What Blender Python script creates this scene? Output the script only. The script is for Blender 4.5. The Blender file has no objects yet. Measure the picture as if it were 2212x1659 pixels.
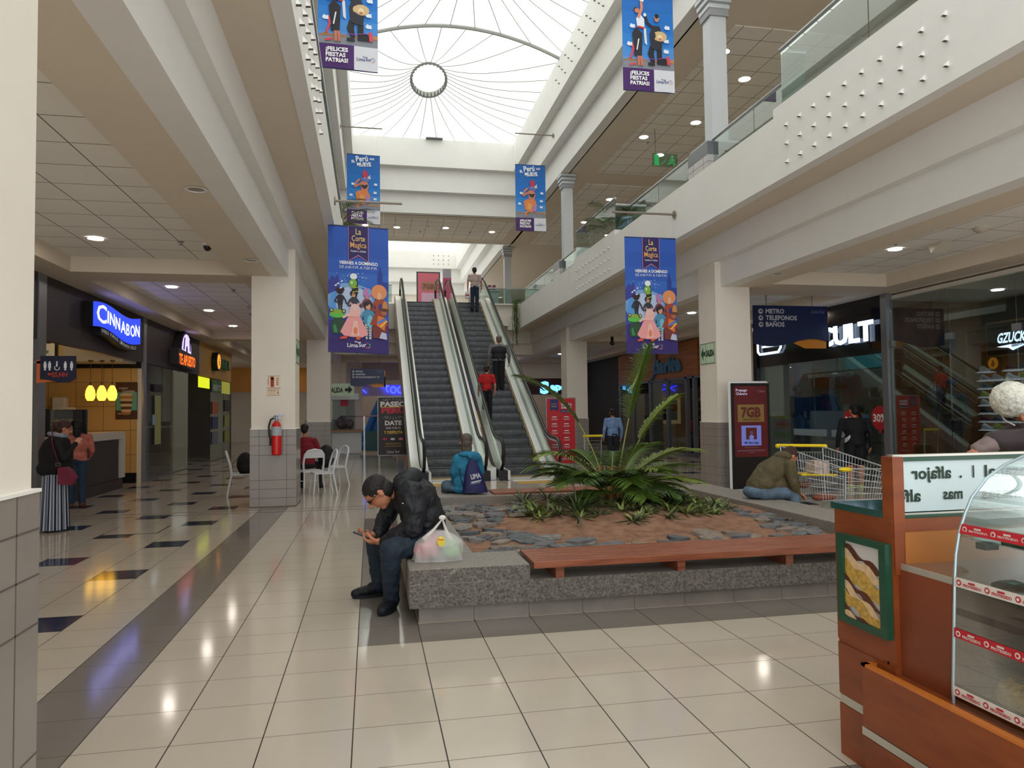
import bpy, math, random
from mathutils import Vector, Matrix, noise
from math import sin, cos, pi, radians, sqrt, atan2
SC = bpy.context.scene
COL = SC.collection
# ---------------------------------------------------------------- camera, world, exposure
cam = bpy.data.cameras.new('camera')
cam.sensor_width = 36.0
cam.lens = 25.226
cam.clip_start = 0.05
cam.clip_end = 400
co = bpy.data.objects.new('camera', cam)
COL.objects.link(co)
_r, _u, _f = (0.981082, -0.193241, -0.011673), (0.003924, -0.040435, 0.999174), (0.193553, 0.980318, 0.038912)
co.matrix_world = Matrix(((_r[0], _u[0], -_f[0], 0), (_r[1], _u[1], -_f[1], 0), (_r[2], _u[2], -_f[2], 1.65), (0, 0, 0, 1)))
SC.camera = co
W = bpy.data.worlds.new('world')
SC.world = W
W.use_nodes = True
W.node_tree.nodes['Background'].inputs[0].default_value = (0.93, 0.97, 1.0, 1)
W.node_tree.nodes['Background'].inputs[1].default_value = 2.5
SC.view_settings.view_transform = 'Standard'
SC.view_settings.look = 'None'
SC.view_settings.gamma = 1
SC.view_settings.use_curve_mapping = False
SC.view_settings.exposure = 0.12
SC.cycles.use_denoising = True
SC.cycles.use_adaptive_sampling = True
SC.cycles.adaptive_threshold = 0.02
SC.cycles.max_bounces = 8
SC.cycles.diffuse_bounces = 5
SC.cycles.glossy_bounces = 4
SC.cycles.transmission_bounces = 6
SC.cycles.transparent_max_bounces = 12
SC.cycles.caustics_reflective = False
SC.cycles.caustics_refractive = False
SC.cycles.sample_clamp_indirect = 4
SKY_EMIT = 1.3      # daylight through the roof membrane
LAMP_EMIT = 60.0    # recessed downlights
random.seed(5)
# ---------------------------------------------------------------- materials
def lin(c):
    if isinstance(c, str):
        c = [int(c[i:i + 2], 16) / 255 for i in (0, 2, 4)]
    return tuple(x / 12.92 if x <= 0.04045 else ((x + 0.055) / 1.055) ** 2.4 for x in c) + (1.0,)
MATS = {}
def nd(t, ty, **k):
    n = t.nodes.new(ty)
    for a, b in k.items():
        setattr(n, a, b)
    return n
def mat(name, col, rough=0.55, metal=0.0, var=0.0, vs=6.0, col2=None, bump=0.0, bs=60.0, emit=0.0, ecol=None, alpha=1.0, trans=0.0, ior=1.45, spec=None, vdim=None, coat=0.0, sss=0.0):
    """procedural material: base colour, optional noise between two colours, optional bump"""
    if name in MATS:
        return MATS[name]
    m = bpy.data.materials.new(name)
    m.use_nodes = True
    t = m.node_tree
    b = t.nodes['Principled BSDF']
    c = lin(col)
    b.inputs['Base Color'].default_value = c
    b.inputs['Roughness'].default_value = rough
    b.inputs['Metallic'].default_value = metal
    b.inputs['IOR'].default_value = ior
    if spec is not None:
        b.inputs['Specular IOR Level'].default_value = spec
    if coat:
        b.inputs['Coat Weight'].default_value = coat
        b.inputs['Coat Roughness'].default_value = 0.08
    if emit:
        b.inputs['Emission Color'].default_value = lin(ecol or col)
        b.inputs['Emission Strength'].default_value = emit
    b.inputs['Alpha'].default_value = alpha
    b.inputs['Transmission Weight'].default_value = trans
    tc = None
    if var or col2 or bump:
        tc = nd(t, 'ShaderNodeTexCoord')
    if var or col2:
        src = tc.outputs['Object']
        if vdim:
            mp = nd(t, 'ShaderNodeMapping')
            mp.inputs['Scale'].default_value = vdim
            t.links.new(src, mp.inputs[0])
            src = mp.outputs[0]
        n = nd(t, 'ShaderNodeTexNoise')
        n.inputs['Scale'].default_value = vs
        n.inputs['Detail'].default_value = 5
        t.links.new(src, n.inputs['Vector'])
        r = nd(t, 'ShaderNodeValToRGB')
        r.color_ramp.elements[0].position = 0.35
        r.color_ramp.elements[1].position = 0.65
        c2 = lin(col2) if col2 else tuple(x * (1 - var) for x in c[:3]) + (1,)
        c1 = c if col2 else tuple(min(1, x * (1 + var * .5)) for x in c[:3]) + (1,)
        r.color_ramp.elements[0].color = c2
        r.color_ramp.elements[1].color = c1
        t.links.new(n.outputs['Fac'], r.inputs[0])
        t.links.new(r.outputs[0], b.inputs['Base Color'])
    if bump:
        n = nd(t, 'ShaderNodeTexNoise')
        n.inputs['Scale'].default_value = bs
        n.inputs['Detail'].default_value = 4
        t.links.new(tc.outputs['Object'], n.inputs['Vector'])
        k = nd(t, 'ShaderNodeBump')
        k.inputs['Strength'].default_value = bump
        k.inputs['Distance'].default_value = 0.01
        t.links.new(n.outputs['Fac'], k.inputs['Height'])
        t.links.new(k.outputs[0], b.inputs['Normal'])
    MATS[name] = m
    return m
def glass(name, tint='E8F2EE', rough=0.0, refl=0.12):
    """thin architectural glass: mostly clear with a fresnel reflection"""
    if name in MATS:
        return MATS[name]
    m = bpy.data.materials.new(name)
    m.use_nodes = True
    t = m.node_tree
    t.nodes.clear()
    o = nd(t, 'ShaderNodeOutputMaterial')
    a = nd(t, 'ShaderNodeBsdfTransparent')
    a.inputs[0].default_value = lin(tint)
    g = nd(t, 'ShaderNodeBsdfGlossy')
    g.inputs['Roughness'].default_value = rough
    g.inputs[0].default_value = (.9, .95, .95, 1)
    f0 = nd(t, 'ShaderNodeFresnel')
    f0.inputs[0].default_value = 1.0 + refl * 1.2
    f1 = nd(t, 'ShaderNodeMath', operation='MULTIPLY')
    f1.inputs[1].default_value = .8
    t.links.new(f0.outputs[0], f1.inputs[0])
    f = nd(t, 'ShaderNodeMath', operation='MINIMUM')
    f.inputs[1].default_value = .4
    t.links.new(f1.outputs[0], f.inputs[0])
    x = nd(t, 'ShaderNodeMixShader')
    t.links.new(f.outputs[0], x.inputs[0])
    t.links.new(a.outputs[0], x.inputs[1])
    t.links.new(g.outputs[0], x.inputs[2])
    t.links.new(x.outputs[0], o.inputs[0])
    MATS[name] = m
    return m
def grid(name, col, line, tx, ty, ox=0.0, oy=0.0, lw=0.006, ly=None, axes='XY', rough=0.3, var=0.05, bump=0.0, tilevar=0.0):
    """tiles with joints on a world-aligned grid"""
    if name in MATS:
        return MATS[name]
    m = mat(name, col, rough, var=var, vs=1.3, bump=bump, bs=120)
    t = m.node_tree
    b = t.nodes['Principled BSDF']
    tc = nd(t, 'ShaderNodeTexCoord')
    s = nd(t, 'ShaderNodeSeparateXYZ')
    t.links.new(tc.outputs['Object'], s.inputs[0])
    def M(op, a, bb=None):
        n = nd(t, 'ShaderNodeMath', operation=op)
        for i, q in enumerate((a, bb)):
            if q is None:
                continue
            if isinstance(q, (int, float)):
                n.inputs[i].default_value = q
            else:
                t.links.new(q, n.inputs[i])
        return n.outputs[0]
    ms = []
    for ax, T, o, w in ((axes[0], tx, ox, lw), (axes[1], ty, oy, ly or lw)):
        q = M('DIVIDE', M('SUBTRACT', s.outputs[ax], o), T)
        fr = M('SUBTRACT', q, M('FLOOR', q))
        d = M('MULTIPLY', M('MINIMUM', fr, M('SUBTRACT', 1.0, fr)), T)
        ms.append(M('LESS_THAN', d, w / 2))
    mk = M('MAXIMUM', ms[0], ms[1])
    mx = nd(t, 'ShaderNodeMix', data_type='RGBA')
    src = b.inputs['Base Color'].links[0].from_socket if b.inputs['Base Color'].links else None
    if src:
        t.links.new(src, mx.inputs[6])
    else:
        mx.inputs[6].default_value = lin(col)
    mx.inputs[7].default_value = lin(line)
    t.links.new(mk, mx.inputs[0])
    t.links.new(mx.outputs[2], b.inputs['Base Color'])
    rr = nd(t, 'ShaderNodeMix', data_type='FLOAT')
    rr.inputs[2].default_value = rough
    rr.inputs[3].default_value = 0.8
    t.links.new(mk, rr.inputs[0])
    t.links.new(rr.outputs[0], b.inputs['Roughness'])
    return m
# ---------------------------------------------------------------- mesh builder
TXT = {}
def text_geo(s, bold=0.0):
    k = (s, bold)
    if k not in TXT:
        cu = bpy.data.curves.new('t', 'FONT')
        cu.body = s
        cu.size = 1.0
        cu.resolution_u = 2
        cu.offset = bold
        ob = bpy.data.objects.new('t', cu)
        me = ob.to_mesh()
        vs = [tuple(v.co) for v in me.vertices]
        fs = [tuple(p.vertices) for p in me.polygons]
        ob.to_mesh_clear()
        bpy.data.objects.remove(ob)
        bpy.data.curves.remove(cu)
        TXT[k] = (vs, fs)
    return TXT[k]
def frame(p0, p1):
    d = (Vector(p1) - Vector(p0))
    d = d.normalized() if d.length > 1e-9 else Vector((0, 0, 1))
    a = d.cross(Vector((0, 0, 1)))
    if a.length < 1e-3:
        a = d.cross(Vector((1, 0, 0)))
    a.normalize()
    return a, d.cross(a).normalized(), d
class MB:
    def __init__(s):
        s.v, s.f, s.m = [], [], []
    def add(s, vs, fs, mi=0):
        n = len(s.v)
        s.v += [tuple(p) for p in vs]
        s.f += [tuple(n + i for i in f) for f in fs]
        s.m += [mi] * len(fs)
        return s
    def box(s, x0, x1, y0, y1, z0, z1, mi=0):
        v = [(x, y, z) for x in (x0, x1) for y in (y0, y1) for z in (z0, z1)]
        return s.add(v, [(0, 1, 3, 2), (4, 6, 7, 5), (0, 4, 5, 1), (2, 3, 7, 6), (0, 2, 6, 4), (1, 5, 7, 3)], mi)
    def pr(s, poly, ax, a, b, mi=0):
        """prism: polygon in the plane across axis ax, from a to b"""
        P = {'x': lambda p, t: (t, p[0], p[1]), 'y': lambda p, t: (p[0], t, p[1]), 'z': lambda p, t: (p[0], p[1], t)}[ax]
        n = len(poly)
        v = [P(p, a) for p in poly] + [P(p, b) for p in poly]
        f = [tuple(range(n)), tuple(range(2 * n - 1, n - 1, -1))] + [(i, (i + 1) % n, n + (i + 1) % n, n + i) for i in range(n)]
        return s.add(v, f, mi)
    def tube(s, pts, r, n=8, mi=0, closed=False, caps=True, flat=1.0):
        pts = [Vector(p) for p in pts]
        N = len(pts)
        rs = r if isinstance(r, (list, tuple)) else [r] * N
        vs, up = [], None
        for i, p in enumerate(pts):
            a = pts[(i - 1) % N if closed else max(i - 1, 0)]
            b = pts[(i + 1) % N if closed else min(i + 1, N - 1)]
            d = (b - a).normalized() if (b - a).length > 1e-9 else Vector((0, 0, 1))
            if up is None:
                up = frame(a, b)[0]
            x = up - d * up.dot(d)
            x = x.normalized() if x.length > 1e-6 else frame(a, b)[0]
            up = x
            y = d.cross(x)
            for k in range(n):
                q = 2 * pi * k / n
                vs.append(p + x * cos(q) * rs[i] + y * sin(q) * rs[i] * flat)
        fs = []
        for i in range(N if closed else N - 1):
            j = (i + 1) % N
            fs += [(i * n + k, i * n + (k + 1) % n, j * n + (k + 1) % n, j * n + k) for k in range(n)]
        if caps and not closed:
            fs += [tuple(range(n - 1, -1, -1)), tuple(range((N - 1) * n, N * n))]
        return s.add(vs, fs, mi)
    def cyl(s, p0, p1, r, n=12, mi=0, r1=None):
        return s.tube([p0, p1], [r, r if r1 is None else r1], n, mi)
    def ell(s, c, r, nu=12, nv=8, mi=0, R=None):
        if not isinstance(r, (list, tuple)):
            r = (r, r, r)
        c = Vector(c)
        vs = []
        for j in range(nv + 1):
            ph = pi * j / nv
            for i in range(nu):
                th = 2 * pi * i / nu
                p = Vector((r[0] * sin(ph) * cos(th), r[1] * sin(ph) * sin(th), r[2] * cos(ph)))
                vs.append(c + (R @ p if R else p))
        fs = [(j * nu + i, (j + 1) * nu + i, (j + 1) * nu + (i + 1) % nu, j * nu + (i + 1) % nu) for j in range(nv) for i in range(nu)]
        return s.add(vs, fs, mi)
    def lathe(s, c, prof, n=20, mi=0):
        c = Vector(c)
        vs = [c + Vector((r * cos(2 * pi * k / n), r * sin(2 * pi * k / n), z)) for r, z in prof for k in range(n)]
        fs = [(j * n + k, j * n + (k + 1) % n, (j + 1) * n + (k + 1) % n, (j + 1) * n + k) for j in range(len(prof) - 1) for k in range(n)]
        return s.add(vs, fs, mi)
    def surf(s, fn, nu, nv, mi=0, wrap=False):
        vs = [fn(i / nu, j / nv) for j in range(nv + 1) for i in range(nu + (0 if wrap else 1))]
        w = nu if wrap else nu + 1
        fs = [(j * w + i, j * w + (i + 1) % w, (j + 1) * w + (i + 1) % w, (j + 1) * w + i) for j in range(nv) for i in range(nu)]
        return s.add(vs, fs, mi)
    def caps(s, p0, r0, p1, r1, n=10, mi=0):
        """tapered capsule"""
        a, b, d = frame(p0, p1)
        p0, p1 = Vector(p0), Vector(p1)
        pts, rs = [], []
        for q in (-.98, -.7, -.35):
            pts.append(p0 + d * r0 * q); rs.append(r0 * sqrt(1 - q * q))
        pts += [p0, p1]; rs += [r0, r1]
        for q in (.35, .7, .98):
            pts.append(p1 + d * r1 * q); rs.append(r1 * sqrt(1 - q * q))
        return s.tube(pts, rs, n, mi)
    def chain(s, pts, n=10, mi=0):
        for (p, r), (q, t) in zip(pts, pts[1:]):
            s.caps(p, r, q, t, n, mi)
        return s
    def text(s, t, o, size, xd=(1, 0, 0), yd=(0, 0, 1), mi=0, align='l', bold=0.0, w=None, depth=0.0, mirror=False):
        """lettering in the plane spanned by xd, yd; w squeezes the line to that width"""
        vs, fs = text_geo(t, bold)
        if not vs:
            return s
        x0, x1 = min(v[0] for v in vs), max(v[0] for v in vs)
        sx = size if w is None else w / (x1 - x0)
        xd, yd, o = Vector(xd).normalized(), Vector(yd).normalized(), Vector(o)
        nrm = xd.cross(yd)
        off = {'l': x0, 'c': (x0 + x1) / 2, 'r': x1}[align]
        n = len(vs)
        P = [o + xd * ((v[0] - off) * sx) + yd * (v[1] * size) for v in vs]
        if depth:
            Q = [p + nrm * depth for p in P]
            E = {}
            for f in fs:
                for a, b in zip(f, f[1:] + f[:1]):
                    E[(a, b)] = 1
            side = [(b, a, a + n, b + n) for (a, b) in E if (b, a) not in E]
            return s.add(P + Q, [tuple(i + n for i in f) for f in fs] + side, mi)
        return s.add(P, fs, mi)
    def xf(s, M):
        s.v = [tuple(M @ Vector(p)) for p in s.v]
        return s
    def join(s, o, M=None, mi=None):
        return s.add([tuple(M @ Vector(p)) for p in o.v] if M else o.v, o.f, 0) if mi is None and not o.m else s._j(o, M, mi)
    def _j(s, o, M, mi):
        n = len(s.v)
        s.v += [tuple(M @ Vector(p)) for p in o.v] if M else list(o.v)
        s.f += [tuple(n + i for i in f) for f in o.f]
        s.m += list(o.m) if mi is None else [mi] * len(o.f)
        return s
def put(name, mb, mats, parent=None, label=None, cat=None, group=None, kind=None, smooth=False, loc=None):
    me = bpy.data.meshes.new(name)
    if loc is not None and parent is None:
        l = Vector(loc)
        me.from_pydata([tuple(Vector(p) - l) for p in mb.v], [], mb.f)
    else:
        me.from_pydata(mb.v, [], mb.f)
    for m in (mats if isinstance(mats, (list, tuple)) else [mats]):
        me.materials.append(m)
    me.polygons.foreach_set('material_index', mb.m)
    if smooth:
        me.polygons.foreach_set('use_smooth', [True] * len(me.polygons))
        if smooth != 'all':
            me.set_sharp_from_angle(angle=radians(smooth if smooth is not True else 40))
    me.update()
    o = bpy.data.objects.new(name, me)
    COL.objects.link(o)
    if loc is not None and parent is None:
        o.location = loc
    if parent:
        o.parent = parent
    tag(o, label, cat, group, kind)
    return o
def tag(o, label=None, cat=None, group=None, kind=None):
    for k, v in (('label', label), ('category', cat), ('group', group), ('kind', kind)):
        if v:
            o[k] = v
    return o
def thing(name, label, cat, group=None, loc=(0, 0, 0), rz=0.0):
    o = bpy.data.objects.new(name, None)
    COL.objects.link(o)
    o.location = loc
    o.rotation_euler = (0, 0, rz)
    o.empty_display_size = 0.1
    return tag(o, label, cat, group)
def dup(root, loc=None, rz=None, label=None, group=None, scale=None):
    r = root.copy()
    COL.objects.link(r)
    if loc is not None: r.location = loc
    if rz is not None: r.rotation_euler = (0, 0, rz)
    if scale: r.scale = (scale,) * 3
    if label: r['label'] = label
    if group: r['group'] = group
    for ch in KIDS.get(root.name, []):
        c = ch.copy(); COL.objects.link(c); c.parent = r
        for g in KIDS.get(ch.name, []):
            d = g.copy(); COL.objects.link(d); d.parent = c
    return r
KIDS = {}
def kids(root):
    """remember a prototype's children for dup()"""
    for o in list(COL.objects):
        if o.parent:
            KIDS.setdefault(o.parent.name, [])
            if o not in KIDS[o.parent.name]:
                KIDS[o.parent.name].append(o)
    return root
def struct(name, mb, m, smooth=False):
    return put(name, mb, m, kind='structure', smooth=smooth)
# ---------------------------------------------------------------- setting: surfaces
wall = mat('plaster_wall', 'E6DED2', .75, var=.03, vs=1.5, bump=.04, bs=300)
wallw = mat('plaster_white', 'EAE8E4', .7, var=.02, vs=1.5)
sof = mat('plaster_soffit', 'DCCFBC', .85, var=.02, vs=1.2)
ctile = grid('ceiling_tile', 'EEEAE2', '6E665C', .70, .70, -2.33, 13.47, lw=.014, rough=.9, var=.03)
ctile2 = grid('ceiling_tile_upper', 'EAE4DA', '645D54', .70, .70, 7.4, 12.6, lw=.016, rough=.9, var=.04)
T, X0, Y0 = .4506, -1.4476, 3.920
def floor_tile(n, c, r=.10):
    return grid(n, c, '2E2823', T, T, X0, Y0, lw=.0065, ly=.004, rough=r, var=.035)
fl = [floor_tile('floor_tile_cream', 'BFB4A5'), floor_tile('floor_tile_grey', '7F7871'), floor_tile('floor_tile_navy', '2A3048'), mat('floor_seam', '5A5048', .5), mat('floor_yellow', 'C79A45', .5, var=.2)]
mb = MB()
for i in range(-24, 38):
    for j in range(-14, 96):
        x, y = X0 + i * T, Y0 + j * T
        k = 0
        if i == -1: k = 1 if y < 13 else 0
        elif i == 3 and 3 <= j < 17: k = 1
        elif j == 3 and 3 <= i <= 17: k = 1
        elif j == -3 and i >= 3: k = 1
        elif i < -1 and ((i in (-3, -7, -11) and j % 4 == 1) or (i in (-5, -9) and j % 4 == 3)): k = 2
        elif i >= 18 and ((i in (21, 25) and j % 4 == 2) or (i in (19, 23) and j % 4 == 0)): k = 2
        mb.add([(x, y, 0), (x + T, y, 0), (x + T, y + T, 0), (x, y + T, 0)], [(0, 1, 2, 3)], k)
for y in (12.78, 13.12):
    mb.box(-7.2, .9, y, y + .035, .0005, .0015, 3)
for x0, x1 in ((1.35, 2.2), (3.35, 4.2)):
    mb.box(x0, x1, 16.2, 16.75, .0005, .003, 4)
mb.box(2.3, 3.0, 16.15, 16.2, .0005, .002, 4)
struct('floor', mb, fl)
# access hatch in the floor
t = put('floor_hatch', MB().box(-3.68, -2.95, 10.95, 11.68, .001, .004, 0).box(-3.66, -2.97, 10.97, 11.66, .004, .006, 1), [mats_dark := mat('hatch_edge', '3A322C', .5), fl[0]], label='square access hatch set in the cream floor tiles of the left corridor', cat='floor hatch')
# ---------------------------------------------------------------- columns with tiled wainscot
tilec = mat('column_tile', '8F8780', .22, var=.05, vs=3)
grout = mat('column_grout', '5E574F', .7)
capw = mat('column_ledge', 'F1EEE8', .5)
ZT = (1.26, 1.10, .93, .483, .325, .167)
def column(x0, x1, y0, y1, z0, z1, zs=1.40, name='column'):
    m = MB().box(x0 + .02, x1 - .02, y0 + .02, y1 - .02, z0 + zs, z1, 0)
    m.box(x0, x1, y0, y1, z0, z0 + zs - .012, 1)
    m.box(x0 - .004, x1 + .004, y0 - .004, y1 + .004, z0 + zs - .012, z0 + zs, 3)
    g = .0035
    for z in ZT:
        m.box(x0 - .001, x1 + .001, y0 - .001, y1 + .001, z0 + z - g, z0 + z + g, 2)
    for f in (.2, .79):
        xx, yy = x0 + f * (x1 - x0), y0 + f * (y1 - y0)
        m.box(xx - g, xx + g, y0 - .001, y1 + .001, z0, z0 + zs - .012, 2)
        m.box(x0 - .001, x1 + .001, yy - g, yy + g, z0, z0 + zs - .012, 2)
    m.box(x0 - .003, x1 + .003, y0 - .003, y1 + .003, z0, z0 + .02, 2)
    return struct(name, m, [wall, tilec, grout, capw])
column(-1.95, -1.15, 2.03, 2.83, 0, 8)
for y in (13.46, 24.83): column(-2.11, -1.315, y, y + .8, 0, 4.66)
for y in (13.40, 24.7): column(6.86, 7.66, y, y + .8, 0, 4.66)
for x in (-1.9, 6.9): column(x, x + .75, 36.0, 36.75, 0, 4.66)
# ---------------------------------------------------------------- slab edges and beams round the atrium
YN, YF = -4.0, 30.0
def side(sgn, xb, xf, hi):
    """profile of one long side; xb = beam face, xf = fascia face (metres), sgn = +1 when the shops lie to -x"""
    m = MB()
    s = sgn
    # fascia + slab
    def bx(xa, xc, *r):
        m.box(min(xa, xc), max(xa, xc), *r)
    bx(xf, xf - s * .18, YN, YF + .1, 5.15, 6.15, 0)
    for a, b in hi:
        bx(xf, xf - s * .18, a, b, 6.15, 6.29, 0)
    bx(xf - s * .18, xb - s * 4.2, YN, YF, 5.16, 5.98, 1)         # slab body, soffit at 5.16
    bx(xb + s * .14, xb - s * .6, YN, 36, 4.66, 5.2, 0)            # upper step
    bx(xb, xb - s * .3, YN, 36, 4.149, 4.7, 0)                     # beam
    return m
hiR = ((YN, 9.97), (17.35, 21.1))
struct('beam', side(1, -1.45, -.645, hiR), [wallw, sof])
struct('beam', side(-1, 7.0, 6.15, hiR), [wallw, sof])
# fascia studs
def studs(x, s):
    m = MB()
    for y0 in (6.57 - 11.3, 6.57, 17.8):
        for c in range(10):
            for z in (5.35, 5.63, 5.91):
                y = y0 + c * .337
                m.add([(x + s * .001, y - .02, z + .045), (x + s * .001, y + .02, z + .045), (x + s * .001, y - .02, z - .02), (x + s * .001, y + .02, z - .02), (x + s * .05, y - .02, z - .015), (x + s * .05, y + .02, z - .015)], [(0, 1, 5, 4), (2, 4, 5, 3), (0, 4, 2), (1, 3, 5), (0, 2, 3, 1)], 0)
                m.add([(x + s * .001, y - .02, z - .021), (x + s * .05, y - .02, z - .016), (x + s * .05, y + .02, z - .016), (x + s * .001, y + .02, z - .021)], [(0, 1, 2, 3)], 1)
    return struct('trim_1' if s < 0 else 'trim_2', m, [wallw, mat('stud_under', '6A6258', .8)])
studs(6.15, -1)
studs(-.645, 1)
# floor 2 walking surface
f2 = mat('upper_floor_tile', 'B9AFA2', .25)
Z2 = 6.10
m = MB().box(-7, -.7, YN, 60, 5.98, Z2, 0).box(6.2, 15, YN, 60, 5.98, Z2, 0).box(-.7, 6.2, 30.05, 37, 5.98, Z2, 0).box(-.7, 6.2, 52, 60, 5.98, Z2, 0)
struct('floor_upper', m, f2)
# corridors: soffit frame at 4.15 with recessed tile ceilings at 4.42
def corridor(xa, xb, xw, s):
    """xa beam-side edge, xb recess start, xw wall side of recess"""
    m = MB()
    lo, hi = min(xb, xw), max(xb, xw)
    bays = [(2.9, 13.47), (14.3, 24.85), (25.7, 35.5)] if s > 0 else [(-3, 1.6), (2.9, 13.0), (14.3, 24.5), (25.6, 35.5)]
    ends = sorted((xa, xb))
    m.box(ends[0] + (.01 if s < 0 else 0), ends[1] - (.01 if s > 0 else 0), YN, 36, 4.15, 4.5, 0)
    o = sorted((xw, -5.62 if s > 0 else 11.15))
    m.box(o[0], o[1], YN, 36, 4.15, 4.5, 0)
    prev = YN
    for a, b in bays:
        if a > prev: m.box(lo, hi, prev, a, 4.15, 4.5, 0)
        m.box(lo, hi, a, b, 4.42, 4.5, 1)
        prev = b
    m.box(lo, hi, prev, 36, 4.15, 4.5, 0)
    return m
ctl = grid('ceiling_tile_left', 'F4F1EA', '6E665C', .72, .70, -2.98, 13.47, lw=.014, rough=.9, var=.03)
ctr = grid('ceiling_tile_right', 'F4F2EC', '6E6A62', .72, .70, 8.1, 13.0, lw=.014, rough=.9, var=.03)
struct('ceiling_left', corridor(-1.45, -2.33, -5.05, 1), [sof, ctl])
struct('ceiling_right', corridor(7.0, 7.9, 10.5, -1), [sof, ctr])
# bridge between the two halves at the head of the escalators
m = MB()
m.box(-.7, 6.2, 30.0, 30.2, 5.15 + .5, 6.2, 0)
m.box(-1.3, 6.9, 30.5, 30.7, 4.62, 5.2, 0)
m.box(-1.45, 7.0, 30.7, 31.2, 4.15, 4.7, 0)
m.box(-1.45, 7.0, 30.2, 36.9, 5.2, 5.98, 1)
m.box(-1.45, 7.0, 31.2, 36, 4.42, 4.5, 2)
m.box(-1.45, 7.0, 35.2, 36, 4.15, 4.5, 1)
m.box(4.78, 5.75, 29.8, 30.25, 5.3, 5.66, 0)
m.box(-.7, 4.78, 30.0, 30.2, 5.15, 5.66, 0)
m.box(5.75, 6.2, 30.0, 30.2, 5.15, 5.66, 0)
struct('beam', m, [wall, sof, ctl])
# ---------------------------------------------------------------- roof: stepped skylight wells
XL1, XL2, XL3 = -1.27, -.97, -.65
XR1, XR2, XR3 = 6.65, 6.33, 6.02
ZP = (10.1, 10.95, 11.9, 13.05)
def well(y0, y1, m):
    for k, (xl, xr, d) in enumerate(((XL1, XR1, .62), (XL2, XR2, .31), (XL3, XR3, 0))):
        a, b = ZP[k], ZP[k + 1]
        ya, yb = y0 - d + .0, y1 + d
        w = .34
        m.box(xl - w, xl, ya - w, yb + w, a, b + .02, 0)
        m.box(xr, xr + w, ya - w, yb + w, a, b + .02, 0)
        m.box(xl, xr, yb, yb + w, a, b + .02, 0)
        m.box(xl, xr, ya - w, ya, a, b + .02, 0)
m = MB()
well(-6.0, 29.6, m)
well(36.0, 50.5, m)
# flat roof soffit around the wells
RB = ((-8, XL1 - .2), (XR1 + .2, 16))
m.box(-8, XL1 - .3, -8, 62, 10.1, 10.4, 1)
m.box(XR1 + .3, 16, -8, 62, 10.1, 10.4, 1)
m.box(XL1 - .4, XR1 + .4, 30.5, 35.1, 10.1, 10.4, 1)
m.box(XL1 - .4, XR1 + .4, 51.4, 62, 10.1, 10.4, 1)
# tile fields
m.box(7.9, 14.5, 2, 12.6, 10.08, 10.1, 2).box(7.9, 14.5, 14.2, 24.0, 10.08, 10.1, 2).box(7.9, 14.5, 25.3, 35, 10.08, 10.1, 2)
m.box(-1.0, 6.4, 31.0, 34.4, 10.08, 10.1, 2)
m.box(-7, -2.4, 2, 35, 10.08, 10.1, 2)
struct('ceiling_roof', m, [wallw, sof, ctile2])
m = MB()
for y0 in (16.0, 24.0):
    for c in range(11 if y0 < 20 else 0):
        for r in range(3):
            y = 14.5 + c * .75 + .35 * r
            if y > 22.5: continue
            z = 12.25 + r * .27
            m.box(XR3 - .05, XR3, y - .02, y + .02, z - .03, z + .03, 0)
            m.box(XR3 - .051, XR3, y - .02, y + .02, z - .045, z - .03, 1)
for r in range(3):
    for c in range(4):
        m.box(4.4 + c * .35, 4.44 + c * .35, 50.45, 50.5, 12.15 + r * .3, 12.2 + r * .3, 1)
struct('trim_3', m, [wallw, mat('stud_under', '6A6258', .8)])
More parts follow.
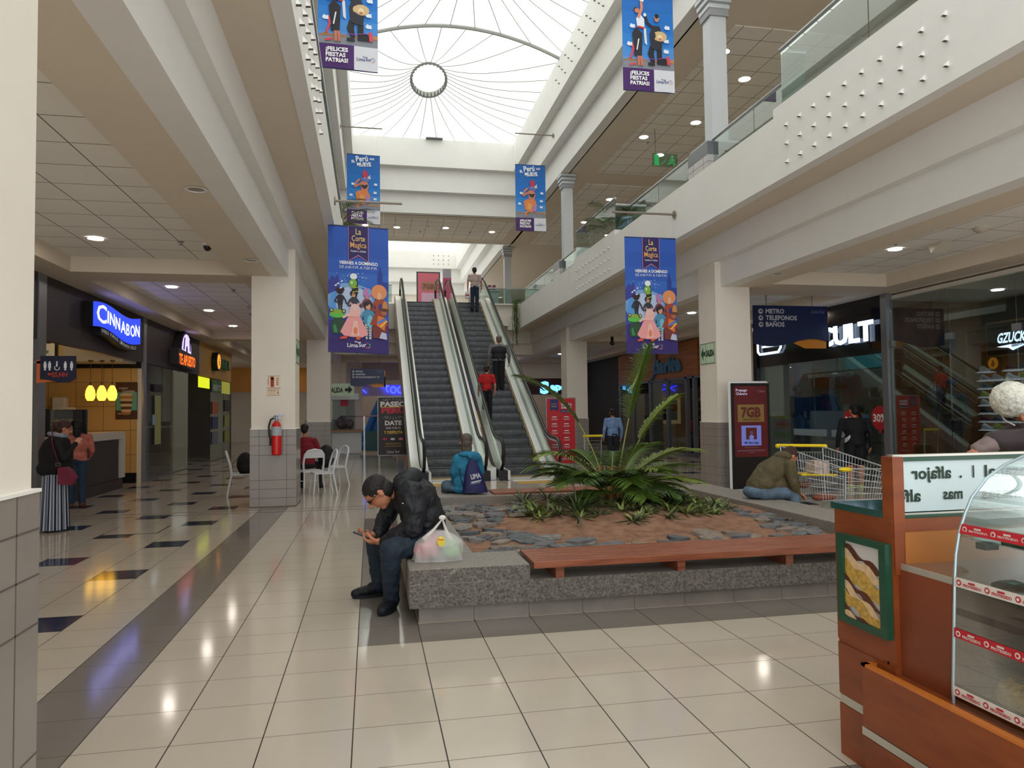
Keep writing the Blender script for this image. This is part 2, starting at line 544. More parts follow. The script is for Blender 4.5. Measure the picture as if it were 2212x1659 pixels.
# ---------------------------------------------------------------- tensile roof membrane
memb = mat('roof_membrane', 'F4F6F0', .6, emit=SKY_EMIT, ecol='F7FBF6', var=.0)
seam = mat('membrane_seam', '9C9F99', .6)
steel = mat('grey_steel', '7E7F7D', .35, metal=.8)
def tent(x0, x1, y0, y1, zb, arch0, arch1, cx, cy, name):
    def edge(x, y):
        z = zb
        f = 1 - ((x - (x0 + x1) / 2) / ((x1 - x0) / 2)) ** 2
        if abs(y - y0) < 1e-4: z += arch0 * f
        if abs(y - y1) < 1e-4: z += arch1 * f
        return z
    R, zr, NA, NT, TI = .66, zb + .85, 96, 10, .5
    def bnd(th):
        dx, dy = cos(th), sin(th)
        tt = 1e9
        if dx > 1e-9: tt = min(tt, (x1 - cx) / dx)
        if dx < -1e-9: tt = min(tt, (x0 - cx) / dx)
        if dy > 1e-9: tt = min(tt, (y1 - cy) / dy)
        if dy < -1e-9: tt = min(tt, (y0 - cy) / dy)
        x, y = cx + dx * tt, cy + dy * tt
        if abs(y - y0) < 1e-3: y = y0
        if abs(y - y1) < 1e-3: y = y1
        return x, y, edge(x, y)
    def pt(u, v):
        th = 2 * pi * u
        bx_, by_, bz = bnd(th)
        t = v
        x, y = bx_ + (cx + R * cos(th) - bx_) * t, by_ + (cy + R * sin(th) - by_) * t
        return (x, y, bz + (zr - R * sin(th) * TI - bz) * (t * .45 + t ** 3.2 * .55))
    mm = MB().surf(pt, NA, NT, 0, wrap=True)
    # cap above the ring
    RG = Matrix.Translation((cx, cy, zr)) @ Matrix.Shear('XY', 4, (0, 0)) 
    RG = Matrix(((1, 0, 0, cx), (0, 1, 0, cy), (0, -TI, 1, zr), (0, 0, 0, 1)))
    mm.join(MB().lathe((0, 0, 0), [(R + .02, .0), (R, .3), (.001, .36)], 32, 0), RG)
    o = put(name, mm, memb, kind='structure', smooth=60)
    s = MB()
    for k in range(32):
        u = k / 32 + .004
        s.tube([Vector(pt(u, v / 8)) - Vector((0, 0, .02)) for v in range(9)], .014, 4, 0, caps=False)
    s.join(MB().lathe((0, 0, 0), [(R + .03, -.06), (R + .03, .12), (R - .04, .12), (R - .04, -.06), (R + .03, -.06)], 40, 1), RG)
    for k in range(28):
        a = 2 * pi * k / 28
        q = (R - .05) * cos(a), (R - .05) * sin(a)
        s.join(MB().box(q[0] - .015, q[0] + .015, q[1] - .015, q[1] + .015, -.07, .05, 2), RG)
    if arch0:
        s.tube([(x, y0, edge(x, y0) - .05) for x in [x0 + (x1 - x0) * i / 20 for i in range(21)]], .06, 6, 1)
    struct('trim_4', s, [seam, mat('ring_steel', 'A5A7A2', .4), mat('dark_metal', '3B3C3A', .4)])
for i, (a, b) in enumerate(((22.0, 29.9), (14.1, 22.0), (6.2, 14.1), (-1.7, 6.2))):
    tent(XL3 - .05, XR3 + .05, a, b, 13.08, .75, .75 if i else 0.0, 2.15 if i == 0 else 2.6, (a + b) / 2 + (.1 if i == 0 else 0), 'roof_membrane')
for a, b in ((36.0, 43.2), (43.2, 50.5)):
    tent(XL3 - .05, XR3 + .05, a, b, 13.08, .7 if a > 40 else 0, .7 if b < 50 else 0, 2.75, (a + b) / 2, 'roof_membrane')
# ---------------------------------------------------------------- escalators
st_steel = mat('brushed_steel', 'E4E3E0', .32, metal=.3, bump=.05, bs=40)
st_dark = mat('escalator_black', '17171A', .5)
st_rub = mat('handrail_rubber', '1D1E20', .35)
st_step = mat('step_metal', '66676A', .45, metal=.3, var=.25, vs=9)
st_tread = mat('step_tread', '55565A', .5, metal=.2)
st_yel = mat('brush_yellow', 'C9A24E', .5)
clad = mat('escalator_cladding', 'B9AE9E', .35, metal=.15)
esc_gl = glass('balustrade_glass', 'F0F5F0', refl=.12)
TN = math.tan(radians(30))
def slope(y, a=18.3, b=28.87, r=.5):
    """step line height with eased ends"""
    z = TN * (y - a)
    if y < a + r: z = 0 if y < a - r else TN * (y - a + r) ** 2 / (4 * r)
    if y > b - r: z = 6.1 if y > b + r else 6.1 - TN * (b + r - y) ** 2 / (4 * r)
    return z
YS = [17.3, 17.8] + [17.8 + .1 * i for i in range(1, 12)] + [20, 22, 24, 26, 28.2] + [28.3 + .1 * i for i in range(12)] + [29.9]
def strip(m, x0, x1, lo, hi, ys=YS, mi=0):
    n = len(ys)
    m.pr([(y, slope(y) + lo) for y in ys] + [(y, slope(y) + hi) for y in reversed(ys)], 'x', x0, x1, mi)
def escalator(xa, xb, ha, hb, label, left_deck, right_deck):
    e = thing('escalator', label, 'escalator', 'escalators up to the bridge', ((xa + xb) / 2, 18, 0))
    def P(name, mb, m, **k):
        o = put(name, mb, m, parent=e, **k)
        o.matrix_parent_inverse = Matrix.Translation(-Vector(e.location))
        return o
    tr = MB()
    tr.pr([(17.0, 0), (17.0, .02)] + [(y, slope(y) - .32 if y > 18.8 else .0) for y in YS] + [(29.9, 5.3), (29.4, 5.3), (18.6, -.0)], 'x', xa - .1, xb + .1, 0)
    P('truss', tr, [clad])
    P('comb_plate', MB().box(xa, xb, 16.95, 17.85, 0, .012, 0).box(xa, xb, 17.8, 17.87, .012, .03, 1), [st_steel, st_yel])
    for i in range(26):
        z1 = 6.1 - i * .2346
        y = 18.3 + z1 / TN
        if z1 < .1: break
        s = MB()
        yr = y - .15
        s.surf(lambda u, v: (xa + .01 + (xb - xa - .02) * u, yr - .012 * sin(pi * v) + .03 * (1 - v) * .6, z1 - .2346 * (1 - v)), 1, 6, 0)
        s.box(xa + .01, xb - .01, yr - .012, yr + .40, z1 - .02, z1, 1)
        s.box(xa + .01, xb - .01, yr - .016, yr - .006, z1 - .035, z1 - .001, 2)
        P('step', s, [st_step, st_tread, mat('step_edge', '3C3D40', .5)], smooth=30)
    P('bottom_step', MB().box(xa + .01, xb - .01, 17.8, 18.7, -.01, .02, 0), [st_tread])
    for sx, h, x in ((1, ha, xa), (-1, hb, xb)):
        g = MB()
        top = [(17.42, .55), (17.28, .72), (17.36, .9)] + [(y, slope(y) + .93) for y in YS[1:]] + [(30.05, 7.0), (30.2, 6.85), (30.1, 6.6)]
        bot = [(y, slope(y) + .2) for y in reversed(YS[1:])] + [(17.6, .25)]
        g.pr(top + bot, 'x', h - .006, h + .006, 0)
        P('glass_panel', g, [esc_gl])
        hr = [(17.9, .12), (17.45, .2), (17.12, .38), (17.0, .62), (17.08, .85), (17.3, .97)] + [(y, slope(y) + 1.0) for y in YS[1:]] + [(30.1, 7.08), (30.32, 6.9), (30.36, 6.65), (30.2, 6.4)]
        P('handrail', MB().tube([(h, y, z) for y, z in hr], .042, 8, 0), [st_rub], smooth=True)
        P('handrail_track', MB().tube([(h, y + (.05 if y < 17.3 else 0), z - .055) for y, z in hr[3:-2]], .028, 6, 0), [st_steel], smooth=True)
        P('skirt', (k := MB(), strip(k, min(x, h), max(x, h), -.08, .22), strip(k, x - .004 if sx > 0 else x - .012, x + .012 if sx > 0 else x + .004, .1, .13, mi=1))[0], [st_steel, st_yel])
        P('newel_base', MB().box(h - .1, h + .1, 17.05, 17.6, 0, .24, 0).box(h - .11, h + .11, 17.2, 17.9, 0, .05, 1), [st_dark, st_steel])
    for a, b in (left_deck, right_deck):
        if b > a:
            k = MB()
            strip(k, a, b, .0, .3)
            k.pr([(17.2, .0)] + [(y, slope(y)) for y in YS[1:]] + [(29.9, 5.2), (29.3, 5.2), (19.1, -.0)], 'x', a, b, 1)
            P('outer_deck', k, [st_steel, clad])
    return e
escalator(1.42, 2.5, 1.24, 2.72, 'empty left escalator with grey steps rising to the upper bridge', (.98, 1.2), (2.78, 3.0))
escalator(3.35, 4.37, 3.14, 4.55, 'right escalator with people standing on its grey steps', (0, 0), (4.6, 4.75))
# ---------------------------------------------------------------- glass rails of floor 2
rail_gl = glass('rail_glass', 'D6E4E0', refl=.18)
rail_st = mat('rail_steel', 'B9BCBF', .25, metal=.7)
def rail(pts, z0, z1, label, n=None):
    o = thing('glass_railing', label, 'railing', 'glass railings of the upper floor', (pts[0][0], pts[0][1], z0))
    for a, b in zip(pts, pts[1:]):
        L = (Vector(b) - Vector(a)).length
        k = max(1, round(L / 2.0))
        for i in range(k):
            p, q = Vector(a).lerp(Vector(b), i / k), Vector(a).lerp(Vector(b), (i + 1) / k)
            d = (q - p).normalized()
            nn = Vector((-d.y, d.x)) * .006
            p, q = p + d * .01, q - d * .01
            c = put('glass_pane', MB().pr([tuple(p + nn), tuple(q + nn), tuple(q - nn), tuple(p - nn)], 'z', z0, z1 - .03, 0), rail_gl, parent=o)
            c.matrix_parent_inverse = Matrix.Translation(-Vector(o.location))
    c = put('handrail', MB().tube([(x, y, z1) for x, y in pts], .035, 10), rail_st, parent=o, smooth=True)
    c.matrix_parent_inverse = Matrix.Translation(-Vector(o.location))
    return o
rail([(6.2, -2), (6.2, 9.8), (6.62, 9.8)], 6.3, 7.15, 'glass railing with steel handrail on the raised near part of the right balcony')
rail([(6.62, 9.8), (6.62, 12.85)], 6.12, 6.95, 'set-back glass railing between raised panel and tiled column base, right balcony')
rail([(6.62, 13.75), (6.62, 17.4), (6.2, 17.4)], 6.12, 6.95, 'set-back glass railing just beyond the nearer tiled column base, right balcony')
rail([(6.2, 17.4), (6.2, 21.0), (6.62, 21.0)], 6.3, 7.12, 'glass railing on the raised far part of the right balcony, beside the palm')
rail([(6.62, 21.0), (6.62, 24.1)], 6.12, 6.95, 'set-back glass railing running up to the farther tiled column base')
rail([(6.62, 25.0), (6.62, 30.3), (4.8, 30.3)], 6.12, 6.98, 'glass railing turning the corner to the right escalator head')
rail([(-.75, -2), (-.75, 30.3), (.9, 30.3)], 6.3, 7.05, 'glass railing along the left balcony and bridge corner')
# second-floor columns with stepped capitals
def ucolumn(x, y, name='column'):
    m = MB().box(x - .17, x + .17, y - .17, y + .17, Z2, 10.1, 0)
    for k in range(4):
        r = .20 + k * .028
        m.box(x - r, x + r, y - r, y + r, 9.62 + k * .125, 9.70 + k * .125, 0)
    m.box(x - .21, x + .21, y - .21, y + .21, 9.6, 10.1, 1)
    for k in range(2):
        r = .40 - k * .09
        m.box(x - r, x + r, y - r, y + r, 6.93 + k * .04, 6.97 + k * .04, 0)
    m.box(x - .43, x + .43, y - .43, y + .43, Z2, 6.92, 2)
    m.box(x - .435, x + .435, y - .435, y + .435, 6.66, 6.92, 3)
    for z in (6.38, 6.52):
        m.box(x - .432, x + .432, y - .432, y + .432, z, z + .006, 4)
    for d in (-.25, .2):
        m.box(x - .432, x + .432, y + d, y + d + .006, Z2, 6.66, 4).box(x + d, x + d + .006, y - .432, y + .432, Z2, 6.66, 4)
    struct(name, m, [mat('column_paint', 'C9CDD0', .5), mat('capital_shadow_gap', '9A9CA0', .6), mat('pedestal_tile', 'C3BFC0', .2), mat('pedestal_dark', '6F7278', .3), grout])
for y in (13.3, 24.55): ucolumn(6.93, y)
ucolumn(6.93, 36.0)
for y in (13.3, 24.55): ucolumn(-1.45, y)
# ---------------------------------------------------------------- banners
def wav(u, k):
    return .007 * sin(u * 7 + k) + .002 * sin(u * 17 + 2 * k)
class Ban:
    """printed cloth: artwork as thin coloured pieces following the cloth"""
    def __init__(s, x, y, z0, w, h, k, tilt=0.0):
        s.x, s.y, s.z0, s.w, s.h, s.k, s.t = x, y, z0, w, h, k, tilt
        s.mb, s.mats, s.n = MB(), [], 0
    def mi(s, col):
        m = mat('print_' + col, col, .6)
        if m not in s.mats: s.mats.append(m)
        return s.mats.index(m)
    def P(s, u, v, d):
        u, v = min(1, max(0, u)), min(1, max(0, v))
        d *= 1.7
        return (s.x + u * s.w + s.t * (v - 1) * 0, s.y + wav(u * s.w, s.k) * (1 - .3 * v) - d, s.z0 + v * s.h - s.t * u)
    def rect(s, u0, v0, u1, v1, col, L=1, cols=None):
        n = max(1, int((u1 - u0) * 24)); j = max(1, int((v1 - v0) * 10))
        vs = [s.P(u0 + (u1 - u0) * a / n, v0 + (v1 - v0) * b / j, .003 * L) for b in range(j + 1) for a in range(n + 1)]
        fs = [(b * (n + 1) + a, b * (n + 1) + a + 1, (b + 1) * (n + 1) + a + 1, (b + 1) * (n + 1) + a) for b in range(j) for a in range(n)]
        s.mb.add(vs, fs, s.mi(col))
    def poly(s, pts, col, L=2):
        s.n += 1
        s.mb.add([s.P(u, v, .003 * L + .0004 * (s.n % 20)) for u, v in pts], [tuple(range(len(pts)))], s.mi(col))
    def ell(s, u, v, ru, rv, col, L=2, n=14, a0=0, a1=2 * pi):
        s.poly([(u + ru * cos(a0 + (a1 - a0) * i / n), v + rv * sin(a0 + (a1 - a0) * i / n)) for i in range(n + (0 if a1 - a0 > 6.2 else 1))], col, L)
    def line(s, pts, wd, col, L=3):
        for (a, b), (c, d) in zip(pts, pts[1:]):
            asp = s.w / s.h
            dx, dy = (c - a) * s.w, (d - b) * s.h
            l = max(1e-6, (dx * dx + dy * dy) ** .5)
            nx, ny = -dy / l * wd / s.w, dx / l * wd / s.h
            s.poly([(a + nx, b + ny), (c + nx, d + ny), (c - nx, d - ny), (a - nx, b - ny)], col, L)
    def text(s, t, u, v, size, col, L=4, al='c', w=None, bold=.012, rot=0):
        s.n += 1
        vs, fs = text_geo(t, bold)
        x0, x1 = min(p[0] for p in vs), max(p[0] for p in vs)
        sx = size if w is None else w * s.w / (x1 - x0)
        of = {'l': x0, 'c': (x0 + x1) / 2, 'r': x1}[al]
        c_, s_ = cos(rot), sin(rot)
        o = []
        for p in vs:
            a, b = (p[0] - of) * sx, p[1] * size
            o.append(s.P(u + (a * c_ - b * s_) / s.w, v + (a * s_ + b * c_) / s.h, .003 * L + .0004 * (s.n % 12)))
        s.mb.add(o, fs, s.mi(col))
    def logo(s, u, v, k, col):
        """the mall's wordmark with its burst of coloured wedges"""
        s.text('Plaza', u - .02 * k, v + .052 * k, .07 * k, col, w=.16 * k)
        s.text('Lima', u - .16 * k, v - .005 * k, .17 * k, col, w=.28 * k)
        s.text('Sur', u + .1 * k, v + .002 * k, .18 * k, col, w=.20 * k)
        for i, c in enumerate(('E2603C', 'E9A13A', 'E36F8C', '4FA3D8', '8BC34A', '3F6FC0', 'D94848')):
            a = -1.9 + i * .62
            r0, r1, d = .035 * k, .085 * k, .2
            cx, cy = u + .235 * k, v + .02 * k
            f = s.w / s.h
            s.poly([(cx + r0 * cos(a), cy + r0 * sin(a) * f), (cx + r1 * cos(a - d), cy + r1 * sin(a - d) * f), (cx + r1 * cos(a + d), cy + r1 * sin(a + d) * f)], c, 5)
def figure(B, u, v, h, body, head='D9A07C', legs='2B2A35', hair=None, arms=True, skirt=None):
    """simple printed figure, feet at (u, v), height h in banner units"""
    k = h / B.h * B.h
    a = h * B.h / B.w
    B.poly([(u - .07 * a, v), (u - .02 * a, v), (u - .005 * a, v + .45 * h), (u - .09 * a, v + .45 * h)], legs, 3)
    B.poly([(u + .02 * a, v), (u + .08 * a, v), (u + .09 * a, v + .45 * h), (u + .0 * a, v + .45 * h)], legs, 3)
    B.poly([(u - .13 * a, v + .75 * h), (u - .1 * a, v + .4 * h), (u + .1 * a, v + .4 * h), (u + .14 * a, v + .75 * h), (u + .05 * a, v + .8 * h), (u - .05 * a, v + .8 * h)], body, 4)
    if skirt:
        B.poly([(u - .07 * a, v + .55 * h), (u - .27 * a, v + .08 * h), (u + .27 * a, v + .06 * h), (u + .07 * a, v + .55 * h)], skirt, 5)
    if arms:
        B.line([(u - .12 * a, v + .72 * h), (u - .22 * a, v + .5 * h), (u - .1 * a, v + .48 * h)], .03 * h * B.h, body, 5)
        B.line([(u + .12 * a, v + .72 * h), (u + .22 * a, v + .55 * h), (u + .26 * a, v + .42 * h)], .03 * h * B.h, body, 5)
    if hair:
        B.ell(u, v + .93 * h, .13 * a, .12 * h, hair, 4)
    B.ell(u, v + .88 * h, .065 * a, .085 * h, head, 5)
    B.line([(u - .03 * a, v + .9 * h), (u - .015 * a, v + .9 * h)], .004, '3A2A28', 6)
    B.line([(u + .015 * a, v + .9 * h), (u + .03 * a, v + .9 * h)], .004, '3A2A28', 6)
def finish(B, label, arm_x, arm_z, grp, arm_label, fix):
    o = thing('banner', label, 'banner', grp, (B.x + B.w / 2, B.y, B.z0))
    def P(n, mb, m, **k):
        c = put(n, mb, m, parent=o, **k); c.matrix_parent_inverse = Matrix.Translation(-Vector(o.location)); return c
    P('cloth', B.mb, B.mats)
    P('back_cloth', MB().surf(lambda u, v: (B.P(u, v, -.004)), 20, 6), [mat('banner_back', '5B6FA8', .7)])
    for v in (0, 1):
        P('batten', MB().tube([B.P(0, v, 0), B.P(1, v, 0)], .012, 6), [mat('batten_dark', '3A3F66', .5)])
    for q in (.08, .92):
        P('cord', MB().tube([B.P(q, 1, 0), (B.x + q * B.w, B.y, arm_z - .03)], .002, 4), [mat('nylon_cord', 'C8C8C8', .6)])
    a = thing('wall_pole', arm_label, 'pole', 'banner poles', (arm_x, B.y, arm_z))
    e = fix
    c = put('pole', MB().tube([(arm_x, B.y, arm_z), (e, B.y, arm_z)], .024, 8), mat('pole_bronze', '8F857A', .4, metal=.4), parent=a, smooth=True)
    c.matrix_parent_inverse = Matrix.Translation(-Vector(a.location))
    c = put('flange', MB().cyl((arm_x, B.y, arm_z), (arm_x + (.02 if e > arm_x else -.02), B.y, arm_z), .08, 14), mat('pole_bronze', '8F857A', .4, metal=.4), parent=a, smooth=True)
    c.matrix_parent_inverse = Matrix.Translation(-Vector(a.location))
def corte(x, y, z0, w, h, k, tilt):
    B = Ban(x, y, z0, w, h, k, tilt)
    for i, c in enumerate(('372A78', '3A3490', '3A55B0', '3C6CC4', '3568C2', '2D5DBA', '2B57B4', '2C5AB8')):
        B.rect(0, i / 8, 1, (i + 1) / 8, c, 0)
    B.ell(.35, .42, .42, .13, '7FA8DC', 1); B.ell(.4, .4, .33, .12, 'B9CBEA', 2); B.ell(.12, .36, .1, .12, '5B9BE0', 2)
    B.poly([(.82, .5), (.82, .62), (.86, .7), (.9, .62), (.9, .57), (1, .57), (1, .5)], '2B3E94', 2)
    B.poly([(0, .55), (.06, .6), (.12, .58), (.16, .62), (.2, .5), (0, .45)], '3A3F98', 1)
    # hanging ribbon
    B.poly([(.33, 1.0), (.67, 1.0), (.67, .72), (.5, .765), (.33, .72)], 'C77F9A', 3)
    B.poly([(.34, 1.0), (.66, 1.0), (.66, .727), (.5, .775), (.34, .727)], '2E2460', 4)
    B.text('La', .5, .935, .16, 'E8C27A', 5, w=.09); B.text('Corte', .5, .882, .15, 'E8C27A', 5, w=.22); B.text('Magica', .5, .83, .15, 'E0A860', 5, w=.27)
    B.text('Vuelve a Soñar', .5, .795, .05, 'F0EEF4', 5, w=.26)
    B.text('VIERNES A DOMINGO', .5, .695, .085, 'F2F4FA', 5, w=.64, bold=.03); B.text('DE 6:00 P.M. A 7:00 P.M.', .5, .662, .075, 'E4E9F6', 5, w=.62, bold=.0)
    random.seed(3)
    for i in range(34):
        a, b = .14 + .5 * random.random(), .56 + .07 * random.random()
        B.ell(a, b, .008, .003, 'C8D6F2', 3, 5)
    for (a, b) in ((.14, .535), (.2, .555), (.1, .52), (.18, .5)):
        B.poly([(a, b), (a + .03, b + .012), (a + .05, b + .008), (a + .03, b - .004)], 'E6EEFA', 3)
    figure(B, .2, .3, .19, '2A2630', legs='2A2630', hair='2B1C18')
    B.poly([(.12, .485), (.15, .51), (.2, .495), (.26, .512), (.27, .485), (.24, .47), (.15, .47)], '3A221C', 6)
    figure(B, .42, .26, .22, '3B3A42', legs='2F3038', hair='1E1E22')
    B.poly([(.4, .45), (.38, .56), (.42, .6), (.48, .585), (.5, .5), (.47, .43)], '2E3A34', 3)
    B.ell(.41, .545, .065, .035, '7FB544', 5); B.ell(.39, .55, .015, .01, 'F0F0E0', 6); B.ell(.42, .6, .06, .025, 'E9EFF4', 4)
    for i in range(4): B.line([(.4, .46 + i * .016), (.5, .47 + i * .016)], .006, 'D8D23E' if i % 2 else '26262A', 6)
    figure(B, .64, .27, .2, '8A3A55', legs='6A3048', hair='B06AA8'); B.ell(.65, .478, .07, .035, 'C07AB4', 6); B.ell(.68, .485, .03, .02, '5FA8D0', 6)
    figure(B, .85, .2, .29, 'A34A30', legs='7A3A2A', hair='E08A5A', skirt='9A4030')
    B.ell(.84, .485, .13, .062, 'E5925F', 4); B.ell(.84, .455, .035, .03, 'E8B090', 6); B.ell(.94, .37, .045, .05, 'C98A4A', 6); B.ell(.86, .37, .03, .025, '3F3A88', 7)
    # seated row
    B.poly([(.06, .14), (.04, .2), (.1, .28), (.24, .29), (.28, .2), (.24, .14)], '2F4A38', 5); B.ell(.15, .3, .12, .035, '8FAE3A', 6); B.ell(.15, .285, .13, .018, '5FC050', 7); B.ell(.06, .325, .035, .017, '2E4A5A', 7); B.ell(.06, .325, .018, .009, 'D8C860', 8); B.ell(.26, .32, .035, .017, '2E4A5A', 7); B.ell(.26, .32, .018, .009, 'D8C860', 8)
    B.poly([(.1, .15), (.08, .2), (.12, .22), (.16, .15)], '3F8A5A', 7)
    B.poly([(.34, .29), (.2, .16), (.26, .13), (.4, .12), (.56, .12), (.66, .15), (.52, .29)], 'F0A3A4', 8); B.poly([(.42, .25), (.37, .13), (.52, .13), (.48, .25)], 'F3C0B4', 9); B.ell(.45, .17, .035, .03, 'EB8560', 9)
    B.poly([(.36, .35), (.34, .28), (.52, .28), (.54, .35), (.48, .37), (.4, .365)], 'F2B8B0', 9); B.ell(.44, .355, .07, .028, 'E7C3BE', 9); B.poly([(.38, .37), (.36, .4), (.42, .375)], 'E9A8A8', 9); B.poly([(.47, .375), (.53, .4), (.51, .365)], 'E9A8A8', 9)
    B.line([(.36, .3), (.24, .27)], .02, 'F2C4B4', 9)
    B.poly([(.2, .115), (.28, .13), (.32, .12), (.3, .105), (.2, .1)], 'D8503A', 9); B.poly([(.46, .12), (.54, .125), (.52, .1), (.46, .1)], 'E0603A', 9)
    figure(B, .66, .11, .29, '4E8FB0', legs='C9CDD2', hair='33302E'); B.ell(.62, .385, .05, .012, '26242A', 9); B.ell(.69, .25, .05, .05, '6FC0D4', 7)
    for i in range(5): B.line([(.62, .13 + i * .02), (.7, .13 + i * .02)], .006, '3A3A42', 6)
    B.poly([(.72, .2), (.8, .3), (.94, .28), (.98, .18), (.86, .12), (.74, .12)], '7A3430', 6); B.poly([(.82, .3), (.8, .22), (.93, .18), (.96, .28)], 'E07A3A', 7); B.line([(.82, .24), (.96, .28)], .02, '3F7FD0', 8); B.line([(.86, .21), (.97, .26)], .015, 'F0C85A', 8)
    B.ell(.92, .325, .05, .025, 'B06A4A', 8); B.ell(.93, .345, .07, .012, '5A3828', 9); B.poly([(.84, .12), (.88, .17), (.96, .16), (.97, .11)], 'BFC3D8', 8)
    B.rect(0, 0, 1, .1, '34246E', 2)
    B.logo(.5, .045, .62, 'F6F4FA')
    return B
def fiestas(x, y, z0, w, h, k, tilt, kind):
    B = Ban(x, y, z0, w, h, k, tilt)
    for i, c in enumerate(('5C97D8', '4A90DC', '2F83D6', '2278CE', '1F73C8', '1E6DC0', '2268B8', '2463B0')):
        B.rect(0, .2 + i * .1, 1, .3 + i * .1, c, 0)
    B.rect(0, .19, 1, .27, '8A8E98', 1); B.poly([(0, .262), (.12, .285), (.3, .27), (.45, .28), (.5, .262)], 'B07850', 2); B.poly([(.55, .262), (.7, .29), (.85, .285), (1, .3), (1, .262)], 'B98860', 2)
    B.rect(0, 0, .6, .195, '4A2468', 3); B.rect(.6, 0, 1, .195, 'DDDEE6', 3)
    for i, t in enumerate(('¡FELICES', 'FIESTAS', 'PATRIAS!')):
        B.text(t, .13, .135 - i * .044, .105, 'FFFFFF', 5, 'l', w=(.37, .33, .37)[i], bold=.035)
    B.logo(.795, .08, .5, '2B3A80')
    icon = [(.18, .56), (.12, .4), (.86, .57), (.84, .45), (.66, .66), (.84, .36)]
    for i, (a, b) in enumerate(icon):
        B.poly([(a - .05, b), (a - .02, b + .025), (a + .02, b + .015), (a + .05, b + .02), (a + .06, b - .012), (a - .02, b - .014)], 'E6F0FA', 4)
    if kind:   # two dancers
        B.poly([(.2, .42), (.18, .5), (.26, .56), (.38, .5), (.36, .3), (.22, .3)], '2A2830', 5)
        B.poly([(.28, .56), (.26, .63), (.33, .68), (.42, .63), (.42, .55)], 'E8ECF4', 5); B.poly([(.4, .56), (.42, .42), (.47, .4), (.45, .55)], 'E0E4EC', 5); B.line([(.29, .56), (.42, .55)], .02, 'D03A3A', 6)
        B.line([(.3, .64), (.37, .72), (.36, .8)], .028, 'D99074', 6); B.ell(.28, .7, .05, .022, 'C98064', 6); B.ell(.26, .71, .045, .022, '4A2A20', 5); B.poly([(.32, .79), (.34, .83), (.42, .82), (.4, .78)], 'F2F6FA', 7)
        B.line([(.29, .3), (.3, .215)], .025, 'C97A60', 6); B.line([(.34, .3), (.36, .215)], .025, 'C97A60', 6); B.line([(.3, .45), (.26, .35)], .012, 'F0F2F4', 7)
        B.line([(.14, .28), (.2, .36), (.17, .42)], .02, 'D84A5A', 4); B.line([(.12, .22), (.25, .235)], .02, 'D84A5A', 4)
        B.poly([(.55, .38), (.52, .5), (.58, .58), (.72, .58), (.78, .48), (.75, .36)], '2E2E38', 5); B.ell(.66, .645, .045, .03, 'D09070', 6); B.ell(.66, .665, .045, .02, '2A201E', 7)
        B.line([(.58, .57), (.48, .6), (.44, .66)], .03, '2E2E38', 5); B.ell(.43, .67, .03, .016, 'F0F0F4', 6)
        B.ell(.72, .49, .14, .045, 'D8B888', 7); B.ell(.72, .475, .05, .03, 'F0DDB0', 8); B.ell(.72, .462, .035, .012, 'C88060', 9)
        B.poly([(.52, .4), (.48, .33), (.56, .25), (.62, .26), (.6, .33), (.62, .4)], '26262E', 5); B.poly([(.66, .38), (.66, .24), (.9, .24), (.9, .29), (.76, .3), (.76, .38)], '26262E', 5)
        B.poly([(.86, .24), (.84, .31), (.9, .32), (.92, .24)], 'D84A5A', 6); B.poly([(.48, .225), (.48, .25), (.6, .26), (.62, .225)], '2A2A30', 6)
        B.line([(.48, .28), (.6, .28), (.84, .3)], .006, '9A4AA8', 8)
    else:      # costumed seated dancer
        B.poly([(.3, .32), (.26, .44), (.34, .47), (.6, .5), (.7, .4), (.68, .3), (.5, .27)], 'E8894E', 5); B.poly([(.36, .32), (.4, .42), (.54, .4), (.5, .31)], 'F0A860', 6); B.poly([(.54, .3), (.6, .42), (.7, .36), (.68, .29)], 'B08AC8', 6)
        B.poly([(.44, .48), (.4, .58), (.46, .62), (.62, .61), (.66, .54), (.62, .48)], 'D48A70', 5); B.poly([(.42, .56), (.46, .52), (.54, .5), (.6, .52), (.64, .56), (.6, .56), (.52, .55)], '33303A', 7)
        B.line([(.43, .58), (.24, .52), (.3, .6), (.4, .64)], .032, 'CF8468', 6); B.line([(.44, .3), (.3, .26), (.34, .22)], .03, 'D88A60', 6)
        B.ell(.54, .645, .06, .028, 'D09A80', 6); B.poly([(.44, .62), (.42, .67), (.5, .66), (.66, .64), (.68, .6), (.56, .61)], '6A78C0', 7); B.poly([(.48, .67), (.47, .73), (.54, .78), (.64, .73), (.62, .67)], 'C83A58', 7); B.poly([(.62, .66), (.7, .71), (.7, .64)], 'D8D0E0', 7)
        B.text('EL', .2, .875, .12, 'FFFFFF', 5, w=.1, bold=.03, rot=.1); B.text('Perú', .46, .9, .26, 'FFFFFF', 5, w=.36, bold=.02, rot=.1); B.text('NOS', .76, .93, .09, 'FFFFFF', 5, w=.13, bold=.03, rot=.1)
        B.text('MUEVE', .52, .84, .15, 'FFFFFF', 5, w=.42, bold=.03, rot=.08); B.line([(.36, .825), (.74, .84)], .008, 'FFFFFF', 5)
    return B
finish(corte(-.76, 13.54, 2.80, 1.1, 2.35, .3, .045), 'blue show banner with costumed figures hanging beside the left balcony', -.64, 5.6, 'La Corte banners', 'bronze pole holding the left show banner', .6)
finish(corte(5.05, 13.66, 2.80, 1.1, 2.36, 1.7, .0), 'blue show banner with costumed figures hanging in front of the orange shop front', 6.14, 5.66, 'La Corte banners', 'bronze pole holding the right show banner', 4.8)
finish(fiestas(-.92, 13.3, 8.0, 1.08, 2.3, 1.0, .03, 1), 'blue and purple banner with two dancers, cut by the photo top, left side', -.95, 10.9, 'national holiday banners', 'grey pole above the upper left dancer banner', .35)
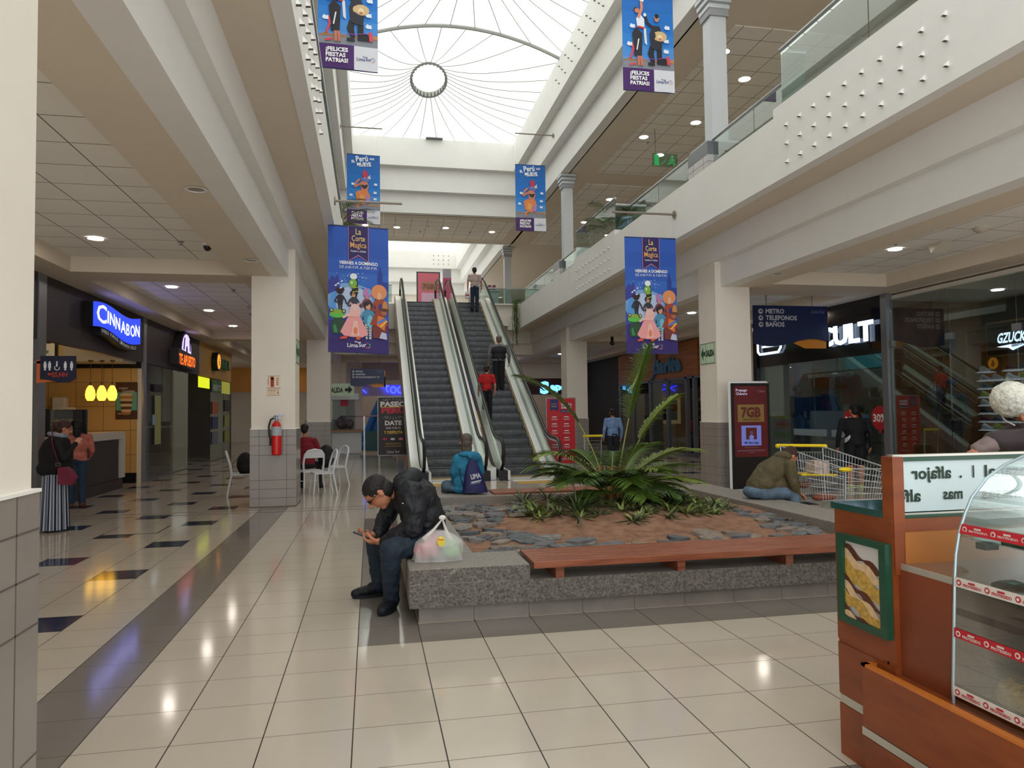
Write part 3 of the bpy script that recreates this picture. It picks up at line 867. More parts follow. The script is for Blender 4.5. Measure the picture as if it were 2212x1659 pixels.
finish(fiestas(4.95, 13.3, 8.02, 1.08, 2.3, 2.2, .0, 1), 'blue and purple banner with two dancers hanging before the near upper column', 6.3, 10.9, 'national holiday banners', 'grey pole above the upper right dancer banner', 5.0)
finish(fiestas(-.74, 24, 7.95, 1.08, 2.3, .5, .03, 0), 'small blue and purple banner over the left balcony with seated dancer', -.95, 11.15, 'national holiday banners', 'grey pole under the skylight, left of the tent', .42)
finish(fiestas(4.94, 24, 7.9, 1.07, 2.31, 1.4, .0, 0), 'small blue and purple banner with seated dancer near the farther upper column', 6.3, 11.3, 'national holiday banners', 'grey pole under the skylight, right of the tent', 4.95)
# ---------------------------------------------------------------- outer walls and far ends
dk = mat('fascia_brown', '352B29', .45, var=.1)
blk = mat('fascia_black', '121214', .12, spec=.6)
yel = mat('fascia_yellow', 'C89A3C', .5, var=.05)
alu = mat('aluminium', '8F9294', .35, metal=.5)
wdark = mat('interior_dark', '3A3835', .8)
tanw = grid('tan_wall_tile', 'D0A662', '7A6038', .62, .60, -7.1, 0.1, lw=.012, axes='XZ', rough=.5)
shopg = glass('shop_glass', 'E6ECEA', refl=.3)
neonb = mat('neon_blue', '3A40FF', .5, emit=6, ecol='2B38FF')
white_lit = mat('lit_white', 'FFFFFF', .5, emit=3.0, ecol='E8F2FF')
lampd = mat('lamp_disc', 'FFFFFF', .5, emit=LAMP_EMIT, ecol='FFF4E6')
lampw = mat('lamp_disc_warm', 'FFFFFF', .5, emit=LAMP_EMIT * .5, ecol='FFD9A0')
lamps = mat('lamp_disc_shop', 'FFFFFF', .5, emit=LAMP_EMIT * .55, ecol='E4EEFF')
m = MB()
m.box(-5.75, -5.6, YN, 12.56, 0, 4.15, 0)
m.box(-5.68, -5.6, 12.4, 19.5, 3.0, 4.15, 1).box(-5.68, -5.6, 19.62, 25.45, 3.0, 4.15, 1).box(-5.68, -5.6, 25.45, 31.0, 3.0, 4.15, 2)
m.box(-5.72, -5.58, 13.6, 13.9, 0, 4.15, 3).box(-5.72, -5.58, 19.42, 19.66, 0, 4.15, 3)
m.box(-9.6, -5.62, 19.4, 19.5, 0, 4.1, 0)
m.box(-9.5, -5.72, 19.37, 19.4, .25, 2.85, 4).box(-9.5, -5.72, 19.36, 19.4, 0, .25, 5).box(-9.5, -5.62, 19.35, 19.4, 2.85, 3.0, 5)
m.box(-9.6, -9.5, 12.4, 31, 0, 4.1, 4).box(-9.6, -5.6, 12.3, 12.4, 0, 4.1, 0)
m.box(-9.6, -5.7, 12.4, 31, 3.95, 4.1, 0).box(-9.7, -5.63, YN, 31, 4.14, 4.5, 0)
m.box(-9.6, -5.6, 31, 31.1, 0, 4.15, 6)
struct('wall_left', m, [wall, dk, yel, alu, tanw, mat('plinth_black', '151413', .3), mat('shop_taupe', '6E6660', .8)])
m = MB()
m.box(-9.6, 15.2, YN - .1, YN, 0, 4.5, 0) if False else None
m.box(11.1, 11.2, YN, 10.0, 0, 4.15, 0)
m.box(11.1, 11.18, 13.9, 19.3, 2.86, 4.15, 1).box(11.05, 11.2, 13.72, 13.9, 0, 4.15, 2).box(11.05, 11.2, 19.1, 19.3, 0, 4.15, 1)
m.box(11.1, 15.0, 19.3, 19.4, 0, 4.1, 0).box(15.0, 15.1, 8, 36, 0, 4.1, 0).box(11.2, 15.0, 13.85, 13.9, 0, 4.1, 3).box(11.1, 15, 10.0, 10.1, 0, 4.1, 0)
m.box(11.1, 15, 22.8, 22.9, 0, 4.1, 0).box(11.1, 11.2, 19.4, 22.9, 0, 4.15, 0)
m.box(11.2, 15.1, 10, 36, 4.0, 4.1, 0).box(11.16, 15.2, YN, 36, 4.14, 4.5, 0)
m.box(11.1, 11.2, 30.9, 36, 0, 4.15, 3).box(11.2, 15, 30.9, 31, 0, 4.1, 3).box(11.2, 15, 35.9, 36, 0, 4.1, 3)
struct('wall_right', m, [wall, blk, alu, wdark])
# far ground-floor end
pink = mat('far_wall_pink', 'C9BDBB', .7)
m = MB()
m.box(-1.2, 12, 37.4, 37.5, 2.55, 4.5, 0).box(-1.2, -.4, 37.0, 37.5, 0, 4.5, 1).box(-1.2, 12, 37.2, 37.45, 3.1, 3.35, 1).box(-1.2, 12, 39.9, 40, 0, 4.5, 1)
m.box(-12, -1.2, 44, 44.1, 3.0, 4.5, 2).box(-12, -1.2, 46.5, 46.6, 0, 4.5, 1).box(-12, -1.2, 40, 46.5, 4.4, 4.5, 1).box(-12, -11.9, 31, 46.5, 0, 4.5, 1)
m.box(6.9, 15, 35.9, 36.0, 3.35, 4.5, 1).box(12, 15.3, 37.4, 37.5, 0, 4.5, 0).box(15.1, 15.2, 35.9, 40, 0, 4.5, 1).box(-12, 15.2, 46.6, 46.7, 0, 4.5, 1).box(11.9, 12, 37.4, 46.6, 0, 4.5, 1)  # unseen closing walls at the right end, added to block outside light
m.box(-1.45, 12, 36, 40, 4.4, 4.5, 1)
m.box(-12, -1.45, 36, 40, 4.4, 4.5, 1)
m.box(-12, -5.62, 31.1, 36, 4.15, 4.3, 1)
m.box(.05, 12, 37.35, 37.4, 0, .12, 1)
struct('wall_far', m, [pink, wall, mat('fascia_orange', 'C98A3A', .6)])
# upper walls closing the second floor
m = MB()
m.box(-8.1, -8, YN, 62, 6.1, 10.2, 0).box(15, 15.1, YN, 62, 6.1, 10.2, 0).box(-8, 15, 61, 61.1, 6.1, 10.2, 0)
m.box(-1.3, 7.0, 51.3, 51.4, 6.1, 10.1, 0)
struct('wall_upper', m, wall)
ctl_far = MB().box(-12, 12, 36, 46.4, 4.39, 4.4, 0)
# ---------------------------------------------------------------- ceiling fixtures
ring = mat('fixture_ring', 'E8E6E0', .4)
dull = mat('fixture_dull', '9A9186', .5)
def downlight(x, y, z, on, label, group, r=.12, warm=False, shop=False):
    o = put('downlight', MB().lathe((x, y, z), [(r, 0), (r + .025, -.008), (r - .005, -.012), (r - .01, .0)], 20, 0).lathe((x, y, z - .003), [(r - .008, 0), (.001, 0)], 20, 1), [ring, (lampw if warm else lamps if shop else lampd) if on else dull], label=label, cat='ceiling light', group=group, smooth=True, loc=(x, y, z))
    return o
LL = [(-4.17, y) for y in (12.06, 16.4, 20.0, 23.4)] + [(-4.17, 4.8), (-4.17, 8.4), (-4.17, 27.3), (-4.17, 30.6), (-4.17, 33.5)]
for x, y in LL: downlight(x, y, 4.415, True, 'lit round downlight in the tiled ceiling of the left corridor', 'left corridor downlights')
for x, y in ((9.0, 7.5), (9.0, 10.9), (9.0, 15.6), (9.0, 19), (9.0, 22.8), (9.0, 26.8), (9.0, 30.5), (9.0, 33.4), (9.0, 3.6)): downlight(x, y, 4.415, True, 'lit round downlight in the tiled ceiling of the right corridor', 'right corridor downlights')
for x, y, l in ((-1.88, 8.35, 'unlit round spotlight in the smooth left soffit, near the photographer'), (-1.88, 12.1, 'unlit round spotlight in the smooth left soffit, beside the fire-extinguisher column'), (-1.88, 22.5, 'unlit round spotlight in the smooth left soffit beyond the first column'), (7.42, 6.4, 'unlit round spotlight in the right soffit, nearest the kiosk'), (7.42, 12.0, 'unlit round spotlight in the right soffit beside the exit-sign column'), (7.42, 22.6, 'unlit round spotlight in the right soffit near the farther column')):
    downlight(x, y, 4.148, False, l, None, .1)
for y in (9.0, 11.5, 16.5, 19.3, 22, 27, 30.5): downlight(9.4, y, 10.078, True, 'lit round downlight in the upper tiled ceiling on the right', 'upper right downlights', .15)
for x, y in ((8.2, 15.3), (8.3, 20.6), (-.2, 32.4), (1.2, 32.6), (3.4, 32.4), (5.6, 32.8)): downlight(x, y, 10.078, True, 'lit round downlight in the upper ceiling band', 'upper band downlights', .14)
for x, y in ((1.0, 33.6), (4.0, 33.6), (2.6, 32.8), (6.0, 34)): downlight(x, y, 4.415, True, 'lit downlight in the ceiling under the bridge', 'bridge downlights')
for x, y in ((4.6, 38.6), (5.6, 38.8), (8.4, 38.5), (1, 38.7), (-5, 38), (-5, 43), (-3, 41)): downlight(x, y, 4.395, True, 'lit downlight in the far shop ceilings', 'far shop downlights')
for x, y, w in ((-7.5, 15, 1), (-7.0, 17.5, 1), (-6.6, 21.2, 1), (-6.6, 23.6, 0), (-7.5, 27.5, 0), (-7.5, 22.5, 0)): downlight(x, y, 3.945, True, 'added lit downlight brightening the shops on the left side', 'added left shop downlights', .12, w, True)  # lamps added above the fascia line to light the left shop interiors
for x, y in ((12.4, 15.2), (12.4, 17.8), (13.6, 16.6), (12.4, 12.2), (12.6, 24.5), (12.6, 27)): downlight(x, y, 3.995, True, 'added lit downlight brightening the shops on the right side', 'added right shop downlights', shop=True)  # lamps added to brighten the right-hand shop interiors
def sprinkler(x, y, z, label, g):
    put('sprinkler', MB().lathe((x, y, z), [(.05, 0), (.045, -.015), (.012, -.018), (.012, -.05), (.03, -.055), (.03, -.06), (.001, -.062)], 12, 0), dull, label=label, cat='sprinkler', group=g, smooth=True, loc=(x, y, z))
for x, y in ((-2.95, 12.1), (-4.6, 7.6), (-2.95, 16.6), (-3.2, 20.5)): sprinkler(x, y, 4.42, 'small sprinkler head in the left corridor tiled ceiling', 'left corridor sprinklers')
for x, y in ((8.6, 10.4), (8.6, 15.6), (8.6, 24)): sprinkler(x, y, 4.42, 'small sprinkler head in the right corridor tiled ceiling', 'right corridor sprinklers')
for x, y in ((8.3, 12.2), (8.5, 16.5), (8.6, 21), (.2, 32.0), (2.6, 32.2), (4.6, 33), (2.3, 33.2)): sprinkler(x, y, 10.08, 'small sprinkler head in the upper tiled ceilings', 'upper sprinklers')
def detector(x, y, z, label, g=None, s=1.0):
    put('smoke_detector', MB().lathe((x, y, z), [(.09 * s, 0), (.09 * s, -.02 * s), (.06 * s, -.05 * s), (.03 * s, -.055 * s), (.001, -.06 * s)], 16, 0), mat('detector_cream', 'C9C0B2', .5), label=label, cat='smoke detector', group=g, smooth=True, loc=(x, y, z))
detector(-3.0, 19.2, 4.42, 'round smoke detector beside a sprinkler in the left corridor')
detector(9.3, 9.4, 4.42, 'round smoke detector between two angled speakers, right corridor', None, 1.3)
detector(-2.7, 21.8, 4.42, 'hanging smoke detector near the extinguisher column top', None, 1.2)
for x, y, l in ((9.5, 10.4, 'angled cream ceiling speaker beside the lit downlight, right corridor'), (9.4, 8.2, 'angled cream ceiling speaker nearest the camera, right corridor')):
    put('ceiling_speaker', MB().pr([(y - .16, 4.42), (y + .16, 4.42), (y + .1, 4.27)], 'x', x - .14, x + .14, 0), mat('speaker_cream', 'C9C2B2', .5), label=l, cat='speaker', loc=(x, y, 4.42))
put('ceiling_speaker', MB().lathe((8.6, 10.2, 10.08), [(.2, 0), (.2, -.01), (.001, -.012)], 24, 0), mat('speaker_grille', '6F6A62', .8), label='flat round dark speaker in the upper ceiling near the capital', cat='speaker', loc=(8.6, 10.2, 10.08))
# dome camera
o = thing('security_camera', 'white and black dome security camera under the left tiled ceiling', 'camera', None, (-2.42, 11.5, 4.42))
def sub(o, name, mb, m, **k):
    c = put(name, mb, m, parent=o, **k)
    c.matrix_parent_inverse = Matrix.Translation(-Vector(o.location))
    return c
sub(o, 'bracket', MB().lathe((-2.42, 11.5, 4.42), [(.05, 0), (.05, -.14), (.07, -.16), (.07, -.2), (.001, -.2)], 14, 0), mat('camera_white', 'DAD8D2', .4), smooth=True)
sub(o, 'dome', MB().ell((-2.42, 11.5, 4.22), (.065, .065, .075), 14, 10), mat('camera_black', '101012', .1), smooth=True)
o = thing('security_camera', 'black dome camera hanging under the right ceiling beyond the palm', 'camera', None, (8.0, 23.0, 4.15))
sub(o, 'bracket', MB().cyl((8, 23, 4.15), (8, 23, 3.98), .05, 10), mat('camera_black', '101012', .1))
sub(o, 'dome', MB().ell((8, 23, 3.93), .085, 12, 8), mat('camera_black', '101012', .1), smooth=True)
# floodlight on the skylight ledge
o = thing('floodlight', 'small black floodlight on a bracket at the skylight ledge', 'lamp', None, (2.6, 29.5, 13.07))
sub(o, 'housing', MB().box(2.42, 2.74, 29.4, 29.46, 13.35, 13.5, 0), mat('camera_black', '101012', .1))
sub(o, 'bracket', MB().tube([(2.45, 29.45, 13.07), (2.45, 29.45, 13.4), (2.71, 29.45, 13.4), (2.71, 29.45, 13.07)], .012, 6).box(2.3, 3.0, 29.4, 29.7, 13.05, 13.08), steel)
# ---------------------------------------------------------------- left side: bakery counter
NX, NY, NZ = (0, 1, 0), (0, 0, 1), (1, 0, 0)
o = thing('wall_sign', 'glowing blue wavy bakery sign with white letters on brown fascia', 'shop sign', None, (-5.55, 17.05, 3.6))
def wave(y): return .07 * sin((y - 15.55) * 2.0 + .4)
ys = [15.58 + i * .15 for i in range(20)] + [18.55]
top = [(y, 3.93 + wave(y) + .02 * (y - 15.5)) for y in ys]
bot = [(y, 3.42 + wave(y) * 1.1 - .02 * (y - 15.5)) for y in ys]
sub(o, 'sign_box', MB().pr(top + bot[::-1], 'x', -5.6, -5.42, 0), mat('sign_black', '0C0C10', .4))
sub(o, 'lit_face', MB().pr([(y, z - .01) for y, z in top] + [(y, z + .01) for y, z in bot[::-1]], 'x', -5.42, -5.41, 0), mat('lit_blue', '1E3CD8', .4, emit=1.3, ecol='1C3CE8'))
L = MB()
for i, (ch, h) in enumerate(zip('CINNABON', (.42, .3, .3, .3, .3, .3, .3, .3))):
    y = 15.75 + (0, .6, .74, 1.08, 1.42, 1.78, 2.06, 2.42)[i]
    L.text(ch, (-5.405, y, 3.56 + wave(y + .15) - (.04 if i == 0 else 0)), h * 1.25, NX, NY, 0, w=(.54, .07, .28, .28, .32, .22, .32, .3)[i], bold=.01)
sub(o, 'lettering', L, mat('lit_letter', 'FFFFFF', .4, emit=1.6))
L = MB()
tx = 'WORLD FAMOUS CINNAMON ROLLS'
for i, ch in enumerate(tx):
    y = 16.05 + i * .082
    if ch != ' ': L.text(ch, (-5.41, y, 3.32 + wave(y) * 1.1 - .02 * (y - 15.5)), .11, NX, NY, 0, w=.055)
sub(o, 'tagline', L, mat('cream_letter', 'D8D4C8', .5, emit=.3))
bt = [(y, z - .005) for y, z in bot if 15.95 < y < 18.45]
sub(o, 'tagline_band', MB().pr(bt + [(y, z - .14) for y, z in bt[::-1]], 'x', -5.6, -5.43, 0), mat('sign_black', '0C0C10', .4))
# counter
o = thing('shop_counter', 'white-topped bakery counter with brown front under the pendant lamps', 'counter', None, (-6, 16.5, 0))
cw = mat('counter_white', 'CFC8BE', .3)
sub(o, 'worktop', MB().box(-6.3, -5.6, 13.9, 18.16, 1.14, 1.3).box(-6.3, -5.6, 17.9, 18.16, .25, 1.14), cw)
sub(o, 'front_panel', MB().box(-6.25, -5.66, 13.95, 17.9, .1, 1.14).box(-6.25, -5.63, 13.95, 18.1, 0, .22), dk)
o2 = thing('drink_poster', 'bright poster with cups on the bakery counter front', 'poster', None, (-5.63, 15.6, .8))
sub(o2, 'poster_sheet', MB().box(-5.66, -5.64, 15.25, 15.95, .45, 1.02, 0).box(-5.64, -5.637, 15.3, 15.9, .47, 1.0, 1), [alu, mat('poster_sky', 'A8C0CC', .5, emit=.15)])
for i, c in enumerate(('8A2A20', 'C06030', 'D8D8D8', '9A3020')):
    sub(o2, 'printed_cup', MB().pr([(15.36 + i * .14, .55 + .05 * (i % 2)), (15.45 + i * .14, .55 + .05 * (i % 2)), (15.47 + i * .14, .8), (15.34 + i * .14, .8)], 'x', -5.637, -5.634), mat('cup_' + c, c, .5))
o = thing('display_case', 'glass pastry case on the bakery counter near the restroom sign', 'display case', None, (-5.9, 15.0, 1.3))
sub(o, 'glass_box', MB().box(-6.2, -5.64, 14.2, 15.9, 1.3, 1.78), glass('case_glass', 'D5E2E4', refl=.3))
sub(o, 'case_frame', MB().box(-6.22, -5.62, 15.88, 15.93, 1.28, 1.8).box(-6.22, -5.62, 14.18, 14.22, 1.28, 1.8), mat('frame_dark', '2A2A2C', .4))
sub(o, 'case_shelf', MB().box(-6.15, -5.7, 14.25, 15.85, 1.5, 1.52), cw)
random.seed(9)
for k in range(10):
    y = 14.35 + (k % 5) * .33; z = 1.31 + .21 * (k // 5)
    put('pastry', MB().ell((-5.85, y, z + .05), (.08, .09, .05), 10, 6), mat('pastry_brown', 'A8763A', .6, var=.4, vs=30), label='glazed roll inside the glass pastry case', cat='pastry', group='rolls in the bakery case', smooth=True)
put('paper_bag', MB().pr([(15.98, 1.3), (16.42, 1.3), (16.35, 1.62), (16.05, 1.85), (15.95, 1.6)], 'x', -6.2, -5.9), mat('paper_bag', 'D8C09A', .8), label='open paper bag standing on the bakery counter beside the case', cat='bag')
# pendants
shade = mat('lit_shade', 'F0C040', .4, emit=2.6, ecol='FFC83C')
for i, (x, l) in enumerate(((-6.30, 'leftmost of the three glowing yellow egg-shaped pendant lamps'), (-6.06, 'middle one of the three glowing yellow egg-shaped pendant lamps'), (-5.84, 'rightmost of the three glowing yellow egg-shaped pendant lamps'))):
    o = thing('pendant_lamp', l, 'lamp', 'bakery pendant lamps', (x, 18, 2.75))
    sub(o, 'canopy_plate', MB().lathe((x, 18, 2.95), [(.06, 0), (.05, -.03), (.001, -.05)], 12), mat('bronze', '6A5A48', .4, metal=.5))
    sub(o, 'cord', MB().tube([(x, 18, 2.92), (x, 18, 2.42)], .006, 5), mat('bronze', '6A5A48', .4, metal=.5))
    sub(o, 'lamp_shade', MB().lathe((x, 18, 2.02), [(.06, 0), (.095, .06), (.105, .14), (.09, .24), (.055, .32), (.02, .36)], 16), shade, smooth=True)
    sub(o, 'lamp_cap', MB().lathe((x, 18, 2.37), [(.035, 0), (.02, .05), (.008, .08)], 10), mat('bronze', '6A5A48', .4, metal=.5), smooth=True)
struct('ceiling_bulkhead', MB().box(-9.4, -5.72, 18.3, 19.3, 2.95, 3.5, 0).box(-9.4, -7.0, 18.29, 18.31, 2.96, 3.5, 1), [mat('bulkhead_white', 'C9C6BE', .6), mat('bulkhead_cream', 'D8C08E', .6)])
# poster on the tan wall
o = thing('wall_poster', 'brown and mint poster of a tall layered dessert cup on tan wall', 'poster', None, (-5.95, 19.35, 2.05))
sub(o, 'poster_sheet', MB().box(-6.2, -5.7, 19.35, 19.365, 1.58, 2.5, 0).box(-6.19, -5.71, 19.345, 19.35, 1.8, 2.25, 1), [mat('poster_brown', '4A2A1C', .5), mat('poster_mint', '5FA890', .5)])
k = MB()
for i, (w, z, c) in enumerate(((.15, 2.19, 0), (.17, 2.12, 1), (.15, 2.06, 0), (.15, 2.0, 2), (.14, 1.93, 0), (.13, 1.86, 2), (.12, 1.79, 0), (.11, 1.73, 1))):
    k.ell((-5.95, 19.335, z), (w, .008, .045), 14, 6, c)
sub(o, 'printed_dessert', k, [mat('print_cream', 'D8B890', .5), mat('print_caramel', 'B07840', .5), mat('print_choc', '5A3424', .5)])
sub(o, 'lettering', MB().text('CINNABON', (-6.12, 19.34, 2.33), .06, (1, 0, 0), NY, 0, w=.2).text('Caramelata', (-6.04, 19.34, 2.25), .09, (1, 0, 0), NY, 0, w=.28).text('CINNABON', (-6.15, 19.34, 1.7), .06, (1, 0, 0), NY, 0, w=.2), mat('print_white', 'EDE6DA', .5))
# menu board
o = thing('menu_board', 'framed cream menu board with green bands behind the bakery counter', 'menu board', None, (-7.5, 18.2, 3.2))
sub(o, 'board', MB().box(-8.0, -7.08, 18.2, 18.24, 2.86, 3.62, 0).box(-7.98, -7.13, 18.19, 18.2, 2.88, 3.6, 1), [mat('frame_dark', '2A2A2C', .4), mat('menu_cream', 'D8D2B8', .5, emit=.12)])
sub(o, 'menu_print', MB().box(-7.9, -7.5, 18.18, 18.19, 3.4, 3.5, 0).ell((-7.25, 18.18, 3.42), (.09, .01, .08), 14, 8, 1).ell((-7.8, 18.18, 3.15), (.1, .01, .08), 14, 8, 1).box(-7.6, -7.25, 18.18, 18.19, 3.12, 3.19, 0).text('CINNAMON', (-7.86, 18.175, 3.42), .06, (1, 0, 0), NY, 2, w=.3).text('POSTRES', (-7.56, 18.175, 3.13), .05, (1, 0, 0), NY, 2, w=.26), [mat('menu_green', '8FB69A', .5), mat('menu_choc', '6A4030', .5), mat('menu_ink', '2E3A30', .5)])
o = put('towel_dispenser', MB().box(-7.55, -7.25, 19.12, 19.36, 1.8, 2.14), mat('dispenser_cream', 'D8D2C0', .4), label='cream plastic towel dispenser on the tan tiled bakery wall', cat='dispenser', loc=(-7.4, 19.2, 1.8))
bv = o.modifiers.new('b', 'BEVEL'); bv.width = .04; bv.segments = 3
# restroom sign hanging
o = thing('hanging_sign', 'dark blue hanging restroom sign with white figures and red arrow', 'sign', 'hanging signs', (-4.85, 12.5, 2.6))
sub(o, 'sign_panel', MB().pr([(-5.1, 2.62), (-4.6, 2.62), (-4.6, 2.26), (-4.7, 2.2), (-4.85, 2.2), (-5.0, 2.25), (-5.1, 2.25)], 'y', 12.5, 12.55, 0).pr([(-5.16, 2.56), (-5.1, 2.56), (-5.1, 2.25), (-4.9, 2.22), (-5.16, 2.19)], 'y', 12.52, 12.54, 1), [mat('sign_navy', '141A38', .4), mat('sign_orange', 'D86A3A', .4)])
k = MB()
for x in (-5.03, -4.965, -4.74, -4.65):
    k.ell((x, 12.495, 2.52), (.014, .003, .014), 10, 6, 0).box(x - .02, x + .02, 12.493, 12.499, 2.43, 2.505, 0).box(x - .012, x + .012, 12.493, 12.499, 2.39, 2.43, 0)
k.ell((-4.86, 12.495, 2.53), (.011, .003, .011), 10, 6, 0).lathe((0, 0, 0), [(.028, 0), (.035, 0)], 16, 0) if False else None
k.ell((-4.86, 12.495, 2.525), (.012, .003, .012), 10, 6, 0).box(-4.872, -4.852, 12.493, 12.499, 2.45, 2.51, 0).tube([(-4.86 + .035 * cos(a), 12.496, 2.43 + .035 * sin(a)) for a in [i * .3 + 2.4 for i in range(15)]], .006, 5, 0)
k.text('SS.HH', (-4.93, 12.495, 2.29), .1, (1, 0, 0), NY, 1, w=.22, bold=.02).pr([(-5.0, 2.33), (-4.96, 2.355), (-4.96, 2.34), (-4.93, 2.34), (-4.93, 2.32), (-4.96, 2.32), (-4.96, 2.305)], 'y', 12.493, 12.499, 1)
sub(o, 'pictograms', k, [mat('sign_white', 'E4E6EC', .5), mat('sign_red', 'C83A2A', .5)])
sub(o, 'wall_bracket', MB().box(-5.6, -5.1, 12.52, 12.54, 2.5, 2.54), steel)
# second and third left shops
o = thing('wall_sign', 'lit lilac and orange rounded betting sign on the dark fascia', 'shop sign', None, (-5.55, 22.9, 3.6))
pts = [(22.25, 3.45)] + [(22.9 - .62 * cos(a), 3.55 + .6 * sin(a)) for a in [i * pi / 14 for i in range(15)]] + [(23.55, 3.45)]
sub(o, 'sign_box', MB().pr(pts, 'x', -5.6, -5.4, 0).pr([(21.9, 3.6), (23.95, 3.5), (23.95, 3.02), (22.9, 3.1), (21.9, 3.15)], 'x', -5.6, -5.38, 0), mat('sign_grey', '3E3B40', .5))
sub(o, 'lit_face', MB().pr([(22.9 + (y - 22.9) * .86, 3.5 + (z - 3.5) * .9) for y, z in pts], 'x', -5.4, -5.39, 0), mat('lit_lilac', 'B9A8F0', .5, emit=1.4, ecol='BDB0FF'))
sub(o, 'player_shapes', MB().ell((-5.385, 22.9, 3.62), (.004, .1, .12), 12, 8, 0).pr([(22.5, 3.6), (22.6, 3.95), (22.7, 3.98), (22.62, 3.6)], 'x', -5.39, -5.383, 0).pr([(23.2, 3.95), (23.3, 3.9), (23.35, 3.6), (23.25, 3.6)], 'x', -5.39, -5.383, 0), mat('sign_black', '0C0C10', .4))
sub(o, 'lettering', MB().text('TE APUESTO', (-5.37, 22.93, 3.15), .42, NX, NY, 0, 'c', w=1.9, bold=.03), mat('lit_orange', 'FF7A30', .5, emit=1.5, ecol='FF6A20'))
o = thing('wall_sign', 'green lottery lettering with orange disc on the yellow fascia', 'shop sign', None, (-5.55, 28.5, 3.6))
sub(o, 'disc', MB().cyl((-5.6, 27.6, 3.6), (-5.4, 27.6, 3.6), .34, 24, 0).cyl((-5.4, 27.6, 3.6), (-5.39, 27.6, 3.6), .27, 24, 1), [mat('sign_darkgreen', '10241A', .5), mat('lit_amber', 'FFA830', .5, emit=1.0, ecol='FFA030')])
sub(o, 'digit', MB().text('6', (-5.38, 27.6, 3.45), .42, NX, NY, 0, 'c', bold=.02), mat('sign_darkgreen', '10241A', .5))
sub(o, 'lettering', MB().text('TINKA', (-5.52, 28.1, 3.42), .48, NX, NY, 0, w=1.95, bold=.04, depth=.06), mat('sign_green', '1F6A3A', .5))
for a, b in ((19.68, 21.2), (21.2, 24.1), (27.3, 29.6), (29.6, 31.0)):
    put('shop_window', MB().box(-5.64, -5.62, a + .03, b - .03, .02, 2.98), shopg, label={19.68: 'glass front panel beside the bakery frame post', 21.2: 'wide glass panel under the betting sign', 27.3: 'glass panel under the yellow lottery fascia', 29.6: 'last glass panel of the lottery shop'}[a], cat='shop window')
def poster(x, y0, y1, z0, z1, col, label, cat='poster', em=.0, nrm=1, text=None, tc='FFFFFF'):
    o = thing('window_poster', label, cat, None, (x, (y0 + y1) / 2, z0))
    sub(o, 'sheet', MB().box(x - .004, x + .004, y0, y1, z0, z1), mat('sheet_' + col, col, .5, emit=em))
    if text:
        n = len(text)
        k = MB()
        for i, t in enumerate(text):
            if nrm > 0: k.text(t, (x + .006, (y0 + y1) / 2, z1 - (i + .85) * (z1 - z0) / n), (z1 - z0) / n * .7, (0, 1, 0), NY, 0, 'c', w=(y1 - y0) * .8)
            else: k.text(t, (x - .006, (y0 + y1) / 2, z1 - (i + .85) * (z1 - z0) / n), (z1 - z0) / n * .7, (0, -1, 0), NY, 0, 'c', w=(y1 - y0) * .8)
        sub(o, 'lettering', k, mat('ink_' + tc, tc, .5))
    return o
poster(-5.58, 20.4, 20.95, .9, 2.2, 'A8B070', 'tall olive green vertical sheet on the betting shop glass')
poster(-5.58, 20.3, 21.1, 2.3, 2.5, '1A1C20', 'black arrow sign on the betting shop glass')
poster(-5.6, 27.4, 29.1, 2.5, 2.95, '2A7A3A', 'small green sign above the lottery shop glass', text=('ABIERTO',))
poster(-5.64, 25.5, 27.2, 2.6, 2.97, 'E6F020', 'bright yellow lit strip above the open shop doorway', em=.8)
poster(-5.64, 29.3, 31, 2.5, 2.97, 'D8D860', 'pale yellow strip at the end of the lottery shop', em=.4)
for i, (y, z, c, l) in enumerate(((28.0, 1.9, 'C06A40', 'orange'), (28.0, 1.35, '2E4A80', 'blue'), (28.0, .8, '7A8AA0', 'grey blue'), (30.2, 1.4, 'A8B060', 'olive'), (30.2, .8, 'A0A850', 'yellow green'), (30.2, 2.0, '202422', 'black'))):
    poster(-5.6, y - .5, y + .5, z - .2, z + .25, c, l + ' notice on the lottery shop glass ' + ('near its door' if y < 29 else 'near its far end'))
# interior clutter of betting shop
for y, x, w, h, c, l in ((21.4, -7.2, 1.2, 1.1, '9A3A3A', 'red lit betting terminal inside the shop'), (23.3, -7.0, 1.4, 1.3, '2A6AA0', 'blue gaming cabinet inside the betting shop'), (26.5, -7.2, 1.3, 1.25, '6A4A30', 'brown wooden trolley counter in the open doorway'), (24.6, -7.6, .8, 1.7, '5A3428', 'dark red cabinet at the back of the betting shop'), (20.4, -7.4, .9, .95, '8A6068', 'dusky pink desk behind the betting glass')):
    o = thing('counter_cabinet', l, 'cabinet', None, (x, y, 0))
    sub(o, 'body', MB().box(x - .3, x + .3, y - w / 2, y + w / 2, 0, h), mat('cab_' + c, c, .4))
    sub(o, 'top', MB().box(x - .34, x + .34, y - w / 2 - .03, y + w / 2 + .03, h, h + .05), mat('cab_top', 'B8B4AC', .4))
    sub(o, 'screen', MB().box(x - .05, x, y - .25, y + .25, h + .1, h + .45).box(x - .03, x - .02, y - .03, y + .03, h, h + .1), mat('screen_dim', '9AA8C8', .3, emit=.4))
o = thing('neon_sign', 'blue neon outline sign inside the betting shop', 'neon sign', None, (-7.5, 24, 2.5))
sub(o, 'neon_tube', MB().tube([(-7.0, 23.2 + .7 * cos(a), 2.45 + .2 * sin(a)) for a in [i * 2 * pi / 20 for i in range(20)]], .02, 6, closed=True).tube([(-7.0, 23.8, 2.5), (-7.0, 24.5, 2.9)], .02, 6), neonb)
o = thing('neon_sign', 'tall violet-blue light column inside the betting shop window', 'neon sign', None, (-6.3, 19.9, 1.2))
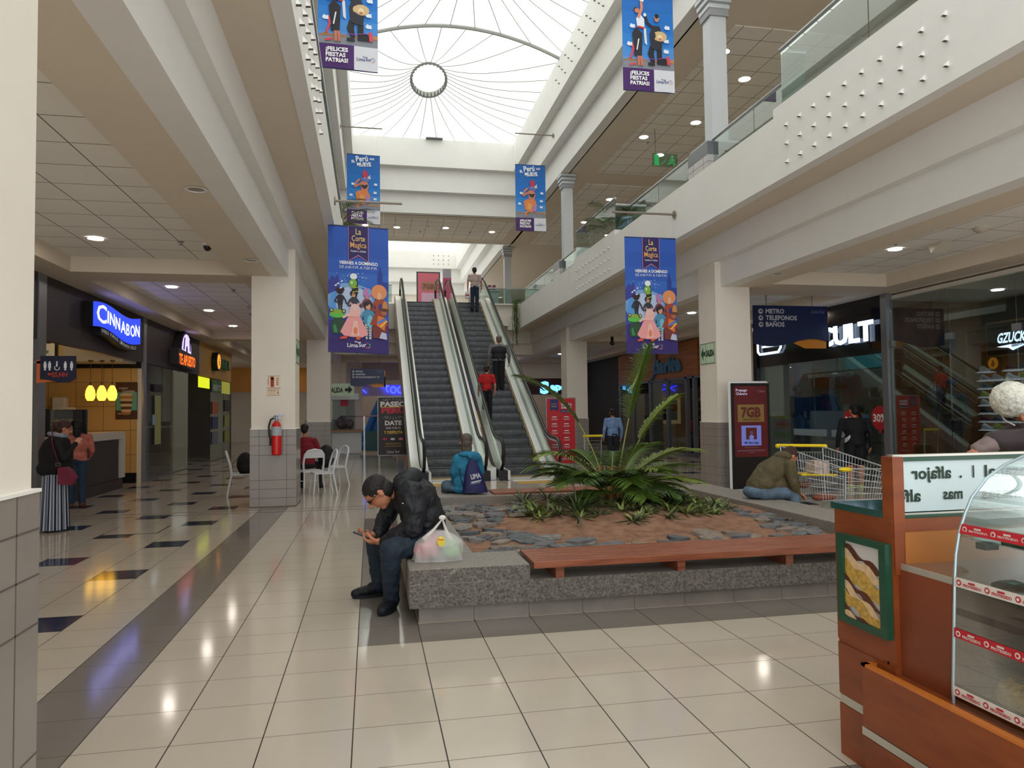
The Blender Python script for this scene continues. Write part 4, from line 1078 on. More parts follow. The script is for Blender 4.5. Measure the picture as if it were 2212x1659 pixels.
sub(o, 'neon_tube', MB().box(-6.4, -6.32, 19.75, 20.0, 1.2, 2.75), mat('violet_light', '3020E0', .5, emit=1.6, ecol='3018FF'))
# ---------------------------------------------------------------- right side: clothing shop
o = thing('wall_sign', 'lit white clothing-shop lettering on glossy black fascia', 'shop sign', None, (11.05, 16, 3.5))
k = MB()
def bar(y0, z0, y1, z1, w=.045): k.tube([(11.04, y0, z0), (11.04, y1, z1)], w, 6)
R_ = (0, -1, 0)
k.text('CULT', (11.03, 16.05, 3.18), .62, R_, NY, 0, w=1.95, bold=.035, depth=.03)
k.tube([(11.04, 19.0, 3.62), (11.04, 19.0, 3.3), (11.04, 18.9, 3.22), (11.04, 17.95, 3.22), (11.04, 17.82, 3.34), (11.04, 17.82, 3.62), (11.04, 17.95, 3.7), (11.04, 18.9, 3.7)], .035, 6, closed=True)
k.tube([(11.04, 18.75, 3.42), (11.04, 18.1, 3.42)], .03, 6)
sub(o, 'lettering', k, mat('lit_letter_cool', 'FFFFFF', .4, emit=2.0, ecol='C8DEFF'))
for a, b, l in ((13.95, 16.5, 'clear glass pane of the clothing shop behind the 30% discs'), (16.5, 18.7, 'clear glass pane of the clothing shop behind the trolley'), (18.72, 19.1, 'narrow glass edge pane of the clothing shop')):
    put('shop_window', MB().box(11.12, 11.135, a, b, .02, 2.85), shopg, label=l, cat='shop window')
struct('wall_shop_panel', MB().box(11.16, 11.2, 17.7, 19.1, 0, 2.86), mat('panel_bluegrey', '8F9DA3', .5, emit=.0))
for a, b in ((16.0, 17.4), (15.1, 15.8)):
    put('window_band', MB().box(11.1, 11.118, a, b, .95, 1.12), mat('frosted_band', '8FA6AE', .5), label='frosted strip across the clothing shop glass, ' + ('the longer left one' if a > 15.9 else 'the shorter right one'), cat='sticker')
teal = mat('teal_band', '2F7F86', .5, emit=.25)
struct('trim_5', MB().box(14.0, 14.1, 14, 19.2, 2.8, 3.2), teal)
o = thing('window_sticker', 'green and red lips sticker on the grey shop panel', 'sticker', None, (11.1, 18.0, 1.1))
k = MB()
for i in range(1): pass
k.text('Perumanos', (11.142, 18.45, 1.38), .17, R_, NY, 0, w=.8, bold=.03).text('Mumain', (11.142, 18.45, .88), .24, R_, NY, 1, w=.85, bold=.04)
k.ell((11.145, 18.03, 1.22), (.004, .36, .1), 16, 8, 2).ell((11.14, 18.03, 1.22), (.004, .28, .03), 16, 8, 3)
sub(o, 'printed_art', k, [mat('ink_yellow', 'D6D23A', .5), mat('ink_green', '4E9A30', .5), mat('ink_rose', 'C84A5A', .5), mat('ink_dark', '4A1A22', .5)])
for y, zc, l in ((15.04, 1.36, 'left round red 30% sale sticker on the clothing shop glass'), (14.07, 1.42, 'right round red 30% sale sticker beside the grey mullion')):
    o = thing('sale_sticker', l, 'sticker', 'sale stickers', (11.09, y, zc))
    sub(o, 'disc', MB().cyl((11.1, y, zc), (11.09, y, zc), .27, 24).pr([(y - .05, zc - .33), (y + .05, zc - .33), (y, zc - .24)], 'x', 11.09, 11.1), mat('sale_red', 'C8242A', .4))
    sub(o, 'lettering', MB().text('30%', (11.085, y, zc - .08), .24, R_, NY, 0, 'c', w=.42, bold=.03), mat('ink_FFFFFF', 'FFFFFF', .5))
# ceiling rail + garments
def garment(x, y, z, w, h, col, label, group, d=.14, ang=0, hood=None):
    """hanging jacket: shoulders, body, sleeves, hanger hook"""
    o = thing('hanging_jacket', label, 'jacket', group, (x, y, z))
    M = Matrix.Translation((x, y, z)) @ Matrix.Rotation(ang, 4, 'Z')
    def S(u, v):
        a = 2 * pi * u
        t = 1 - v
        ww = w * (.36 + .14 * min(1, v * 5)) * (1 - .05 * v) * (1 + .03 * sin(8 * a))
        hh = -h * v
        return M @ Vector((d * (.35 + .65 * min(1, v * 6)) * sin(a) * (1 + .08 * sin(5 * a)), ww * cos(a), hh - abs(cos(a)) * .05 * (1 - v)))
    mm = MB().surf(S, 20, 10, 0, wrap=True)
    for s_ in (-1, 1):
        mm.chain([(M @ Vector((0, s_ * w * .36, -.06)), .07), (M @ Vector((0, s_ * w * .5, -h * .45)), .06), (M @ Vector((.03, s_ * w * .48, -h * .8)), .05)], 8)
    put('garment_body', mm, mat('cloth_' + col, col, .85, var=.25, vs=10), parent=o, smooth=True).matrix_parent_inverse = Matrix.Translation(-Vector(o.location))
    if hood:
        sub(o, 'collar', MB().ell((x - .05, y, z + .02), (.09, .13, .09), 12, 8), mat('cloth_' + hood, hood, .85), smooth=True)
    sub(o, 'hanger', MB().tube([(x, y, z), (x, y, z + .1), (x + .03, y, z + .13)], .005, 5), steel)
    return o
struct('rail_support', MB().tube([(12.6, 14.3, 2.66), (12.6, 19.2, 2.66)], .02, 8).tube([(12.6, 14.3, 2.66), (12.6, 14.3, 3.9)], .015, 6).tube([(12.6, 17.6, 2.66), (12.6, 17.6, 3.9)], .015, 6), steel)
cl = [(19.05, '2A2C30', 'black leather jacket with red hood on the shop rail', .62, '9A2A30'), (18.65, '3A4048', 'dark grey jacket second from the rail left end', .6, None), (18.35, '141518', 'black jacket hanging in mid rail', .6, None), (18.1, '5A2028', 'dark maroon jacket hanging in mid rail', .62, None), (17.9, '6A2832', 'maroon jacket beside the light blue one', .62, None), (17.65, 'A8BCD8', 'light blue and white jacket on the shop rail', .6, 'D8DCE4'), (17.4, '4A6068', 'teal grey jacket beside the pale ones', .6, None), (17.15, '9FB8B8', 'pale mint jacket on the shop rail', .62, None), (16.95, '8FA6A8', 'grey green jacket beside the maroon hoodie', .62, 'B8A83A')]
for y, c, l, w, hd in cl: garment(12.6, y, 2.53, w * .55, .95, c, l, 'jackets on the clothing rail', ang=.6, hood=hd)
garment(12.2, 16.5, 2.5, .72, .75, '7A4A55', 'large maroon hoodie with pale hood facing the window', None, ang=.0, hood='B8CDC8')
for y, c, l in ((19.0, '5A7A9A', 'blue jeans hanging low at the shop left'), (18.7, '3A5068', 'dark blue jeans beside the mannequin')):
    o = thing('hanging_jeans', l, 'jeans', None, (12.3, y, 1.3))
    for s_ in (-1, 1):
        sub(o, 'trouser_leg', MB().chain([((12.3, y + s_ * .06, 1.3), .09), ((12.3, y + s_ * .09, .8), .08), ((12.3, y + s_ * .08, .35), .07)], 10), mat('cloth_' + c, c, .85, var=.3, vs=14), smooth=True)
for i, (y, z) in enumerate([(16.9, .75), (16.9, 1.05), (16.9, 1.35), (15.9, .4), (15.9, .75), (15.9, 1.05), (16.9, .4)]):
    o = thing('folded_stack', 'stack of folded blue jeans on the clothing shop shelves', 'folded clothes', 'folded jeans stacks', (13.2, y, z))
    sub(o, 'folded_layers', MB().box(13.0, 13.4, y - .3, y + .3, z, z + .04, 0).box(13.0, 13.4, y - .3, y + .3, z + .05, z + .09, 1).box(13.0, 13.4, y - .3, y + .3, z + .1, z + .14, 0), [mat('fold_a', '44608A', .8), mat('fold_b', '1E2C48', .8)])
struct('shelf_unit_wall', MB().box(12.95, 13.45, 15.4, 17.4, .36, .39).box(12.95, 13.45, 15.4, 17.4, .71, .74).box(12.95, 13.45, 15.4, 17.4, 1.01, 1.04).box(12.95, 13.45, 15.4, 17.4, 1.31, 1.34).box(13.45, 13.5, 15.4, 17.4, 0, 2.2), mat('shelf_dark', '1A1C1E', .4))
# ---------------------------------------------------------------- right side: shoe shop
for a, b, l in ((10.05, 10.6, 'dark glass pane of the shoe shop at the photo edge'), (10.61, 12.1, 'tall glass pane of the shoe shop in front of the wall sign'), (12.11, 13.7, 'tall glass pane of the shoe shop beside the grey mullion')):
    o = thing('shop_window', l, 'shop window', None, (11.12, a, 0))
    sub(o, 'glass_pane', MB().box(11.12, 11.135, a, b - .01, .02, 4.0), shopg)
    sub(o, 'pane_clamp', MB().box(11.08, 11.16, b - .09, b + .05, 2.97, 3.1), alu)
orange = mat('shoe_shop_wood', '8A5A30', .6, var=.25, vs=3)
struct('wall_shoe_shop', MB().box(13.6, 13.7, 10.1, 13.85, 0, 4.0, 0).box(11.2, 13.6, 13.80, 13.85, 0, 4.0, 0).box(13.55, 13.6, 12.7, 14.5 - .7, 3.45, 4.0, 1).box(13.5, 13.58, 12.6, 13.84, 1.02, 2.7, 2), [orange, mat('shop_black', '15171A', .5), mat('shoe_wall_wood', '9A6C3C', .5, var=.2, vs=8)])
o = thing('framed_sign', 'black framed sign with slanted white lettering above the shoe shelves', 'shop sign', None, (13.5, 12.9, 3.1))
sub(o, 'sign_frame', MB().box(13.42, 13.52, 12.15, 13.55, 2.72, 3.5, 0), mat('frame_wood', '8A7048', .5))
sub(o, 'sign_panel', MB().box(13.40, 13.42, 12.2, 13.5, 2.77, 3.45, 0), mat('shop_black', '15171A', .5))
sub(o, 'lettering', MB().text('GZUCK', (13.39, 13.25, 3.02), .3, R_, (0, -.2, 1), 0, w=.7, bold=.03).text('FOOTWEAR', (13.39, 12.95, 2.93), .06, R_, (0, -.2, 1), 0, w=.4).pr([(13.25, 2.94), (12.9, 2.97), (12.95, 2.9), (12.5, 2.95), (12.85, 2.84), (12.88, 2.91)], 'x', 13.385, 13.395), mat('lit_letter_cool', 'FFFFFF', .4, emit=2.0, ecol='C8DEFF'))
sh_b = mat('shelf_white', 'D8DCE0', .3, emit=.25, ecol='E0ECFF')
def shoe(x, y, z, col, sole, label, d=1):
    o = thing('shoe', label, 'shoe', 'sneakers on the lit shelves', (x, y, z))
    pr_ = [(0, .035, .10), (.04, .045, .13), (.09, .045, .12), (.14, .045, .09), (.2, .05, .06), (.26, .045, .045), (.29, .025, .03)]
    def S(u, v):
        i = min(len(pr_) - 2, int(v * (len(pr_) - 1))); f = v * (len(pr_) - 1) - i
        a, b = pr_[i], pr_[i + 1]
        t, w, h = [a[q] + (b[q] - a[q]) * f for q in range(3)]
        an = pi * u
        return (x + w * cos(an), y - d * (t - .14), z + .02 + h * sin(an))
    sub(o, 'upper', MB().surf(S, 8, 12), mat('shoe_' + col, col, .6), smooth=True)
    sub(o, 'sole', MB().pr([(x - .05, y + .15 * d), (x + .05, y + .15 * d), (x + .055, y - .1 * d), (x + .03, y - .155 * d), (x - .03, y - .155 * d), (x - .055, y - .1 * d)], 'z', z, z + .028), mat('shoe_' + sole, sole, .5))
    return o
cols = [('E8E8EA', 'F0F0F0'), ('2A2C30', 'E8E8E8'), ('A8B83A', 'E0E0E0'), ('B8B8B4', 'F0F0F0'), ('6A3038', 'E8E8E8'), ('D8D0CC', 'F0F0F0'), ('5A5F66', 'D8D8D8')]
for r, z in enumerate((2.41, 2.24, 2.06, 1.87, 1.67, 1.52, 1.31, 1.14)):
    pass
rows = (2.41, 2.22, 2.04, 1.85, 1.67, 1.49, 1.31, 1.13)
for r, z in enumerate(rows):
    ww, vv = ('topmost', 'second', 'third', 'fourth', 'fifth', 'sixth', 'seventh', 'lowest')[r], 0
    for c in range(6):
        y = 13.55 - c * .33
        if r == 0 and c == 1: continue
        o = put('shelf_bracket', MB().box(13.28, 13.5, y - .15, y + .15, z - .015, z), sh_b, label='small lit white shoe shelf in the shoe shop', cat='shelf', group='lit shoe shelves')
        cc = cols[(r * 3 + c * 2) % 7]
        shoe(13.38, y, z, cc[0], cc[1], 'sneaker on the %s row of lit shelves in the shoe shop' % ww)
# ---------------------------------------------------------------- right side: surf shop with wooden fascia
wood = mat('surf_wood', 'A8692E', .5, var=.3, vs=2.0, col2='8A4E1E', vdim=(1, .5, 6))
frm = mat('surf_frame', '6F747A', .4, metal=.3)
m = MB().box(11.02, 11.12, 22.9, 30.9, 2.83, 4.1, 0)
for y in (23.3, 23.9, 25.6, 27.3, 29.2, 30.85):
    m.box(11.03, 11.17, y - .07, y + .07, 0, 2.83, 1)
m.box(11.03, 11.17, 22.9, 30.9, 2.76, 2.83, 1).box(11.05, 11.15, 22.9, 30.9, 0, .1, 1)
struct('wall_shopfront', m, [wood, frm])
for i, (a, b) in enumerate(((23.97, 25.53), (25.67, 27.23), (27.37, 29.13), (29.27, 30.78))):
    put('shop_window', MB().box(11.09, 11.1, a, b, .1, 2.76), shopg, label='surf shop glass panel, number %s from the column' % ('one', 'two', 'three', 'four')[i], cat='shop window')
o = thing('wall_sign', 'blue curly surf shop lettering with red swoosh on orange wood', 'shop sign', None, (11, 26, 3.3))
sub(o, 'swoosh', MB().tube([(11.0, 27.2 + .75 * cos(a), 3.55 + .72 * sin(a)) for a in [1.2 + i * .2 for i in range(17)]], .07, 8, 0).tube([(11.0, 27.28 + .88 * cos(a), 3.55 + .85 * sin(a)) for a in [1.2 + i * .2 for i in range(14)]], .04, 8, 1), [mat('sign_blue', '2E6F96', .4), mat('sign_wine', '7A1E28', .4)], smooth=True)
sub(o, 'lettering', MB().text('tiarita', (11.0, 26.75, 3.1), .75, R_, NY, 0, w=2.6, bold=.05, depth=.05), mat('sign_blue', '2E6F96', .4))
# goods in the surf shop
for z in (.9, 1.3, 1.7, 2.05):
    for y0 in (24.2, 26.0):
        put('display_shelf', MB().box(13.0, 13.4, y0, y0 + 1.5, z - .04, z), mat('shelf_oak', 'B07A3C', .5), label='wooden surf shop shelf carrying shoes and caps', cat='shelf', group='surf shop shelves')
random.seed(4)
for r, z in enumerate((.9, 1.3, 1.7, 2.05)):
    for c in range(8):
        y = 24.35 + c * .19 if c < 4 else 25.4 + c * .19
        shoe(13.2, y + .4 * (c // 4), z, ('D0D2D6', '2E3036', '8A8C90', 'E8E8E8')[(r + c) % 4], 'E8E8E8', 'sneaker on the wooden shelves of the surf shop')['group'] = 'surf shop sneakers'
struct('wall_surf_back', MB().box(13.45, 13.5, 23, 30.8, 0, 2.6), mat('surf_back', '6A4A30', .7))
for y, z, c, l in ((24.2, .55, '9A2A3A', 'red backpack standing in the surf shop window'), (24.9, .45, '4A5058', 'grey crumpled backpack low in the surf shop window'), (26.2, .5, '2A3050', 'navy sports bag in the surf shop window'), (25.6, .3, '6A8A96', 'small teal bag at the surf shop floor'), (27.6, .5, '5A3038', 'wine coloured bag in the surf shop window'), (25.2, 1.0, 'C02A30', 'red folded shirts behind the surf shop glass')):
    o = thing('display_bag', l, 'bag', None, (11.7, y, 0))
    sub(o, 'bag_body', MB().ell((11.75, y, z), (.16, .3, .3), 14, 10), mat('bag_' + c, c, .8, var=.5, vs=12), smooth=True)
    sub(o, 'bag_pocket', MB().ell((11.6, y, z - .08), (.06, .2, .14), 12, 8), mat('bag_' + c, c, .8, var=.5, vs=12), smooth=True)
    sub(o, 'plinth', MB().box(11.5, 12.0, y - .32, y + .32, 0, max(.06, z - .27)), mat('plinth_dark', '2A2624', .6))
# ---------------------------------------------------------------- granite planter
gran = mat('granite', '9C958D', .6, col2='736D67', vs=90, bump=.9, bs=70)
granf = mat('granite_rough', '7E7872', .85, col2='55504B', vs=60, bump=1.6, bs=45)
soil = mat('soil', '94705A', .95, col2='7A5843', vs=9, bump=.8, bs=50)
PX0, PX1, PY0, PY1, PZ = .29, 5.45, 5.68, 11.05, .43
pl = thing('planter', 'large square granite planter filled with soil, stones and plants', 'planter', None, (2.9, 8.4, 0))
m = MB()
RW = .58
m.box(PX0, 1.25, PY0, PY0 + RW, .13, PZ, 0)                       # front-left corner block
m.box(1.25, PX1, PY0, PY0 + .02, .13, .30, 1).box(1.25, PX1, PY0 + .02, 6.22, .13, .30, 0)
m.box(1.25, PX1, 6.22, 6.30, .13, PZ, 0)
m.box(PX0, PX0 + RW, PY0 + RW, PY1, .13, PZ, 0).box(PX1 - RW, PX1, 6.30, PY1, .13, PZ, 0)
m.box(PX0 + RW, PX1 - RW, PY1 - .65, PY1, .13, PZ, 0)
o = sub(pl, 'stone_rim', m, [gran, granf])
bv = o.modifiers.new('b', 'BEVEL'); bv.width = .012; bv.segments = 2
# rough front face skins with a faint joint
m = MB()
def rough(x0, x1, z0, z1, y):
    n, k = int((x1 - x0) * 28), int((z1 - z0) * 28)
    m.surf(lambda u, v: (x0 + u * (x1 - x0), y - .004 - .010 * noise.noise(Vector(((x0 + u * (x1 - x0)) * 22, v * (z1 - z0) * 22, z0))), z0 + v * (z1 - z0)), n, k, 0)
rough(PX0, 1.25, .315, PZ - .004, PY0); rough(PX0, PX1, .13, .307, PY0)
sub(pl, 'rough_face', m, [granf], smooth=True)
m = MB()
ptile = mat('plinth_tile', '8A827B', .3, var=.15, vs=4)
xs = [PX0 + .075] + [X0 + T * i for i in range(5, 15)] + [PX1 - .08]
for a, b in zip(xs, xs[1:]): m.box(a + .002, b - .002, PY0 + .075, PY0 + .12, 0, .13, 0)
m.box(PX0 + .077, PX1 - .082, PY0 + .078, PY1 - .08, 0, .13, 1)
sub(pl, 'tiled_plinth', m, [ptile, grout])
def ground(x, y):
    """soil surface height"""
    dx, dy = (x - 3.0) / 1.75, (y - 8.7) / 1.5
    r = dx * dx + dy * dy
    return .30 + .20 * math.exp(-(r ** 1.6)) + .025 * noise.noise(Vector((x * 2, y * 2, 0))) + .008 * noise.noise(Vector((x * 9, y * 9, 3)))
sub(pl, 'soil_mound', MB().surf(lambda u, v: (lambda x, y: (x, y, ground(x, y)))(PX0 + .5 + u * (PX1 - PX0 - 1.0), 6.25 + v * 4.3), 90, 80, 0), [soil], smooth='all')
# slate pieces
slate = [mat('slate_' + c, c, .75, var=.35, vs=14, bump=.4, bs=30) for c in ('6E6E70', '7E7A76', '5C5F64', '8A7C70')]
random.seed(21)
cnt = 0
def slab(x, y, r):
    global cnt
    n = random.randint(5, 7)
    a0 = random.random() * 6
    P = [(r * random.uniform(.65, 1.15) * cos(a0 + 2 * pi * i / n), r * random.uniform(.5, .9) * sin(a0 + 2 * pi * i / n)) for i in range(n)]
    R = Matrix.Translation((x, y, ground(x, y) + .008)) @ Matrix.Rotation(random.uniform(-.13, .13), 4, 'X') @ Matrix.Rotation(random.uniform(-.13, .13), 4, 'Y')
    t = random.uniform(.012, .022)
    mb = MB().pr(P, 'z', -t, t, 0).xf(R)
    put('slate_piece', mb, slate[cnt % 4], label='flat broken grey slate piece laid on the soil edge of the planter', cat='stone', group='slate pieces around the soil')
    cnt += 1
for i in range(1400):
    x, y = random.uniform(.98, 4.8), random.uniform(6.4, 10.3)
    left = x < 1.75 + .25 * sin(y * 3) and y > 6.4
    frontb = y < 6.95 + .15 * sin(x * 4)
    right = x > 4.35 and y < 8.2
    if not (left or frontb or right): continue
    if any((x - q[0]) ** 2 + (y - q[1]) ** 2 < (q[2] * .95) ** 2 for q in globals().setdefault('SL', [])): continue
    r = random.uniform(.09, .2)
    SL.append((x, y, r)); slab(x, y, r)
# two benches of wooden slats let into the rim
bw = mat('bench_wood', '9A5A40', .35, var=.25, vs=5, col2='7A432C', vdim=(.6, 8, 8))
def bench(x0, x1, y0, y1, z, label, sup):
    o = thing('wooden_bench', label, 'bench', None, ((x0 + x1) / 2, (y0 + y1) / 2, .3))
    n = 6
    w = (y1 - y0 - .01 * (n - 1)) / n
    for i in range(n):
        y = y0 + i * (w + .01)
        c = sub(o, 'slat', MB().box(x0, x1, y, y + w, z - .03 - (.025 if i == 0 else 0), z), [bw])
        b_ = c.modifiers.new('b', 'BEVEL'); b_.width = .004; b_.segments = 2
    for x in sup: sub(o, 'support_block', MB().box(x - .035, x + .035, y0 + .06, y1 - .05, .30, z - .03), [bw])
    return o
bench(1.27, 5.35, 5.62, 6.17, .455, 'reddish brown slatted bench let into the front rim of the planter', (1.5, 2.55, 3.55, 4.6))
bench(1.78, 3.9, 10.5, 11.02, .46, 'short slatted bench on the back rim beside the blue-hooded woman', (2.0, 3.6))
# ---------------------------------------------------------------- plants
leafm = {c: mat('leaf_' + c, c, .5, var=.3, vs=20) for c in ('5E7A2E', '47622A', '3A4F2C', '7A8A3A', '6E7A4E', '4C5A3A', '8A9458', '2F4428')}
def blade(mb, p0, d, L, w, droop, mi=0, n=7, twist=0.0, fold=.0):
    """arching strap leaf from p0 in direction d (unit-ish)"""
    d = Vector(d).normalized()
    h = Vector((d.x, d.y, 0))
    h = h.normalized() if h.length > 1e-4 else Vector((1, 0, 0))
    s = Vector((-h.y, h.x, 0))
    vs = []
    for i in range(n + 1):
        t = i / n
        c = Vector(p0) + d * L * t + Vector((0, 0, -droop * L * t * t)) + h * droop * .35 * L * t * t
        ww = w * (sin(pi * min(1, t * .82 + .16)) ** .7) * (1 - t ** 5)
        vs += [c - s * ww, c + Vector((0, 0, -fold * ww)), c + s * ww]
    fs = [(3 * i + k, 3 * i + k + 1, 3 * i + k + 4, 3 * i + k + 3) for i in range(n) for k in (0, 1)]
    mb.add(vs, fs, mi)
def frond(base, az, el, L, leaf, label=None, parent=None, col='5E7A2E', droop=.5, seedn=0, nl=26, lw=.011, stem=.012, start=.3):
    """pinnate palm frond: curved rachis with a comb of leaflets on both sides"""
    random.seed(seedn)
    m = MB()
    hd = Vector((cos(az), sin(az), 0))
    pts = []
    N = 16
    p = Vector(base)
    e = el
    for i in range(N + 1):
        pts.append(p.copy())
        p = p + (hd * cos(e) + Vector((0, 0, sin(e)))) * (L / N)
        e -= droop * (1.2 * (i / N) + .25) * 2.2 / N
    m.tube(pts, [stem * (1 - .75 * i / N) for i in range(N + 1)], 6, 1)
    for i in range(nl):
        t = start + (1 - start) * i / (nl - 1)
        f = t * N; k = min(N - 1, int(f)); q = pts[k].lerp(pts[k + 1], f - k)
        tan = (pts[k + 1] - pts[k]).normalized()
        side = tan.cross(Vector((0, 0, 1)))
        side = side.normalized() if side.length > .05 else Vector((-hd.y, hd.x, 0))
        upv = side.cross(tan).normalized()
        ll = leaf * 1.35 * (sin(pi * (.12 + .8 * (t - start) / (1 - start))) ** .6) * random.uniform(.9, 1.08)
        for sg in (-1, 1):
            d = side * sg * 1.0 + tan * (.45 + .45 * t) + upv * .3
            blade(m, q, d, ll, lw, .28 + .15 * random.random(), 0, 6, fold=.5)
    o = put('frond', m, [leafm[col], mat('palm_stem', '8A8A48', .5)], parent=parent, label=label, smooth=True)
    if parent: o.matrix_parent_inverse = Matrix.Translation(-Vector(parent.location))
    return o
palm = thing('palm', 'green areca palm with feathery fronds rising from the planter mound', 'palm', None, (3.0, 8.75, .45))
pb = (3.0, 8.75, .46)
stm = MB()
random.seed(2)
for i in range(11):
    a = i * 2.4; r = .03 + .1 * random.random()
    x, y = pb[0] + r * cos(a), pb[1] + r * sin(a)
    stm.tube([(x, y, .4), (x + .02 * cos(a), y + .02 * sin(a), .62), (x + .06 * cos(a), y + .06 * sin(a), .95)], [.03, .024, .014], 8)
sub(palm, 'stem_cluster', stm, [mat('palm_cane', 'A8814A', .6, var=.4, vs=30, col2='7A5A30')], smooth=True)
FR = [  # azimuth, elevation, length, leaflet, droop, colour
    (2.95, 1.32, 1.95, .34, .62, '5E7A2E'), (.15, 1.38, 1.95, .34, .12, '5E7A2E'), (-.1, 1.2, 1.5, .3, .35, '7A8A3A'),
    (3.3, .95, 1.15, .3, .75, '7A8A3A'), (2.9, .75, 1.1, .3, .7, '5E7A2E'), (.0, .8, 1.25, .32, .55, '7A8A3A'), (.25, .55, 1.2, .32, .45, '5E7A2E'),
    (-.35, .4, 1.05, .28, .4, '7A8A3A'), (-.9, .75, .85, .26, .6, '5E7A2E'), (-1.6, .7, .8, .26, .7, '5E7A2E'), (-2.3, .65, .85, .26, .6, '47622A'),
    (3.6, .5, .9, .26, .5, '5E7A2E'), (1.2, .9, .9, .28, .5, '47622A'), (2.0, .95, .9, .28, .5, '47622A'), (-.1, .25, .8, .22, .35, '8A9458'), (3.9, .3, .62, .2, .4, '5E7A2E'), (-1.2, 1.1, .95, .28, .5, '5E7A2E')]
for q in range(16):
    FR.append((q * 2.399 + .3, .35 + .5 * ((q * 7) % 5) / 5, .75 + .25 * ((q * 3) % 4) / 4, .24, .5, ('5E7A2E', '47622A', '7A8A3A')[q % 3]))
for i, (az, el, L, lf, dr, c) in enumerate(FR):
    frond((pb[0] + .06 * cos(az), pb[1] + .06 * sin(az), .6), az, el, L, lf, parent=palm, col=c, droop=dr, seedn=i, nl=44 if L > 1.4 else 36, start=.5 if L > 1.4 else .2, lw=.0125)
sub(palm, 'spear_leaf', MB().surf(lambda u, v: (3.28 + .02 * cos(2 * pi * u) * (1 - v) + .14 * v, 8.75 + .04 * sin(2 * pi * u) * (1 - v), 1.9 + .28 * v), 8, 4, 0), [leafm['7A8A3A']], smooth=True)
def clump(x, y, n, L, w, cols, label, seedn, el=(.6, 1.4), group=None, cat='plant', droop=(.5, 1.0), name='strap_leaf_plant'):
    random.seed(seedn)
    z = ground(x, y)
    m = MB()
    for i in range(n):
        a = random.random() * 2 * pi; e = random.uniform(*el); r = .03 * random.random()
        blade(m, (x + r * cos(a), y + r * sin(a), z - .01), (cos(a) * cos(e), sin(a) * cos(e), sin(e)), L * random.uniform(.7, 1.15), w * random.uniform(.8, 1.2), random.uniform(*droop) * .6, random.randrange(len(cols)), 8, fold=.4)
    return put(name, m, [leafm[c] for c in cols], label=label, cat=cat, group=group, smooth=True, loc=(x, y, z))
clump(2.33, 8.0, 48, .52, .010, ('47622A', '3A4F2C', '2F4428'), 'dark green strap-leaf clump at the mound front left of the palm', 31)
clump(3.45, 9.2, 44, .42, .010, ('47622A', '4C5A3A', '3A4F2C'), 'dark strap-leaf clump just right of the palm stems', 32, el=(.7, 1.4))
clump(3.62, 8.25, 52, .46, .010, ('47622A', '4C5A3A', '3A4F2C'), 'dark strap-leaf clump at the right end of the plants', 33, el=(.4, 1.3))
clump(1.95, 9.2, 40, .42, .009, ('4C5A3A', '6E7A4E', '3A4F2C'), 'grey green grassy clump at the back left of the mound', 34, el=(.2, 1.2))
clump(2.35, 9.5, 36, .40, .009, ('4C5A3A', '6E7A4E'), 'grassy clump behind the dark strap-leaf plant', 35, el=(.3, 1.3))
m = MB()
gz = ground(2.2, 7.35)
m_ = MB(); blade(m_, (2.2, 7.55, ground(2.2, 7.55) + .22), (.02, -.35, .02), .3, .012, .9, 0, 8, fold=.4)
sub_ = put('fallen_leaf', MB().tube([(2.22, 7.62, ground(2.2, 7.6) + .02), (2.2, 7.5, ground(2.2, 7.5) + .1), (2.19, 7.36, ground(2.2, 7.35) + .02)], [.008, .012, .003], 6, flat=.3), leafm['2F4428'], label='single long dark leaf bent down onto the bare soil', cat='leaf', smooth=True)
random.seed(77)
k = 0
RG_ = random.Random(77)
for i in range(900):
    if k >= 95: break
    x, y = RG_.uniform(1.65, 4.45), RG_.uniform(7.3, 9.9)
    d = ((x - 3.0) / 1.35) ** 2 + ((y - 8.5) / .95) ** 2
    if d > 1: continue
    clump(x, y, 15, RG_.uniform(.16, .24), .017, RG_.choice((('6E7A4E', '8A9458'), ('4C5A3A', '6E7A4E'), ('6E7A4E', '7A8A3A'))), 'small rosette of dull green pointed leaves covering the planter mound', 200 + i, el=(.15, 1.1), group='ground cover rosettes', droop=(.3, .8), name='ground_cover_plant')
    k += 1
clump(4.75, 7.75, 9, .16, .014, ('8A9458', '6E7A4E'), 'lone straggly rosette near the right rim of the planter', 91, el=(.3, 1.2), name='ground_cover_plant')
# ---------------------------------------------------------------- far ground floor
o = thing('inflatable_slide', 'bright blue inflatable slide beyond the escalators on the left', 'inflatable', None, (.6, 31, 0))
ib = mat('inflatable_blue', '2A6FC0', .35, var=.1)
sub(o, 'slide_body', MB().pr([(-.5, .35), (.0, .95), (.25, 2.05), (.45, 2.25), (.75, 2.2), (1.4, 2.2), (1.4, .35)], 'y', 31.0, 32.6), ib)
sub(o, 'slide_roll', MB().tube([(-.5, 31, .5), (-.1, 31, .95), (.15, 31, 1.6), (.4, 31, 2.2), (.9, 31, 2.2)], .16, 10).tube([(-.6, 30.9, .3), (.9, 30.9, .3)], .2, 10), ib, smooth=True)
for z, x in ((1.9, .75), (1.45, .5), (.9, .8)): sub(o, 'slide_patch', MB().box(x, x + .14, 30.8, 30.86, z, z + .06), mat('patch_red', 'A83A30', .5))
o = thing('barrier', 'low steel barrier with glass around the inflatable slide', 'barrier', None, (.2, 29.4, 0))
sub(o, 'top_rail', MB().tube([(-1.2, 29.4, 1.55), (1.1, 29.4, 1.55)], .03, 8), mat('rail_pink', 'B78A90', .4))
for x in (-.25, 1.05): sub(o, 'post', MB().box(x - .03, x + .03, 29.37, 29.43, 0, 1.55), rail_st)
